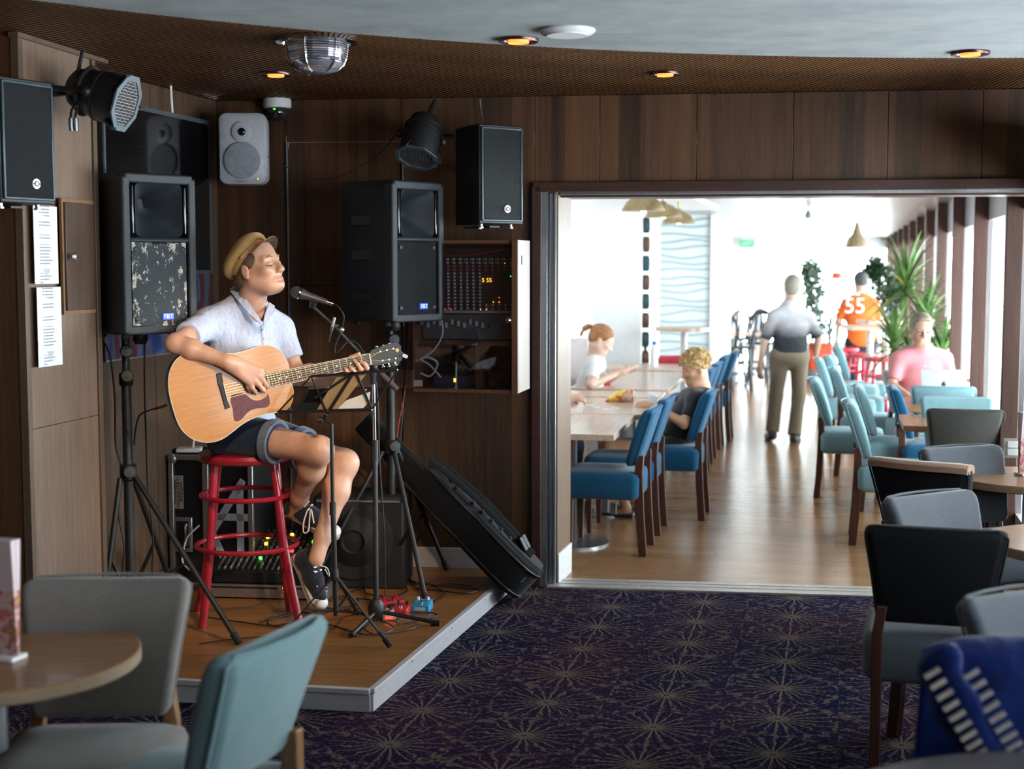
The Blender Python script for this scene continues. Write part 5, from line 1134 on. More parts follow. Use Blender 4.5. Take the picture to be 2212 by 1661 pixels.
def bushy(c, label, blobs, m, pot_h=.3, n=90, lw=.03):
    t = thing('potted_shrub', label, 'plant', tuple(c)); MB().lathe([(0, 0), (.14, 0), (.18, pot_h), (0, pot_h - .02)], 20).build('pot', mk('pot_dark', (.12, .12, .13), .6), t)
    zc = sum(b_[2] for b_ in blobs) / len(blobs); MB().tube([(0, 0, pot_h - .05), (0, 0, zc)], .02, 8).build('stem', mk('bark2', (.15, .11, .07), .8), t)
    mb = MB()
    for x, y, z, r in blobs:
        for k in range(n):
            u = Vector((rnd.gauss(0, 1), rnd.gauss(0, 1), rnd.gauss(0, 1))).normalized() * r * (.4 + .6 * rnd.random()) + Vector((x, y, z)); q = Vector((rnd.gauss(0, 1), rnd.gauss(0, 1), rnd.gauss(0, 1))).normalized() * lw * 1.6; s_ = q.orthogonal().normalized() * lw * .7
            mb.add([u, u + q * .5 + s_, u + q, u + q * .5 - s_], [(0, 1, 2, 3)])
    tag(mb.build('foliage', m, t, ang=180), kind='stuff'); return t
bushy((PY(1905, 800, 18.5).x, 18.5, .004), 'dark green shrub right of the man in orange', [(0, 0, 1.55, .2), (-.12, 0, 1.68, .14), (.2, 0, 1.42, .2), (.1, .1, 1.25, .22)], m_leafd, n=240, lw=.045)
bushy((PY(1752, 800, 21).x, 21, .004), 'tall narrow grey green plant right of the walking man', [(0, 0, 1.55, .18), (.03, 0, 1.3, .17), (0, 0, 1.05, .17), (.05, 0, .8, .17), (-.04, 0, 1.68, .15)], mk('grey_green_leaf', (.1, .15, .1), .6, var=.3), n=220, lw=.045)
# ================================================================ bodies: distance fields meshed with surface nets
class Field:
    def __init__(s, lo, hi, h):
        s.h = h; s.lo = np.array(lo, dtype=np.float32); s.n = np.ceil((np.array(hi) - np.array(lo)) / h).astype(int) + 1
        s.D = np.full(tuple(s.n), .08, dtype=np.float32)
    def _win(s, lo, hi):
        a = np.clip(np.floor((np.array(lo) - s.lo) / s.h).astype(int), 0, s.n); b = np.clip(np.ceil((np.array(hi) - s.lo) / s.h).astype(int) + 1, 0, s.n)
        if (b <= a).any(): return None
        ax = [s.lo[i] + s.h * np.arange(a[i], b[i], dtype=np.float32) for i in range(3)]
        return tuple(slice(a[i], b[i]) for i in range(3)), ax[0][:, None, None], ax[1][None, :, None], ax[2][None, None, :]
    def _put(s, w, d, k, sub=False):
        o = s.D[w]
        if sub:
            d = -d; h = np.clip(.5 - .5 * (o - d) / k, 0, 1) if k else None
            s.D[w] = (o * (1 - h) + d * h + k * h * (1 - h)) if k else np.maximum(o, d)
        else:
            h = np.clip(.5 + .5 * (o - d) / k, 0, 1); s.D[w] = o * (1 - h) + d * h - k * h * (1 - h)
        return s
    def cap(s, a, b, ra, rb=None, k=.02, sub=False, flat=False):
        rb = ra if rb is None else rb; a = np.array(a, dtype=np.float32); b = np.array(b, dtype=np.float32); m = max(ra, rb) + max(k, .01) + .012
        w = s._win(np.minimum(a, b) - m, np.maximum(a, b) + m)
        if w is None: return s
        w, X, Y, Z = w; ba = b - a; L2 = float(ba @ ba) + 1e-12
        t = ((X - a[0]) * ba[0] + (Y - a[1]) * ba[1] + (Z - a[2]) * ba[2]) / L2; tc = np.clip(t, 0, 1)
        d = np.sqrt((X - a[0] - ba[0] * tc) ** 2 + (Y - a[1] - ba[1] * tc) ** 2 + (Z - a[2] - ba[2] * tc) ** 2) - (ra + (rb - ra) * tc)
        if flat:
            L = math.sqrt(L2); d = np.sqrt((X - a[0] - ba[0] * t) ** 2 + (Y - a[1] - ba[1] * t) ** 2 + (Z - a[2] - ba[2] * t) ** 2) - (ra + (rb - ra) * tc)
            d = np.maximum(d, np.maximum(-t * L if flat in (True, 'both', 'start') else -9, (t - 1) * L))
            if flat == 'end': d = np.where(t < 0, np.sqrt((X - a[0]) ** 2 + (Y - a[1]) ** 2 + (Z - a[2]) ** 2) - ra, d)
        return s._put(w, d, k, sub)
    def ell(s, c, r, M=None, k=.02, sub=False):
        c = np.array(c, dtype=np.float32); m = max(r) + max(k, .01) + .012; w = s._win(c - m, c + m)
        if w is None: return s
        w, X, Y, Z = w; X, Y, Z = X - c[0], Y - c[1], Z - c[2]
        if M is not None:
            A_ = np.array([[M[i][j] for j in range(3)] for i in range(3)], dtype=np.float32)   # columns = axes
            X, Y, Z = [X * A_[0, j] + Y * A_[1, j] + Z * A_[2, j] for j in range(3)]
        k0 = np.sqrt((X / r[0]) ** 2 + (Y / r[1]) ** 2 + (Z / r[2]) ** 2) + 1e-9; k1 = np.sqrt((X / r[0] ** 2) ** 2 + (Y / r[1] ** 2) ** 2 + (Z / r[2] ** 2) ** 2) + 1e-9
        return s._put(w, k0 * (k0 - 1) / k1, k, sub)
    def chain(s, pts, rr, k=.012, **kw):
        for i in range(len(pts) - 1): s.cap(pts[i], pts[i + 1], rr[i], rr[i + 1], k, **kw)
        return s
    def mesh(s):
        D = s.D; S = D < 0; nx, ny, nz = D.shape; c = np.zeros((nx - 1, ny - 1, nz - 1), dtype=np.int8)
        offs = [(i, j, k) for i in (0, 1) for j in (0, 1) for k in (0, 1)]
        for i, j, k in offs: c += S[i:nx - 1 + i, j:ny - 1 + j, k:nz - 1 + k]
        mixed = (c > 0) & (c < 8); cells = np.argwhere(mixed); idx = np.full(mixed.shape, -1, dtype=np.int32); idx[mixed] = np.arange(len(cells))
        acc = np.zeros((len(cells), 3)); cnt = np.zeros(len(cells))
        for o1 in offs:
            for ax in range(3):
                if o1[ax]: continue
                o2 = list(o1); o2[ax] = 1
                d1 = D[tuple((cells + np.array(o1)).T)]; d2 = D[tuple((cells + np.array(o2)).T)]; m = (d1 < 0) != (d2 < 0)
                t = d1[m] / (d1[m] - d2[m]); p = (cells[m] + np.array(o1)).astype(float); p[:, ax] += t; acc[m] += p; cnt[m] += 1
        V = s.lo + s.h * acc / cnt[:, None]; Fs = []
        for ax in range(3):
            u, v = (ax + 1) % 3, (ax + 2) % 3
            sl1 = [slice(None)] * 3; sl2 = [slice(None)] * 3; sl1[ax] = slice(0, -1); sl2[ax] = slice(1, None)
            e = np.argwhere(S[tuple(sl1)] != S[tuple(sl2)]); e = e[(e[:, u] > 0) & (e[:, v] > 0) & (e[:, u] < D.shape[u] - 1) & (e[:, v] < D.shape[v] - 1)]
            q = []
            for du, dv in ((1, 1), (0, 1), (0, 0), (1, 0)):
                z = e.copy(); z[:, u] -= du; z[:, v] -= dv; q.append(idx[tuple(z.T)])
            q = np.stack(q, 1); flip = S[tuple(e.T)]; q[~flip] = q[~flip][:, ::-1]; Fs.append(q)
        return V, np.concatenate(Fs)
    def build(s, name, mats, parent, pick=None, smooth=2):
        V, Fq = s.mesh(); me = bpy.data.meshes.new(name)
        if smooth:       # light Laplacian smoothing
            E_ = np.concatenate([Fq[:, [i, (i + 1) % 4]] for i in range(4)]); n = len(V)
            for _ in range(smooth):
                A_ = np.zeros_like(V); Cn = np.zeros(n)
                np.add.at(A_, E_[:, 0], V[E_[:, 1]]); np.add.at(Cn, E_[:, 0], 1); V = V * .5 + .5 * A_ / np.maximum(Cn, 1)[:, None]
        Wp = V
        inv = np.array(MW[parent.name].inverted()); V = V @ inv[:3, :3].T + inv[:3, 3]
        me.vertices.add(len(V)); me.vertices.foreach_set('co', V.astype(np.float32).ravel()); me.loops.add(len(Fq) * 4); me.loops.foreach_set('vertex_index', Fq.astype(np.int32).ravel())
        me.polygons.add(len(Fq)); me.polygons.foreach_set('loop_start', np.arange(0, len(Fq) * 4, 4, dtype=np.int32)); me.polygons.foreach_set('use_smooth', np.ones(len(Fq), dtype=bool))
        mats = mats if isinstance(mats, (list, tuple)) else [mats]
        for m in mats: me.materials.append(m)
        if pick is not None: me.polygons.foreach_set('material_index', pick(Wp[Fq].mean(1)).astype(np.int32))
        me.update(calc_edges=True); me.validate(); o = bpy.data.objects.new(name, me); C.objects.link(o); o.parent = parent; MW[o.name] = MW[parent.name]; return o
def skin(name, c, var=.1):
    m, b = newmat(name, .45); b.inputs['Subsurface Weight'].default_value = .12; b.inputs['Subsurface Radius'].default_value = (.02, .008, .004); b.inputs['Subsurface Scale'].default_value = .6
    n = noise(coords(), 18, 4); setc(b, ramp(n, [(.3, [x * (1 - var) for x in c]), (.7, [min(1, x * (1 + var)) for x in c])])); bump(b, noise(coords(), 260, 2), .08, .002); return m
m_skin = skin('skin', (.57, .32, .225)); m_lip = skin('lip', (.44, .19, .135)); m_skinp = skin('pale_skin', (.62, .4, .31))
m_hairb = mk('brown_hair', (.1, .052, .026), .7, var=.5, scale=60, bmp=.25)
def head(S, c, f, u, k=1.0, neck=None, mouth=True, nr=.056):
    """adds a head to field S; returns matrix (columns forward, left, up)"""
    f = Vector(f).normalized(); u = Vector(u); l = u.cross(f).normalized(); u = f.cross(l); c = Vector(c); M = Matrix((f, l, u)).transposed(); P = lambda x, y, z: c + (f * x + l * y + u * z) * k
    S.ell(P(-.012, 0, .04), (.1 * k, .077 * k, .088 * k), M, .02)
    S.ell(P(.03, 0, -.035), (.064 * k, .061 * k, .088 * k), M, .035); S.cap(P(.073, -.014, -.09), P(.073, .014, -.09), .02 * k, None, .035)
    for s_ in (-1, 1):
        S.cap(P(.0, s_ * .054, -.055), P(.05, s_ * .03, -.088), .02 * k, .02 * k, .035)                       # jaw
        S.ell(P(.064, s_ * .037, -.022), (.026 * k, .026 * k, .022 * k), M, .025)                        # cheek
        S.cap(P(.082, s_ * .012, .026), P(.07, s_ * .045, .024), .011 * k, .01 * k, .018)                    # brow
        S.ell(P(.094, s_ * .033, .002), (.014 * k, .018 * k, .012 * k), M, .014, sub=True)
        S.ell(P(.0775, s_ * .032, .0), (.0145 * k, .0165 * k, .0125 * k), M, .004)                          # closed lid
        S.ell(P(-.012, s_ * .078, -.008), (.019 * k, .008 * k, .032 * k), M, .006); S.ell(P(-.006, s_ * .088, -.004), (.009 * k, .006 * k, .017 * k), M, .004, sub=True)
        S.ell(P(.102, s_ * .012, -.034), (.012 * k, .008 * k, .008 * k), M, .007)
    S.cap(P(.088, 0, .016), P(.114, 0, -.028), .009 * k, .0125 * k, .014)
    if mouth:
        S.cap(P(.088, -.02, -.0655), P(.088, .02, -.0655), .0085 * k, None, .01); S.cap(P(.086, -.017, -.08), P(.086, .017, -.08), .009 * k, None, .01)
        S.cap(P(.0985, -.021, -.0725), P(.0985, .021, -.0725), .003 * k, None, .004, sub=True)
    if neck is not None: S.cap(P(-.028, 0, -.055), neck, nr * k, nr * 1.12, .03)
    return Matrix.Translation(c) @ M.to_4x4() @ Matrix.Scale(k, 4)
def hand(S, w, d, n, side, curl=.5, k=1.0, spread=.12):
    """wrist w, pointing d, palm normal n (fingers curl towards n), side = direction of the thumb"""
    d = Vector(d).normalized(); n = Vector(n); n = (n - d * n.dot(d)).normalized(); s_ = Vector(side); s_ = (s_ - d * s_.dot(d) - n * s_.dot(n)).normalized()
    for q in (-.024, -.008, .008, .024): S.cap(Vector(w) + s_ * q * .5 * k, Vector(w) + (d * .078 + s_ * q) * k, .016 * k, .013 * k, .014)
    for i, L in enumerate((.072, .08, .074, .058)):
        q = .027 - i * .018; p = Vector(w) + (d * .08 + s_ * q) * k; a = curl * .5; dd = (d + s_ * (spread * (.5 - i / 3))).normalized(); pts = [p]
        for seg in (.46, .3, .24):
            v = dd * math.cos(a) + n * math.sin(a); p = p + v * L * seg * k; pts.append(p); a += curl * .8
        S.chain(pts, [.0095 * k, .009 * k, .008 * k, .007 * k], .006)
    p = Vector(w) + (d * .02 + s_ * .022) * k; q = p + (d * .03 + s_ * .03 + n * .012) * k; S.chain([p, q, q + (d * .032 + s_ * .006 + n * .012) * k], [.014 * k, .011 * k, .0085 * k], .01)
def bbox(pts, m=.16): a = np.array([list(p) for p in pts]); return a.min(0) - m, a.max(0) + m
def torso(S, sL, sR, hL, hR, e=0, w=1.0, depth=1.0, nb=None):
    sL, sR, hL, hR = map(Vector, (sL, sR, hL, hR)); sc_ = (sL + sR) / 2; hc = (hL + hR) / 2; lat = (sR - sL).normalized(); up = (sc_ - hc).normalized(); fw = up.cross(lat).normalized(); lat = fw.cross(up)
    M = Matrix((lat, fw, up)).transposed(); H = (sc_ - hc).length
    if nb is not None:
        for q in (sL, sR): S.cap(nb, q, .058 + e, .05 + e, .04)
    S.cap(sL.lerp(sR, .12), sR.lerp(sL, .12), .062 + e, None, .03); S.ell(hc.lerp(sc_, .7), (.158 * w + e, .108 * depth + e, H * .3 + e), M, .05)
    S.ell(hc.lerp(sc_, .35), (.148 * w + e, .102 * depth + e, H * .3), M, .06); S.ell(hc.lerp(sc_, .02), (.165 * w + e, .115 * depth + e, .12 + e), M, .05)
    return M
def person(name, label, J, mats, h=.007, base=None, sleeve=.5, trouser=1.0, sit=False, w=1.0, depth=1.0, headk=1.0, hands=None, shoe=True, hair=None, group=None, collar=True, hem=.02):
    """J: world joints. mats: skin, shirt, trousers, shoes"""
    V_ = {k: Vector(v) for k, v in J.items() if k not in ('hf', 'hu')}; base = base or V_['aL']; t = thing(name, label, 'person', (base[0], base[1], 0)); MW[t.name] = T(base[0], base[1], 0)
    pts = list(V_.values()); S = Field(*bbox(pts, .2), h)
    HM = head(S, J['hc'], J['hf'], J['hu'], headk, V_['nb'])
    torso(S, V_['sL'], V_['sR'], V_['pL'], V_['pR'], 0, w, depth, V_['nb'] - Vector((0, 0, .015)))
    for s_ in 'LR':
        S.cap(V_['s' + s_], V_['e' + s_], .046, .036, .03); S.cap(V_['e' + s_], V_['w' + s_], .037, .025, .02)
        S.cap(V_['p' + s_], V_['k' + s_], .08, .055, .04); S.cap(V_['k' + s_], V_['a' + s_], .054, .034, .03)
        S.ell(Vector(V_['k' + s_]).lerp(V_['a' + s_], .28), (.05, .05, .09), None, .03) if not sit else None
        ft = V_.get('t' + s_)
        if ft is not None: S.cap(V_['a' + s_] - Vector((0, 0, .03)), ft, .036, .03, .03)
        if hands and s_ in hands: hand(S, V_['w' + s_], *hands[s_])
    S.build('body', mats[0], t)
    S = Field(*bbox(pts, .2), h); torso(S, V_['sL'], V_['sR'], V_['pL'], V_['pR'], .013, w, depth, V_['nb'] - Vector((0, 0, .03)))
    for s_ in 'LR':
        e_ = V_['s' + s_].lerp(V_['e' + s_], sleeve); S.cap(V_['s' + s_], e_, .062, .054, .03, flat='end')
    if collar: S.cap(V_['nb'] - (V_['hc'] - V_['nb']) * .12, V_['nb'] + (V_['hc'] - V_['nb']) * .1, .085, .075, .02, flat=True)
    up = ((V_['sL'] + V_['sR']) / 2 - (V_['pL'] + V_['pR']) / 2).normalized(); cp = (V_['pL'] + V_['pR']) / 2
    S.cap(cp - up * .4, cp + up * hem, .3, None, .0, sub=True, flat=True)
    sh = S.build('shirt', mats[1], t)
    S = Field(*bbox([V_[k] for k in V_ if k[0] in 'pkat'], .2), h)
    M_ = None; lat = (V_['pR'] - V_['pL']).normalized(); fw = up.cross(lat)
    M_ = Matrix((lat, fw, up)).transposed(); S.ell(cp - up * .015, (.166 * w + (.012 if hem > -.05 else .004), .115 * depth + (.012 if hem > -.05 else .004), .125), M_, .05)
    for s_ in 'LR':
        end = V_['p' + s_].lerp(V_['k' + s_], min(1, trouser)); S.cap(V_['p' + s_], end, .095, .075 if trouser < 1 else .066, .04, flat='end' if trouser < 1 else False)
        if trouser > 1: S.cap(V_['k' + s_], V_['k' + s_].lerp(V_['a' + s_], trouser - 1) - Vector((0, 0, .02)), .066, .068, .03, flat='end')
    S.build('trousers' if trouser > 1 else 'shorts', mats[2], t)
    if shoe:
        for s_ in 'LR':
            if 't' + s_ in V_:
                S = Field(*bbox([V_['a' + s_], V_['t' + s_]], .14), h * .8); d = (V_['t' + s_] - V_['a' + s_]); d.z = 0; d.normalize(); a_ = V_['a' + s_]; S.cap(a_ - d * .04 - Vector((0, 0, .045)), V_['t' + s_] + d * .02, .042, .04, .02); S.cap(a_ - Vector((0, 0, .01)), a_ - Vector((0, 0, .05)), .046, .045, .02); S.build('shoe', mats[3], t)
    return t, HM, V_
def hair_cap(t, HM, m, prims, h=.005, subs=(), name='hair'):
    c = HM.translation; S = Field(tuple(c - Vector((.22, .22, .24))), tuple(c + Vector((.22, .22, .22))), h); M3 = HM.to_3x3().normalized(); k = HM.to_scale()[0]
    for p, r, kk in prims: S.ell(HM @ Vector(p), [x * k for x in r], M3, kk)
    for p, r, kk in subs: S.ell(HM @ Vector(p), [x * k for x in r], M3, kk, sub=True)
    return S.build(name, m, t)
def hp(mb, HM, name, m, t, **kw):
    mb.v = [HM @ p for p in mb.v]; return mb.build(name, m, t, world=True, **kw)
def eyes(t, HM, iris=(.02, .03, .04)):
    for s_ in (-1, 1): hp(MB().ball((.0885, s_ * .032, -.003), (.006, .0115, .003), 10, 6), HM, 'eye', mk('dark_eye', iris, .3), t)
# ================================================================ the guitar
GS = PY(490, 843, 6.13); gn = Vector((.36, -.93, .05)).normalized()
def GP_(px, py, off=0): return PP(px, py, GS + gn * off, gn)
gx = (GP_(797, 768) - GS).normalized(); gyv = gn.cross(gx) ; GM = frame(GS, gx, gyv, gn)
gt = thing('acoustic_guitar', 'natural spruce acoustic guitar with dark red pickguard held by the guitarist', 'guitar', tuple(GS)); MW[gt.name] = T(*GS); GI = GM.inverted()
def GL(px, py): p = GI @ GP_(px, py); return (p.x, p.y)
op = [(626, 812), (623, 790), (618, 777), (608, 761), (595, 751), (578, 746), (560, 748), (538, 755), (517, 761), (500, 763.5), (480, 763), (458, 759), (437, 757), (415, 759), (396, 766), (380, 778), (369, 797), (364, 820), (366, 850), (376, 890), (390, 924), (411, 945), (434, 954), (457, 955), (480, 948), (503, 932), (525, 915), (548, 903), (575, 894), (600, 890), (620, 884), (630, 868), (633.5, 848), (630, 829)]
ol = [GL(*p) for p in op]; ol = [(v.x, v.y) for v in spline([(x, y, 0) for x, y in ol + ol[:1]], 4)[:-1]]
m_spruce, b_ = newmat('spruce_top', .3); b_.inputs['Coat Weight'].default_value = .3; b_.inputs['Coat Roughness'].default_value = .08
v_ = coords('Object', (1, 1, 1)); E.nt = m_spruce.node_tree
xx = node('ShaderNodeTexCoord'); mp = node('ShaderNodeMapping'); mp.inputs['Rotation'].default_value = GM.to_euler(); mp.vector_type = 'TEXTURE'; E.nt.links.new(xx.outputs['Object'], mp.inputs[0])
mp2 = node('ShaderNodeMapping'); mp2.inputs['Scale'].default_value = (3, 120, 1); E.nt.links.new(mp.outputs[0], mp2.inputs[0]); nn = noise(E(mp2.outputs[0]), 2.2, 4)
setc(b_, ramp(nn, [(.3, (.4, .15, .025)), (.55, (.55, .235, .045)), (.75, (.63, .29, .07))])); bump(b_, nn, .12, .001)
m_rose = woodgrain('rosewood_side', (.03, .012, .007), (.075, .03, .018), .25, 0); m_ebony = mk('ebony', (.012, .01, .01), .5, var=.3); m_ivory = mk('ivory_binding', (.62, .58, .48), .4); m_neck = woodgrain('mahogany_neck', (.14, .055, .03), (.25, .11, .06), .3, 0)
def gm(mb, name, m, parent=gt, **kw):
    mb.v = [GM @ p for p in mb.v]; return mb.build(name, m, parent, world=True, **kw)
gm(MB().prism(ol, -.105, -.002), 'body', m_rose); gm(MB().prism(ol, -.002, .001), 'soundboard', m_spruce)
gm(MB().tube([(x, y, .0) for x, y in ol], .0022, 5, closed=True), 'binding', m_ivory)
hx_, hy_ = GL(553, 823)
gm(MB().lathe([(0, .0015), (.05, .0015), (.05, .0022), (0, .0022)], 40, T(hx_, hy_, 0)), 'sound_hole_disc', mk('hole_shade', (.012, .007, .005), .8))  # dark disc on the soundboard paints the shade inside the hole
ro = gm(MB().lathe([(.05, .001), (.05, .0032), (.0535, .0032), (.0535, .001)], 40, T(hx_, hy_, 0)), 'rosette', m_ivory); 
gm(MB().lathe([(.0535, .001), (.0535, .0028), (.06, .0028), (.06, .001)], 40, T(hx_, hy_, 0)), 'rosette', mk('rosette_brown', (.3, .18, .08), .4)); gm(MB().lathe([(.06, .001), (.06, .003), (.0615, .003), (.0615, .001)], 40, T(hx_, hy_, 0)), 'rosette', m_ivory)
pg = [(500, 853), (508, 851), (522, 849), (532, 853), (545, 863), (560, 864.5), (575, 857), (578.5, 850), (582, 862), (582, 874), (574, 880), (556, 882), (540, 887), (530, 896), (521, 906), (511, 910), (505, 905), (503, 885), (498, 866)]
pl2 = [(v.x, v.y) for v in spline([GL(*p) + (0,) for p in pg + pg[:1]], 3)[:-1]]
gm(MB().prism(pl2, .001, .0025), 'pickguard', mk('pickguard_red', (.1, .006, .012), .4, var=.4, scale=60))
br = [(467, 807), (478, 805), (481, 822), (486, 846), (492, 868), (497, 880), (486, 884), (483, 872), (477, 850), (470, 828)]
gm(MB().prism([GL(*p) for p in br], .001, .009), 'bridge', m_ebony, bevel=.001); a_, c_ = GL(481, 826), GL(491, 866); gm(MB().bar(a_ + (.011,), c_ + (.011,), .003, .006), 'saddle', m_ivory)
nt_, nb_ = GL(796, 763.5), GL(800.5, 787.5); ft_, fb_ = GL(576.5, 807.5), GL(584, 837.5)
lerp2 = lambda p, q, s_: (p[0] + (q[0] - p[0]) * s_, p[1] + (q[1] - p[1]) * s_)
gm(MB().hexa([p + (z,) for z in (.002, .0085) for p in (ft_, fb_, nb_, nt_)]), 'fingerboard', m_ebony)
for p, q in ((ft_, nt_), (fb_, nb_), (ft_, fb_)): gm(MB().bar(p + (.007,), q + (.007,), .0022, .0035), 'binding', m_ivory)
m_fret = mk('fret_wire', (.5, .38, .24), .3, .9); tot = 1 - 2 ** (-20 / 12)
for k in range(1, 21):
    s_ = (1 - 2 ** (-k / 12)) / tot; gm(MB().bar(lerp2(nt_, ft_, s_) + (.0087,), lerp2(nb_, fb_, s_) + (.0087,), .0011, .0012), 'fret', m_fret)
for k in (3, 5, 7, 9, 12, 15, 17):
    s_ = ((1 - 2 ** (-k / 12)) + (1 - 2 ** (-(k - 1) / 12))) / 2 / tot
    for q in ((.3, .7) if k == 12 else (.5,)):
        p = lerp2(lerp2(nt_, ft_, s_), lerp2(nb_, fb_, s_), q); gm(MB().lathe([(0, .0085), (.0035, .0085), (.0035, .009), (0, .009)], 12, T(p[0], p[1], 0)), 'inlay_dot', m_whitelet)
gm(MB().bar(nt_ + (.011,), nb_ + (.011,), .005, .008), 'nut', m_ivory)
rings = []
for s_ in (0, .5, 1): 
    a_ = lerp2(lerp2(ft_, nt_, .3), nt_, s_); c_ = lerp2(lerp2(fb_, nb_, .3), nb_, s_); rings.append([a_ + (.004,), c_ + (.004,), lerp2(c_, a_, .15) + (-.012,), lerp2(c_, a_, .5) + (-.018,), lerp2(a_, c_, .15) + (-.012,)])
gm(MB().loft(rings), 'neck', m_neck)
hs = [(799, 760), (804, 755), (816, 751), (834, 744), (858, 738), (866, 748), (866, 757), (871, 762), (869, 771), (868, 779), (850, 782), (822, 789), (806, 790), (801, 788)]
gm(MB().prism([GL(*p) for p in hs], -.012, .003), 'headstock', m_ebony, bevel=.001)
posts = [(820, 759), (834, 756), (848, 753), (825, 779), (839, 776.5), (853, 774)]; keys_ = [(814, 749), (829.5, 746), (842, 742), (829, 792), (841, 791), (855, 788.5)]
for (p, q) in zip(posts, keys_):
    a_, c_ = GL(*p), GL(*q); tp = gm(MB().lathe([(.0045, .002), (.0055, .004), (.003, .012), (0, .012)], 10, T(a_[0], a_[1], 0)), 'tuner_post', m_chrome)
    mb = MB().ball(c_ + (-.004,), (.009, .007, .006), 10, 6); mb.bar(lerp2(a_, c_, .55) + (-.005,), c_ + (-.005,), .004, .004); gm(mb, 'tuner_key', m_chrome)
for k in range(6):
    q = .1 + .16 * k; a_ = lerp2(GL(481, 828), GL(490, 864), q); n_ = lerp2(nt_, nb_, q); p_ = GL(*posts[2 - k] if k < 3 else posts[k])
    gm(MB().tube([a_ + (.0135,), lerp2(ft_, fb_, q) + (.0125,), n_ + (.0125,), p_ + (.008,)], .0011 - .0001 * k, 5), 'string', mk('bronze_string', (.55, .4, .22), .3, .9))
    gm(MB().ball(lerp2(GL(474, 832), GL(484, 868), q) + (.01,), .003, 8, 5), 'bridge_pin', m_ebony)
gm(MB().prism([GL(*p) for p in ((853, 754), (859, 752), (862, 756), (859, 761), (855, 760))], .003, .0036), 'logo', mk('gold_leaf', (.5, .4, .1), .4))
tp = tag(gm(MB().ball(GL(870, 768) + (.012,), (.016, .01, .008), 14, 8), 'clip_on_tuner', mk('tuner_grey', (.25, .27, .3), .3), None), 'grey clip-on tuner at the end of the headstock', 'tuner') if False else None
ct = thing('clip_on_tuner', 'small grey clip-on tuner at the tip of the guitar headstock', 'tuner', tuple(GM @ Vector(GL(872, 769) + (.0,)))); mb = MB(); mb.M = GM @ T(*(GL(873, 769) + (.004,))) @ Rz(R(-35)); mb.loft([[(x, y, z) for x, y in rnd_rect(.013, .008, .006)] for z in (0, .012)]); mb.build('body', mk('tuner_grey', (.25, .27, .3), .25), ct, world=True); mb = MB(); mb.M = GM @ T(*(GL(867, 768) + (-.004,))); mb.box((0, 0, 0), (.02, .014, .02)); mb.build('clip', m_black, ct, world=True)
tag(MB().tube(spline([GM @ Vector(GL(363, 876) + (-.05,)), PY(345, 880, 6.1), PY(318, 888, 6.15), PY(300, 900, 6.2), PY(292, 935, 6.27), PY(290, 960, 6.3)]), [.006] * 12 + [.004] * 29, 8).build('guitar_lead', m_cable), 'guitar lead plugged into the body end and hanging by the stand', 'cable')
# ================================================================ the guitarist
t = thing('person', 'seated guitarist in tan cap, pale shirt and denim shorts, eyes closed, singing', 'person', (STX, STY, 0)); MW[t.name] = T(STX, STY, 0); mus = t
hc = PY(557, 578, 6.37); hf = Vector((.86, -.42, .2)).normalized(); hu = Vector((-.2, .02, .97))
sRm, sLm = PY(447, 700, 6.36), PY(604, 712, 6.60); eR, wR = PY(379, 742, 6.09), GP_(490, 781, .06); eL, wL = PY(640, 808, 6.58), PY(742, 803, 6.42)
pR, pL = PY(488, 935, 6.42), PY(552, 935, 6.62); nb = PY(541, 668, 6.47)
kR, aR = PY(690, 972, 6.2), PY(640, 1092, 6.46); kL, aL = PY(745, 1000, 6.38), PY(690, 1185, 6.25)
S = Field(tuple(PY(350, 1340, 5.9) - Vector((.06, 0, 0))), tuple(Vector((PY(815, 500, 6.6).x, 6.86, 1.84))), .0045)
HM = head(S, hc, hf, hu, 1.08, nb, nr=.058)
torso(S, sLm, sRm, pL, pR, -.004, 1.02, 1.0, nb + Vector((-.02, .015, .02)))
for (a_, b_, c_) in ((sRm, eR, wR), (sLm, eL, wL)):
    S.cap(a_, b_, .05, .041, .03); f_ = b_.lerp(c_, .3); S.cap(b_, f_, .042, .043, .02); S.cap(f_, c_, .043, .027, .02)
for (a_, b_, c_) in ((pR, kR, aR), (pL, kL, aL)):
    S.cap(a_, b_, .086, .056, .04); S.cap(b_, b_.lerp(c_, .33), .053, .054, .05); S.cap(b_.lerp(c_, .33), b_.lerp(c_, .85), .054, .036, .04); S.cap(b_.lerp(c_, .85), c_ + (c_ - b_).normalized() * .05, .036, .036, .03)
G3 = lambda px, py, off: GP_(px, py, off)
# right hand over the sound hole
for k_, (a_, b_) in enumerate((((505, 778), (561, 800)), ((503, 785), (556, 811)), ((500, 790), (549, 821)), ((498, 794), (541, 828)))): S.cap(G3(*a_, .045), G3(*b_, .045), .02, .0145, .015)
S.cap(wR, G3(507, 786, .05), .026, .024, .03)
for pts, rr in (([(561, 800, .045), (567, 806, .04), (570, 813, .022)], (.0125, .011, .0085)), ([(557, 809, .046), (567, 820, .05), (575, 831, .034), (578, 837, .02)], (.013, .0115, .01, .008)), ([(549, 819, .046), (558, 830, .05), (567, 841, .034), (572, 846, .02)], (.013, .0115, .01, .008)), ([(540, 828, .044), (545, 838, .046), (551, 846, .03), (554, 850, .016)], (.0125, .011, .0095, .008)), ([(534, 826, .035), (537, 838, .034), (540, 846, .02)], (.011, .01, .008))):
    S.chain([G3(*p) for p in pts], rr, .006)
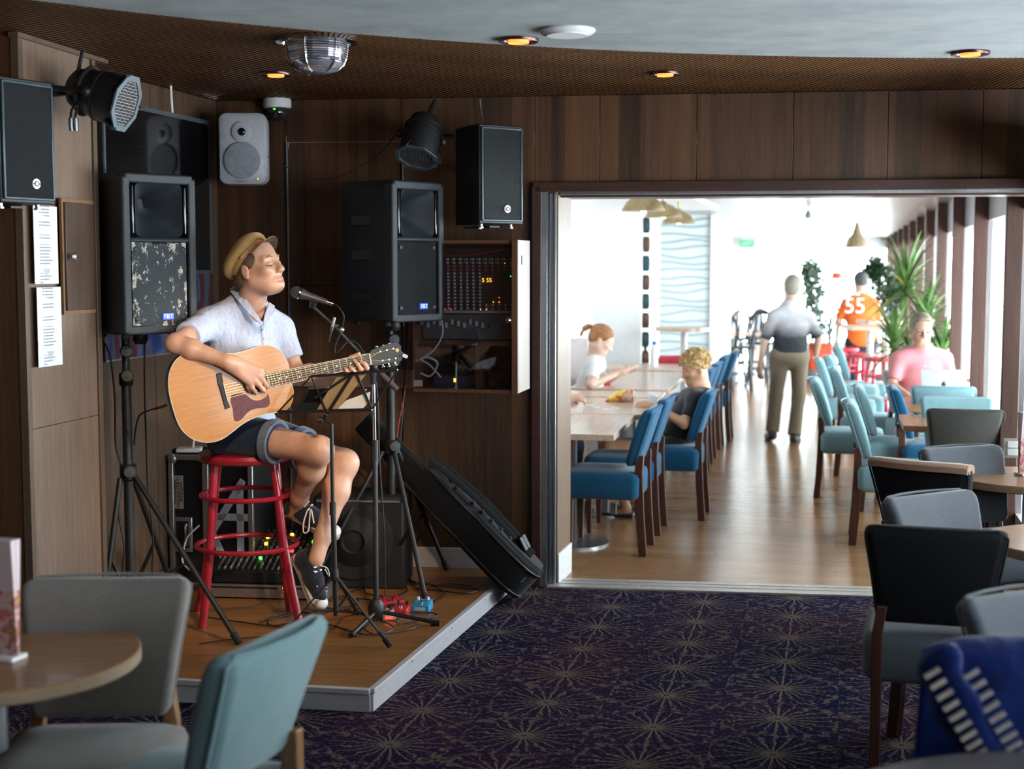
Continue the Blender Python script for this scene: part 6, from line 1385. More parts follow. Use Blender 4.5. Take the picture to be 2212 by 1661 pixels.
# left hand around the neck
palm = G3(768, 797, -.035); S.cap(wL, palm, .027, .026, .02); S.cap(palm, G3(785, 790, -.03), .024, .02, .015)
S.chain([G3(748, 787, -.035), G3(760, 774, -.02), G3(775, 765, .004)], (.018, .014, .0105), .012)
for pts, rr in (([(786, 797, -.02), (793, 795, .016), (788, 786, .026), (779, 780, .014)], (.0115, .0105, .0095, .008)), ([(776, 800, -.018), (780, 798, .018), (773, 787, .028), (764, 778, .014)], (.0115, .0105, .0095, .008)), ([(764, 803, -.018), (766, 803, .016), (760, 797, .024), (755, 791, .014)], (.011, .01, .009, .0075)), ([(752, 805, -.018), (752, 806, .012), (748, 800, .018), (745, 795, .012)], (.01, .009, .0085, .007))):
    S.chain([G3(*p) for p in pts], rr, .006)
inv = np.array(HM.inverted())
def pick(P):
    q = P @ inv[:3, :3].T + inv[:3, 3]; m = (q[:, 0] > .085) & (abs(q[:, 1]) < .027) & (q[:, 2] < -.058) & (q[:, 2] > -.089) & (((q[:, 2] + .0725) / .0145) ** 2 + (q[:, 1] / .028) ** 2 < 1); return m.astype(int)
S.build('body', [m_skin, m_lip], t, pick=pick, smooth=2)
for s_ in (-1, 1):
    hp(MB().tube([(.0925 - .016 * (y / .02) ** 2, s_ * .032 + y, -.005 - .003 * (1 - (y / .02) ** 2)) for y in (-.021, -.01, 0, .01, .021)], .0026, 6), HM, 'eyelid_line', mk('lash', (.09, .035, .025), .7), t)
    hp(MB().tube([(.094, s_ * .014, .024), (.092, s_ * .03, .031), (.078, s_ * .05, .026)], [.003, .0042, .002], 6), HM, 'eyebrow', mk('brow', (.36, .19, .11), .8), t)
# hair below the cap
hair_cap(t, HM, m_hairb, [((-.02, 0, .035), (.1, .0835, .085), .01), ((-.055, 0, -.03), (.06, .07, .055), .03), ((.0, 0, .03), (.05, .081, .045), .012)], .0045, subs=[((.12, 0, -.01), (.085, .12, .11), .01), ((.02, .0, -.08), (.075, .2, .075), .01), ((-.03, 0, -.14), (.2, .2, .07), .01)])
hp(MB().ball((.03, .0, 0), .001), HM, 'hair_strand', m_hairb, t) if False else None
for s_ in (): hp(MB().tube([(.016, s_ * .077, .04), (.02, s_ * .0765, .01), (.014, s_ * .074, -.015)], [.008, .007, .002], 6), HM, 'sideburn', mk('sideburn', (.25, .13, .07), .8), t)
# cap: crown, band, visor, button strap
HH = HM @ T(.004, 0, .006) @ Ry(R(-38)) @ Matrix.Scale(.93, 4); HEADM = HM; HM = HH
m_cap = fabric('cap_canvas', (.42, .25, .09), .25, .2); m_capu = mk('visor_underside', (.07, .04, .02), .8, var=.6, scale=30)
S = Field(tuple(hc - Vector((.2, .2, .15))), tuple(hc + Vector((.2, .2, .22))), .005); M3 = HM.to_3x3().normalized()
S.ell(HM @ Vector((-.018, 0, .082)), (.125, .108, .05), M3, .02); S.ell(HM @ Vector((.04, 0, .085)), (.07, .085, .042), M3, .03)
S.ell(HM @ Vector((0, 0, -.04)), (.2, .2, .088), M3, .008, sub=True)
hatS = S.build('cap_crown', m_cap, t)
def bandpt(a, r0=1.0, dz=0): return ((-.008 + .106 * math.cos(a)) * r0, .09 * math.sin(a) * r0, .046 + dz)
rings = []
for k in range(41):
    a = 2 * math.pi * k / 40; rings.append([bandpt(a, r0, dz) for r0, dz in ((.985, -.016), (1.03, -.016), (1.05, .01), (.99, .016))])
hp(MB().loft(rings, cap=False), HM, 'cap_band', m_cap, t)
hp(MB().tube([Vector(bandpt(R(a), 1.045, .0)) for a in range(-75, 80, 10)], .004, 6), HM, 'cap_strap', mk('cap_strap', (.5, .3, .12), .6), t)
for s_ in (-1, 1): hp(MB().ball(bandpt(R(78 * s_), 1.05, 0), .007, 8, 6), HM, 'cap_button', mk('cap_button', (.25, .15, .07), .4), t)
up_, dn_ = [], []
for k in range(17):
    a = R(-66 + 132 * k / 16); p = Vector(bandpt(a, 1.01, -.012)); ext = .062 * math.cos(a * .95) ** .8; q = p + Vector((ext * .93, ext * .1 * math.sin(a), -ext * .3 - .014 * (math.sin(a)) ** 2)); up_.append(p); dn_.append(q)
vs = up_ + dn_ + [p + Vector((0, 0, .004)) for p in up_] + [p + Vector((0, 0, .004)) for p in dn_]; n = 17; fs = []
for i in range(16): fs += [(i, i + 1, n + i + 1, n + i), (2 * n + i, 3 * n + i, 3 * n + i + 1, 2 * n + i + 1), (n + i, n + i + 1, 3 * n + i + 1, 3 * n + i)]
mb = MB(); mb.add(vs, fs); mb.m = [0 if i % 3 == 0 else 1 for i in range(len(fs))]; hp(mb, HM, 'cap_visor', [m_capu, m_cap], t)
HM = HEADM
# shirt with open collar and rolled sleeves
m_shirt, b_ = newmat('pale_blue_linen', .85); n_ = noise(coords('Object', (1, 1, .3)), 160, 2); setc(b_, ramp(n_, [(.3, (.42, .48, .66)), (.7, (.54, .6, .76))])); bump(b_, noise(coords('Object', (1.5, 1.5, .7)), 7, 4, rough=.5), .5, .06)
S = Field(tuple(Vector((PY(370, 900, 6.2).x, 6.0, 1.0))), tuple(Vector((PY(680, 600, 6.6).x, 6.85, 1.72))), .0055)
Mt = torso(S, sLm, sRm, pL, pR, .014, 1.03, 1.04, nb + Vector((-.02, .015, .015)))
for a_, b2 in ((sRm, sRm.lerp(eR, .62)), (sLm, sLm.lerp(eL, .66))): S.cap(a_, b2, .066, .062, .03, flat='end')
S.cap(sRm.lerp(sLm, .3), nb + Vector((0, 0, -.0)), .06, .07, .03); S.cap(sLm.lerp(sRm, .3), nb, .06, .07, .03)
S.cap(nb - Vector((0, 0, .05)), nb + Vector((-.015, .01, .02)), .085, .082, .02, flat='end')
fwd = (Mt.col[1]); fwd = Vector((Mt[0][1], Mt[1][1], Mt[2][1])); fwd = fwd if fwd.y < 0 else -fwd
ch0 = nb + fwd * .05 + Vector((.0, 0, .0)); ch1 = PY(566, 695, 6.33)
S.cap(nb + Vector((0, 0, -.03)), nb + Vector((.01, -.005, .16)), .068, .072, .004, sub=True)
S.cap(ch0 + fwd * .03, ch1 + fwd * .01, .05, .012, .006, sub=True); S.cap(ch0 + fwd * .07 + Vector((0, 0, .02)), ch1 + fwd * .045, .05, .02, .006, sub=True)
S.build('shirt', m_shirt, t, smooth=1)
# collar flaps, placket
cl = [PY(530, 655, 6.40), PY(522, 646, 6.44), PY(512, 640, 6.5), PY(504, 634, 6.56)]
mb = MB(); A1 = [PY(567, 698, 6.312), PY(549, 672, 6.325), PY(531, 645, 6.37), PY(513, 622, 6.44), PY(505, 618, 6.5)]; A2 = [PY(562, 700, 6.315), PY(536, 676, 6.31), PY(514, 650, 6.355), PY(498, 630, 6.43), PY(496, 624, 6.5)]
vs = A1 + A2 + [p + fwd * .006 for p in A1] + [p + fwd * .006 for p in A2]; fs = []
for i in range(4): fs += [(i, i + 1, 6 + i, 5 + i), (10 + i, 15 + i, 16 + i, 11 + i), (i, 10 + i, 11 + i, 1 + i), (5 + i, 6 + i, 16 + i, 15 + i)]
mb.add(vs, fs).build('collar', m_shirt, t, world=True)
mb = MB(); A1 = [PY(568, 700, 6.31), PY(571, 680, 6.36), PY(577, 664, 6.43), PY(580, 652, 6.5)]; A2 = [PY(572, 702, 6.315), PY(584, 684, 6.37), PY(592, 672, 6.44), PY(592, 660, 6.5)]; vs = A1 + A2 + [p + fwd * .006 for p in A1] + [p + fwd * .006 for p in A2]; fs = []
for i in range(3): fs += [(i, i + 1, 5 + i, 4 + i), (8 + i, 12 + i, 13 + i, 9 + i), (i, 8 + i, 9 + i, 1 + i), (4 + i, 5 + i, 13 + i, 12 + i)]
mb.add(vs, fs).build('collar', m_shirt, t, world=True)
from mathutils.bvhtree import BVHTree
def caster(o):
    me = o.data; W_ = MW[o.name]; tr = BVHTree.FromPolygons([W_ @ v.co for v in me.vertices], [tuple(p.vertices) for p in me.polygons])
    def f(px, py, off=.003):
        d = ray(px, py).normalized(); h = tr.ray_cast(EYEV, d)[0]; return (h - d * off) if h else None
    return f
sc_ = caster([c for c in t.children if c.name.startswith('shirt')][0])
pl_ = [sc_(*p) for p in ((567, 703), (568, 712), (569, 722), (570, 732), (570, 742), (570, 750))]; pl_ = [p for p in pl_ if p]
if len(pl_) > 2:
    MB().tube(pl_, .009, 6, flat=.3).build('placket', m_shirt, t, world=True); MB().tube([p + Vector((-.011, -.001, 0)) for p in pl_], .0022, 5).build('placket_seam', mk('purple_seam', (.06, .05, .16), .8), t, world=True)
    for p in pl_[1::2]: MB().ball(p + Vector((.002, -.004, 0)), .0045, 8, 5).build('button', m_ivory, t, world=True)
# denim shorts with turned-up cuffs
m_denim = fabric('dark_denim', (.012, .022, .05), .35, .2); m_cuff = fabric('denim_cuff', (.12, .14, .19), .25, .2)
S = Field(tuple(Vector((PY(440, 1000, 6.3).x, 6.15, .8))), tuple(Vector((PY(720, 880, 6.5).x, 6.85, 1.12))), .006)
cp = (pL + pR) / 2; S.ell(cp + Vector((0, 0, -.0)), (.175, .135, .11), Mt, .04)
eR_, eL_ = pR.lerp(kR, .56), pL.lerp(kL, .56); S.cap(pR, eR_, .102, .09, .04, flat='end'); S.cap(pL, eL_, .102, .09, .04, flat='end'); 
S.cap(Vector((-2, 6.4, STX * 0 + .1)), Vector((0, 6.4, .1)), .0, None, 0, sub=True) if False else None
S.build('shorts', m_denim, t)
for p_, k_ in ((pR, kR), (pL, kL)):
    d_ = (k_ - p_).normalized(); e_ = p_.lerp(k_, .56); x_ = d_.orthogonal().normalized(); y_ = d_.cross(x_); rings = []
    for s_, r_ in ((-.045, .096), (-.04, .102), (.0, .1), (.004, .095), (.0, .085), (-.03, .082)): rings.append([e_ + d_ * s_ + (x_ * math.cos(2 * math.pi * k / 24) + y_ * math.sin(2 * math.pi * k / 24)) * r_ for k in range(24)])
    MB().loft(rings, cap=False).build('cuff', m_cuff, t, world=True)
# canvas shoes
m_canvas = fabric('navy_canvas', (.02, .022, .035), .3, .2); m_sole = mk('cream_sole', (.5, .45, .38), .6); m_toe = mk('white_rubber', (.62, .64, .64), .5)
def shoe(heel, toe, upv, ank):
    heel, toe = Vector(heel), Vector(toe); d = (toe - heel).normalized(); u = Vector(upv); u = (u - d * u.dot(d)).normalized(); s_ = d.cross(u); L = (toe - heel).length; P = lambda x, y, z: heel + d * x + s_ * y + u * z
    out = [(0, .03), (.03, .036), (.1, .034), (.18, .044), (.24, .042), (.275, .02)]; out = [(x * L / .28, y) for x, y in out]; poly = [(-.006, 0)] + out + [(L + .002, 0)] + [(x, -y) for x, y in out[::-1]]
    sl_ = [(v.x, v.y) for v in spline([(x, y, 0) for x, y in poly + poly[:1]], 3)[:-1]]
    mb = MB(); mb.loft([[P(x, y, z) for x, y in sl_] for z in (-.012, .016)]); so = mb.build('shoe_sole', m_sole, t, world=True, bevel=.003)
    mb = MB(); mb.loft([[P(x, y * 1.02, z) for x, y in sl_] for z in (.001, .004)]); mb.build('sole_stripe', m_denim, t, world=True)
    S = Field(*bbox([heel, toe, ank, P(L * .4, 0, .1)], .08), .0045)
    S.cap(P(.035, 0, .03), P(L * .55, 0, .028), .034, .038, .03); S.cap(P(L * .5, 0, .03), P(L - .05, 0, .02), .036, .032, .03); S.cap(P(.035, 0, .03), P(.045, 0, .085), .036, .04, .03, flat='end'); S.cap(P(.06, 0, .05), P(L * .5, 0, .05), .036, .03, .03)
    S.cap(P(.045, 0, .088), P(.05, 0, .14), .034, .038, .003, sub=True)
    S.build('shoe_upper', m_canvas, t)
    mb = MB().ball(P(L - .034, 0, .018), (.037, .037, .026), 14, 8, Matrix((d, s_, u)).transposed().to_4x4()); mb.build('toe_cap', m_toe, t, world=True)
    for k in range(5):
        x = L * (.36 + .07 * k); z = .094 - .008 * k
        for q in (-1, 1): MB().lathe([(.002, 0), (.0045, 0), (.0045, .002), (.002, .002)], 8, frame(P(x, q * .022, z - .006), d, s_.cross(d) , s_ * q)).build('eyelet', m_chrome, t, world=True) if False else MB().ball(P(x, q * .023, z - .008), .0045, 6, 4).build('eyelet', m_chrome, t, world=True)
        MB().bar(P(x, -.024, z - .004), P(x + .006, .024, z - .003), .006, .003, up=u).build('lace', m_white, t, world=True)
    return P
P1 = shoe(PY(641, 1200, 6.3), PY(694, 1318, 6.2), Vector((.6, -.45, .45)), aL)
MB().tube(spline([P1(.1, 0, .1), P1(.13, -.02, .12), P1(.16, -.03, .1), P1(.12, -.04, .085)], 5), .003, 6).build('lace', m_white, t, world=True)
P2 = shoe(PY(612, 1096, 6.52), PY(732, 1160, 6.44), Vector((-.35, -.25, .9)), aR)
MB().tube(spline([PY(664, 1102, 6.38), PY(656, 1128, 6.36), PY(656, 1150, 6.36), PY(666, 1146, 6.36), PY(669, 1118, 6.37), PY(672, 1100, 6.38), PY(678, 1130, 6.36)], 5), .0035, 6).build('lace', m_white, t, world=True)
# ================================================================ microphone and stand
ms = thing('microphone_stand', 'black boom microphone stand on the stage in front of the guitarist', 'stand', (PZ(813, 1345, DECK).x, PZ(813, 1345, DECK).y, DECK)); mb0 = Vector(ms.location)
pv = PY(806, 792, 6.46)
MB().tube([mb0 + Vector((0, 0, .03)), PY(810, 985, 6.47)], .012, 12).build('lower_tube', m_black, ms, world=True); MB().tube([PY(810, 1000, 6.47), pv], .008, 10).build('upper_tube', m_chrome, ms, world=True)
MB().tube([PY(810, 950, 6.47), PY(810, 995, 6.47)], .0155, 12).build('clutch', m_black, ms, world=True)
MB().tube([PY(806, 830, 6.46), PY(806, 800, 6.46)], [.011, .02], 12).build('swivel_collar', m_black, ms, world=True); MB().ball(pv, (.022, .03, .022), 12, 8).build('swivel', m_black, ms, world=True)
MB().tube([PY(676, 662, 6.36), PY(715, 697, 6.38), PY(760, 745, 6.42), pv, PY(826, 812, 6.47)], [.0065, .0065, .009, .009, .009], 10).build('boom', m_black, ms, world=True)
MB().tube([PY(822, 806, 6.47), PY(858, 842, 6.48)], .0135, 12).build('counterweight', mk('foam_grip', (.05, .03, .028), .7), ms, world=True)
MB().ball(PY(738, 712, 6.38), .012, 8, 6).build('cable_clip', m_alu, ms, world=True)
for fx, fy in ((950, 1346), (758, 1372), (800, 1310)):
    f = PZ(fx, fy, DECK + .014); MB().tube([mb0 + Vector((0, 0, .055)), f], .0095, 8).build('leg', m_black, ms, world=True); d_ = (f - mb0).normalized(); MB().tube([f - d_ * .04, f], .013, 8).build('rubber_foot', m_rubber, ms, world=True)
MB().lathe([(.03, -.03), (.036, -.02), (.036, .03), (.02, .05), (0, .05)], 14, T(*(mb0 + Vector((0, 0, .06))))).build('leg_hub', m_black, ms, world=True)
mk_ = thing('microphone', 'black handheld microphone clipped to the boom near the singer', 'microphone', tuple(PY(655, 638, 6.34))); a_, c_ = PY(640, 631, 6.335), PY(702, 651, 6.36); d_ = (c_ - a_).normalized()
MB().tube([a_ + d_ * .02, a_ + d_ * .035, a_ + d_ * .05, a_ + d_ * .14], [.025, .023, .018, .0125], 16).build('body', mk('mic_body', (.06, .05, .05), .35, .3), mk_, world=True)
MB().ball(a_, .0275, 16, 10).build('grille_ball', mk('mic_mesh', (.05, .05, .055), .5, .4, bmp=.8, bscale=700), mk_, world=True); MB().lathe([(.024, -.004), (.028, -.003), (.028, .004), (.024, .005)], 18, frame(a_ + d_ * .014, d_.orthogonal().normalized(), d_.cross(d_.orthogonal().normalized()), d_)).build('ring', m_chrome, mk_, world=True)
MB().tube([a_ + d_ * .13, a_ + d_ * .17], .01, 10).build('connector', m_chrome, mk_, world=True); MB().tube([PY(678, 650, 6.35), PY(674, 664, 6.36)], [.018, .014], 10).build('clip', m_black, mk_, world=True)
tag(MB().tube(spline([a_ + d_ * .165, PY(728, 660, 6.36), PY(742, 680, 6.36), PY(741, 700, 6.37), PY(735, 720, 6.38), PY(725, 745, 6.38), PY(724, 763, 6.38), PY(735, 755, 6.38), PY(752, 738, 6.4), PY(772, 742, 6.42), PY(790, 770, 6.43), PY(800, 788, 6.43), PY(815, 850, 6.5), PY(820, 1000, 6.52), PY(830, 1150, 6.54), PY(832, 1290, 6.56)], 6), .0032, 6).build('microphone_cable', m_cable), 'microphone cable looping down along the boom stand', 'cable')
cp_ = thing('guitar_capo', 'black and silver capo clamped on the microphone boom', 'capo', tuple(PY(718, 705, 6.36))); MB().bar(PY(723, 685, 6.36), PY(716, 715, 6.36), .01, .012).build('grip', m_alu, cp_, world=True, bevel=.002); MB().bar(PY(718, 705, 6.355), PY(710, 740, 6.355), .008, .008).build('lever', m_black, cp_, world=True, bevel=.002); MB().bar(PY(716, 700, 6.36), PY(732, 704, 6.365), .007, .01).build('jaw', m_black, cp_, world=True)
# ================================================================ music stand, sheets, tablet
D0, D1, D2 = PY(601, 890, 6.12), PY(803, 885, 5.98), PY(859, 799, 5.93); dn = (D1 - D0).cross(D2 - D0).normalized(); dn = dn if dn.y < 0 else -dn
def DP(px, py, off=0): return PP(px, py, D0 + dn * off, dn)
pb = PZ(726, 1335, DECK); us = thing('music_stand', 'folding black music stand in front of the guitar', 'stand', (pb.x, pb.y, DECK))
for a_, b_, w_ in (((601, 890), (803, 885), .014), ((672, 813), (859, 799), .012), ((672, 813), (601, 890), .007), ((859, 799), (803, 885), .007), ((764, 803), (707, 893), .014), ((768, 803), (803, 885), .01), ((764, 803), (680, 860), .009), ((707, 893), (672, 813), .006)):
    MB().bar(DP(*a_), DP(*b_), w_, .004, up=dn).build('desk_bar', m_black, us, world=True)
for p in ((764, 803), (768, 803), (803, 885), (708, 888), (790, 842), (858, 799)): MB().ball(DP(*p, .004), .0035, 6, 4).build('rivet', m_steel, us, world=True)
MB().bar(DP(601, 888, -.012), DP(803, 883, -.012), .004, .03, up=dn).build('lip', m_black, us, world=True)
ph = PY(716, 915, 6.08); MB().tube([DP(706, 893), PY(700, 905, 6.09), ph], .01, 8).build('tilt_joint', m_black, us, world=True); MB().lathe([(.0, 0), (.016, 0), (.016, .02), (0, .022)], 12, T(*PY(697, 908, 6.06)) @ Ry(R(-90))).build('wing_knob', m_black, us, world=True)
MB().tube([ph, PY(719, 1100, 6.1)], .0085, 10).build('upper_tube', m_black, us, world=True); MB().tube([PY(719, 1090, 6.1), PY(726, 1330, 6.12)], .0115, 10).build('lower_tube', m_black, us, world=True); MB().tube([PY(719, 1085, 6.1), PY(719, 1112, 6.1)], .0145, 10).build('clutch', m_black, us, world=True)
hub = PY(723, 1240, 6.11); MB().tube([PY(722, 1228, 6.11), PY(724, 1252, 6.11)], .018, 10).build('leg_hub', m_black, us, world=True); lo = PY(725, 1320, 6.12)
for k_, (fx, fy) in enumerate(((605, 1378), (843, 1396), (772, 1322))):
    f = PZ(fx, fy, DECK + .012); MB().bar(hub, hub.lerp(f, .82), .016, .006).build('leg', m_black, us, world=True, bevel=.001); MB().tube([hub.lerp(f, .8), f], .008, 8).build('leg_tip', m_black, us, world=True); MB().tube([f + (hub - f).normalized() * .04, f], .013, 10).build('rubber_foot', m_rubber, us, world=True)
    MB().bar(lo, hub.lerp(f, .55), .012, .005).build('strut', m_black, us, world=True)
def sheet(pts, off, th, m, name, label, cat):
    q = [DP(*p, off) for p in pts]; mb = MB(); mb.loft([[p for p in q], [p - dn * th for p in q]]); return tag(mb.build(name, m), label, cat)
sheet([(731, 808), (792, 806), (725, 889), (681, 891)], -.008, .004, mk('kraft_folder', (.36, .24, .12), .7), 'sheet_folder', 'tan folder resting on the music stand', 'folder')
sheet([(747, 865), (800, 846), (797, 868), (782, 884), (726, 887)], -.014, .001, m_paper, 'song_sheet', 'white song sheet low on the music stand', 'paper')
tb = thing('tablet', 'dark tablet leaning on the left of the music stand', 'tablet', tuple(DP(675, 865, -.03))); q = [DP(*p, -.02) for p in ((664, 838), (711, 836), (693, 889), (634, 890))]; MB().loft([q, [p - dn * .009 for p in q]]).build('case', m_black, tb, world=True, bevel=.003); q = [DP(*p, -.019) for p in ((670, 842), (704, 840), (690, 868), (655, 870))]; MB().loft([q, [p + dn * .001 for p in q]]).build('screen', m_blackgloss, tb, world=True)
MB().bar(DP(667, 839, -.018), DP(709, 837, -.018), .005, .003, up=dn).build('edge', m_alu, tb, world=True)
# ================================================================ people in the dining room
m_sand = mk('sandal', (.015, .015, .018), .6)
# boy on the blue chair
B = lambda px, py, Y: PY(px, py, Y)
J = dict(hc=B(1502, 797, 9.78), hf=(-.9, -.2, -.28), hu=(-.22, 0, .97), nb=B(1513, 838, 9.8), sR=B(1488, 862, 9.98), sL=B(1506, 866, 9.66), eR=B(1455, 905, 10.03), wR=B(1413, 872, 9.95), eL=B(1478, 915, 9.58), wL=B(1408, 876, 9.72), pR=B(1462, 968, 9.9), pL=B(1462, 972, 9.7), kR=B(1318, 962, 9.9), kL=B(1312, 968, 9.66), aR=B(1372, 1085, 9.9), aL=B(1352, 1094, 9.66), tR=B(1335, 1112, 9.95), tL=B(1322, 1112, 9.68))
t, HM, _ = person('person', 'curly blond boy in black T-shirt sitting at the left table', J, (skin('tan_skin', (.55, .29, .18)), fabric('black_cotton', (.025, .027, .033)), fabric('black_shorts', (.014, .015, .02)), m_sand), .008, base=(J['pL'].x, 9.8), sleeve=.75, trouser=.62, sit=True, w=.88, depth=.95, headk=.92, hands={'R': ((-1, 0, .0), (0, -.6, -.8), (0, -.5, .8), .7, .85), 'L': ((-1, .1, .1), (0, .6, -.8), (0, .5, .8), .7, .85)}, shoe=False, collar=False)
m_blond = mk('blond_hair', (.62, .4, .17), .6, var=.4, scale=50, bmp=.6)
hr = hair_cap(t, HM, m_blond, [((-.02, 0, .05), (.112, .092, .09), .01)], .006, subs=[((.1, 0, -.02), (.07, .14, .075), .01), ((.03, 0, -.1), (.1, .2, .1), .01)])
for k in range(150):
    u = Vector((rnd.gauss(0, 1), rnd.gauss(0, 1), rnd.gauss(.4, 1))).normalized(); p = Vector((-.015, 0, .05)) + Vector((u.x * .112, u.y * .094, u.z * .094))
    if p.z < .0 + .06 * (p.x > .02) or p.x > .098: continue
    a0 = rnd.random() * 6; mb = MB(); ax_ = u.orthogonal().normalized(); ay_ = u.cross(ax_); mb.tube([p + (ax_ * math.cos(a0 + q * .9) + ay_ * math.sin(a0 + q * .9)) * .011 + u * (.003 * q) for q in range(6)], .0055, 5); mb.v = [HM @ v for v in mb.v]; mb.build('curl', m_blond, hr, world=True)
eyes(t, HM)
for a_, tt in ((J['aL'], J['tL']), (J['aR'], J['tR'])):
    d_ = (tt - a_); d_.z = 0; d_.normalize(); s_ = Vector((-d_.y, d_.x, 0)); hb = Vector((a_.x, a_.y, .0)) - d_ * .05
    z = .012; mb = MB(); mb.hexa([hb + s_ * .04 + Vector((0, 0, .004)), hb - s_ * .04 + Vector((0, 0, .004)), hb + d_ * .25 - s_ * .045 + Vector((0, 0, .004)), hb + d_ * .25 + s_ * .045 + Vector((0, 0, .004)), hb + s_ * .04 + Vector((0, 0, .03)), hb - s_ * .04 + Vector((0, 0, .03)), hb + d_ * .25 - s_ * .045 + Vector((0, 0, .025)), hb + d_ * .25 + s_ * .045 + Vector((0, 0, .025))]); sd2 = mb.build('sandal', m_sand, t, world=True, bevel=.008)
    for q in range(1): MB().tube([hb + d_ * .13 + s_ * .05 + Vector((0, 0, .025)), hb + d_ * .13 + s_ * .03 + Vector((0, 0, .09)), hb + d_ * .13 - s_ * .03 + Vector((0, 0, .09)), hb + d_ * .13 - s_ * .05 + Vector((0, 0, .025))], .028, 8, flat=.35).build('sandal_strap', m_sand, t, world=True)
    for q in (-1, 0, 1): MB().tube([hb + d_ * (.13 + .018 * q) + s_ * .053 + Vector((0, 0, .03)), hb + d_ * (.13 + .018 * q) + s_ * .032 + Vector((0, 0, .1)), hb + d_ * (.13 + .018 * q) - s_ * .032 + Vector((0, 0, .1)), hb + d_ * (.13 + .018 * q) - s_ * .053 + Vector((0, 0, .03))], .0045, 5).build('stripe', m_white, t, world=True)
pd_ = PY(1409, 868, 9.8); tag(MB().box((0, 0, 0), (.06, .002, .09), (Ry(R(20))).to_3x3()).build('hand_card', m_paper), 'white card held up in the boy\'s hands', 'card').location = pd_
# girl on the bench
J = dict(hc=B(1299, 735, 11.4), hf=(.82, -.12, -.5), hu=(.5, 0, .86), nb=B(1286, 772, 11.45), sR=B(1282, 790, 11.25), sL=B(1290, 788, 11.62), eR=B(1276, 832, 11.15), wR=B(1330, 808, 11.3), eL=B(1300, 830, 11.7), wL=B(1345, 802, 11.55), pR=B(1262, 872, 11.35), pL=B(1262, 872, 11.6), kR=B(1345, 890, 11.35), kL=B(1350, 888, 11.6), aR=B(1345, 985, 11.35), aL=B(1350, 980, 11.6), tR=B(1372, 995, 11.35), tL=B(1376, 990, 11.6))
t, HM, _ = person('person', 'girl with auburn ponytail in white T-shirt reading on the bench', J, (m_skinp, fabric('white_cotton', (.7, .68, .68), .06), fabric('grey_trousers', (.1, .1, .12)), m_sand), .009, base=(J['pL'].x, 11.5), sleeve=.7, trouser=1.9, sit=True, w=.86, depth=.9, headk=.95, hands={'R': ((1, .1, .2), (-.2, .6, .5), (0, .3, .9), .5, .85), 'L': ((1, -.1, .2), (-.2, -.6, .5), (0, -.3, .9), .5, .85)}, collar=False)
m_aub = mk('auburn_hair', (.32, .13, .04), .5, var=.4, scale=60, bmp=.5)
hair_cap(t, HM, m_aub, [((-.018, 0, .045), (.11, .086, .09), .01), ((-.06, 0, -.01), (.055, .07, .06), .03)], .006, subs=[((.105, 0, -.02), (.075, .15, .1), .01), ((.04, 0, -.1), (.08, .2, .09), .01)])
hp(MB().tube(spline([(-.11, 0, .05), (-.15, 0, .045), (-.175, 0, .0), (-.17, 0, -.06)]), [.02] * 8 + [.024] * 9 + [.012] * 8, 8), HM, 'ponytail', m_aub, t); eyes(t, HM)
bk = tag(MB().box((0, 0, 0), (.2, .15, .012), (Ry(R(-18)) @ Rz(.1)).to_3x3()).build('open_book', mk('book_pages', (.7, .6, .48), .8)), 'small pale book held by the girl on the bench', 'book'); bk.location = PY(1352, 798, 11.4)
tag(MB().box((0, 0, 0), (.18, .26, .02)).build('red_folder', mk('red_cover', (.5, .03, .05), .5)), 'red folder under the girl\'s forearms', 'folder').location = PZ(1292, 828, .762)
gl = thing('eyeglasses', 'dark framed glasses standing on the girl\'s table', 'glasses', tuple(PZ(1318, 808, .80)))
for x in (-.025, .025): MB().tube([(x + .02 * math.cos(R(30 * k)), 0, .018 * math.sin(R(30 * k)) + .0) for k in range(12)], .003, 5, closed=True).build('rim', m_black, gl)
# hand of a player hidden behind the door jamb
J = dict(hc=B(1150, 770, 9.9), hf=(1, .0, -.2), hu=(.2, 0, .97), nb=B(1145, 815, 9.9), sR=B(1148, 838, 9.7), sL=B(1150, 836, 10.1), eR=B(1172, 890, 9.65), wR=B(1228, 862, 9.68), eL=B(1170, 885, 10.1), wL=B(1215, 862, 10.05), pR=B(1140, 950, 9.75), pL=B(1140, 950, 10.05), kR=B(1240, 962, 9.75), kL=B(1240, 962, 10.05), aR=B(1235, 1085, 9.75), aL=B(1235, 1075, 10.05), tR=B(1265, 1105, 9.75), tL=B(1265, 1095, 10.05))
person('person', 'card player hidden behind the door jamb, only a hand showing', J, (m_skin, fabric('grey_cotton', (.2, .2, .22)), fabric('blue_trousers', (.05, .06, .1)), m_sand), .009, base=(J['pL'].x, 9.9), sleeve=.7, trouser=1.9, sit=True, headk=1.0, hands={'R': ((1, .1, .1), (0, .5, -.8), (0, .5, .8), 1.0, 1.0), 'L': ((1, -.1, 0), (0, -.5, -.8), (0, -.5, .8), .8, .9)})
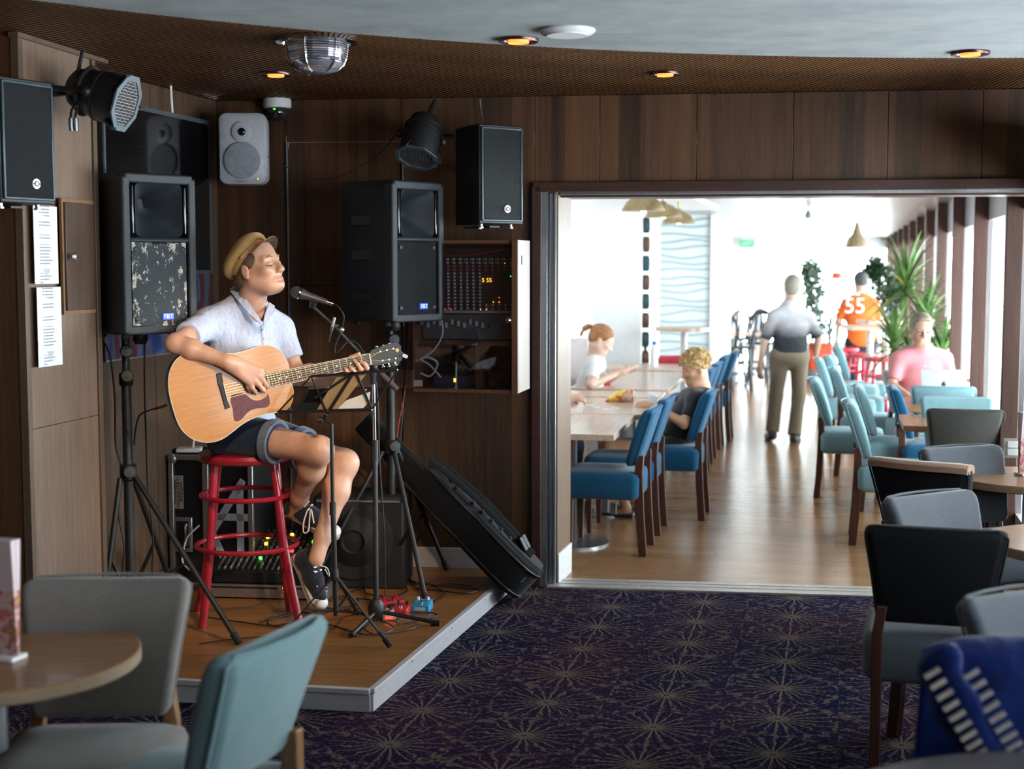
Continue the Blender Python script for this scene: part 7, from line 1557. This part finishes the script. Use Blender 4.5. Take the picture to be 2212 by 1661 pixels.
# man walking away
m_polo, b_ = newmat('dip_dyed_polo', .85); z_ = sepxyz(coords())[2]; setc(b_, ramp(((z_ + noise(coords('Object', (1, 1, 3)), 12, 2) * .06) - .98) / .5, [(.0, (.02, .022, .03)), (.16, (.03, .033, .042)), (.42, (.4, .38, .4)), (.75, (.62, .62, .64))])); bump(b_, noise(coords(), 12, 3), .5, .02)
Yw = 13.9
J = dict(hc=B(1713, 622, Yw), hf=(.25, .95, -.1), hu=(.03, .1, 1), nb=B(1709, 655, Yw - .02), sL=B(1672, 684, Yw), sR=B(1746, 686, Yw), eL=B(1652, 735, Yw), wL=B(1642, 790, Yw + .03), eR=B(1768, 730, Yw + .02), wR=B(1762, 772, Yw + .1), pL=B(1686, 765, Yw), pR=B(1727, 765, Yw), kL=B(1676, 855, Yw + .05), kR=B(1725, 860, Yw + .02), aL=B(1668, 930, Yw), aR=B(1716, 938, Yw - .08), tL=B(1660, 942, Yw + .18), tR=B(1722, 950, Yw + .1))
t, HM, _ = person('person', 'grey haired man in fading polo and khaki trousers walking away', J, (m_skinp, m_polo, fabric('khaki', (.24, .19, .135), .12, .1), mk('brown_shoe', (.06, .04, .03), .5)), .01, base=(PY(1700, 940, Yw).x, Yw), sleeve=.95, trouser=1.98, w=1.04, depth=1.1, hands={'L': ((0, .1, -1), (.6, .5, 0), (.2, .9, 0), .5, 1.0), 'R': ((0, .2, -1), (-.6, .5, 0), (-.2, .9, 0), 1.1, 1.0)})
hair_cap(t, HM, mk('grey_hair', (.3, .26, .22), .7, var=.3, scale=50), [((-.018, 0, .04), (.108, .085, .09), .01), ((-.06, 0, -.02), (.05, .068, .06), .03)], .008, subs=[((.1, 0, -.01), (.075, .15, .12), .01), ((.03, 0, -.1), (.09, .2, .09), .01)])
bg_ = thing('carrier_bag', 'orange red bag carried low by the walking man', 'bag', tuple(PY(1771, 798, Yw + .1))); mb = MB(); mb.loft([[(x * s_, y * s2, z) for x, y in rnd_rect(.115, .03, .02)] for z, s_, s2 in ((0, .96, .8), (.05, 1, 1), (.2, 1, .8), (.255, .99, .3))]); mb.build('body', mk('orange_red', (.75, .09, .025), .5), bg_); MB().tube(spline([(-.06, 0, .25), (-.05, 0, .31), (-.02, 0, .33), (.02, 0, .31), (.04, 0, .25)]), .006, 6).build('handle', mk('orange_strap', (.7, .1, .03), .5), bg_)
# man in orange shirt
Yo = 16.6; m_or = fabric('orange_jersey', (.72, .15, .03), .08, .1)
J = dict(hc=B(1860, 611, Yo + .05), hf=(.1, .93, -.35), hu=(0, .3, .95), nb=B(1860, 634, Yo), sL=B(1828, 658, Yo), sR=B(1886, 658, Yo), eL=B(1812, 692, Yo + .05), wL=B(1816, 700, Yo + .3), eR=B(1900, 690, Yo + .05), wR=B(1890, 700, Yo + .3), pL=B(1843, 738, Yo), pR=B(1878, 738, Yo), kL=B(1843, 810, Yo), kR=B(1872, 810, Yo + .05), aL=B(1842, 882, Yo), aR=B(1872, 885, Yo), tL=B(1842, 890, Yo + .2), tR=B(1874, 890, Yo + .2))
t, HM, VV = person('person', 'man in orange shirt number 55 standing at the high table', J, (m_skinp, m_or, fabric('dark_shorts', (.02, .024, .035)), mk('dark_shoe', (.03, .03, .03), .5)), .011, base=(VV_.x if False else PY(1860, 880, Yo).x, Yo), sleeve=.85, trouser=1.75, w=1.05, depth=1.1, hands={'L': ((0, .9, -.2), (.3, 0, -.9), (.9, 0, .3), .4, 1.0), 'R': ((0, .9, -.2), (-.3, 0, -.9), (-.9, 0, .3), .4, 1.0)}, collar=False, hem=-.13)
hair_cap(t, HM, mk('dark_grey_hair', (.06, .06, .06), .7), [((-.018, 0, .045), (.107, .084, .09), .01), ((-.06, 0, -.02), (.05, .068, .05), .03)], .008, subs=[((.1, 0, -.01), (.075, .15, .12), .01), ((.03, 0, -.1), (.09, .2, .09), .01)])
bp = MW[t.name].inverted() @ PY(1847, 662, Yo - .165); text('55', 'number', m_white, t, T(bp.x, bp.y + .01, bp.z) @ Rx(R(90)), .25, .012); bp = MW[t.name].inverted() @ PY(1845, 634, Yo - .13); text('Blixt', 'lettering', m_white, t, T(bp.x, bp.y - .0, bp.z) @ Rx(R(80)), .075, .012)
# man in pink polo with laptop
Yp = 11.2; m_pink = fabric('pink_polo', (.72, .26, .29), .08, .1)
J = dict(hc=B(1990, 712, Yp - .04), hf=(-.02, -.95, -.2), hu=(0, -.2, .97), nb=B(1990, 750, Yp), sL=B(2040, 776, Yp), sR=B(1942, 776, Yp), eL=B(2056, 828, Yp - .08), wL=B(2020, 855, Yp - .35), eR=B(1926, 832, Yp - .08), wR=B(1965, 858, Yp - .35), pL=B(2010, 892, Yp + .02), pR=B(1966, 892, Yp + .02), kL=B(2015, 930, Yp - .5), kR=B(1950, 932, Yp - .5), aL=B(2015, 1045, Yp - .45), aR=B(1952, 1045, Yp - .45), tL=B(2015, 1062, Yp - .6), tR=B(1950, 1062, Yp - .6))
t, HM, _ = person('person', 'man in pink polo shirt and glasses typing on the laptop', J, (m_skin, m_pink, fabric('navy_shorts', (.03, .04, .07)), mk('grey_shoe', (.2, .2, .2), .5)), .008, base=(J['pL'].x, Yp), sleeve=.8, trouser=.7, sit=True, w=1.12, depth=1.2, hands={'L': ((-.2, -.9, -.1), (0, 0, -1), (-.9, .2, 0), .4, 1.0), 'R': ((.2, -.9, -.1), (0, 0, -1), (.9, .2, 0), .4, 1.0)}); pink_t, pink_HM = t, HM
hair_cap(t, HM, mk('sandy_grey_hair', (.24, .19, .14), .7, var=.3, scale=50), [((-.018, 0, .05), (.108, .086, .088), .01), ((-.05, 0, .0), (.06, .078, .07), .03), ((.06, 0, .1), (.04, .06, .03), .02)], .006, subs=[((.12, 0, .0), (.085, .15, .105), .01), ((.05, 0, -.1), (.1, .2, .1), .01)])
eyes(t, HM)
for s_ in (-1, 1): hp(MB().tube([(.1 , s_ * .034 + .022 * math.cos(R(30 * k)), -.006 + .017 * math.sin(R(30 * k))) for k in range(12)], .0018, 5, closed=True), HM, 'eyeglass_rim', m_black, t); hp(MB().tube([(.098, s_ * .056, -.002), (.05, s_ * .082, 0), (-.01, s_ * .086, 0)], .0018, 5), HM, 'eyeglass_arm', m_steel, t)
for q in range(3): MB().ball(PY(1998, 790 + q * 14, Yp - .17 - .01 * q), .006, 6, 4).build('button', m_white, t, world=True)
ch = chair_top(1992, 812, (0, -1, 0), 'pale blue chair that the man in pink sits on', f_pale, 'pale blue chairs by the windows', f_off=.3); ch.location = (J['pL'].x - .08, Yp + .03, .004)
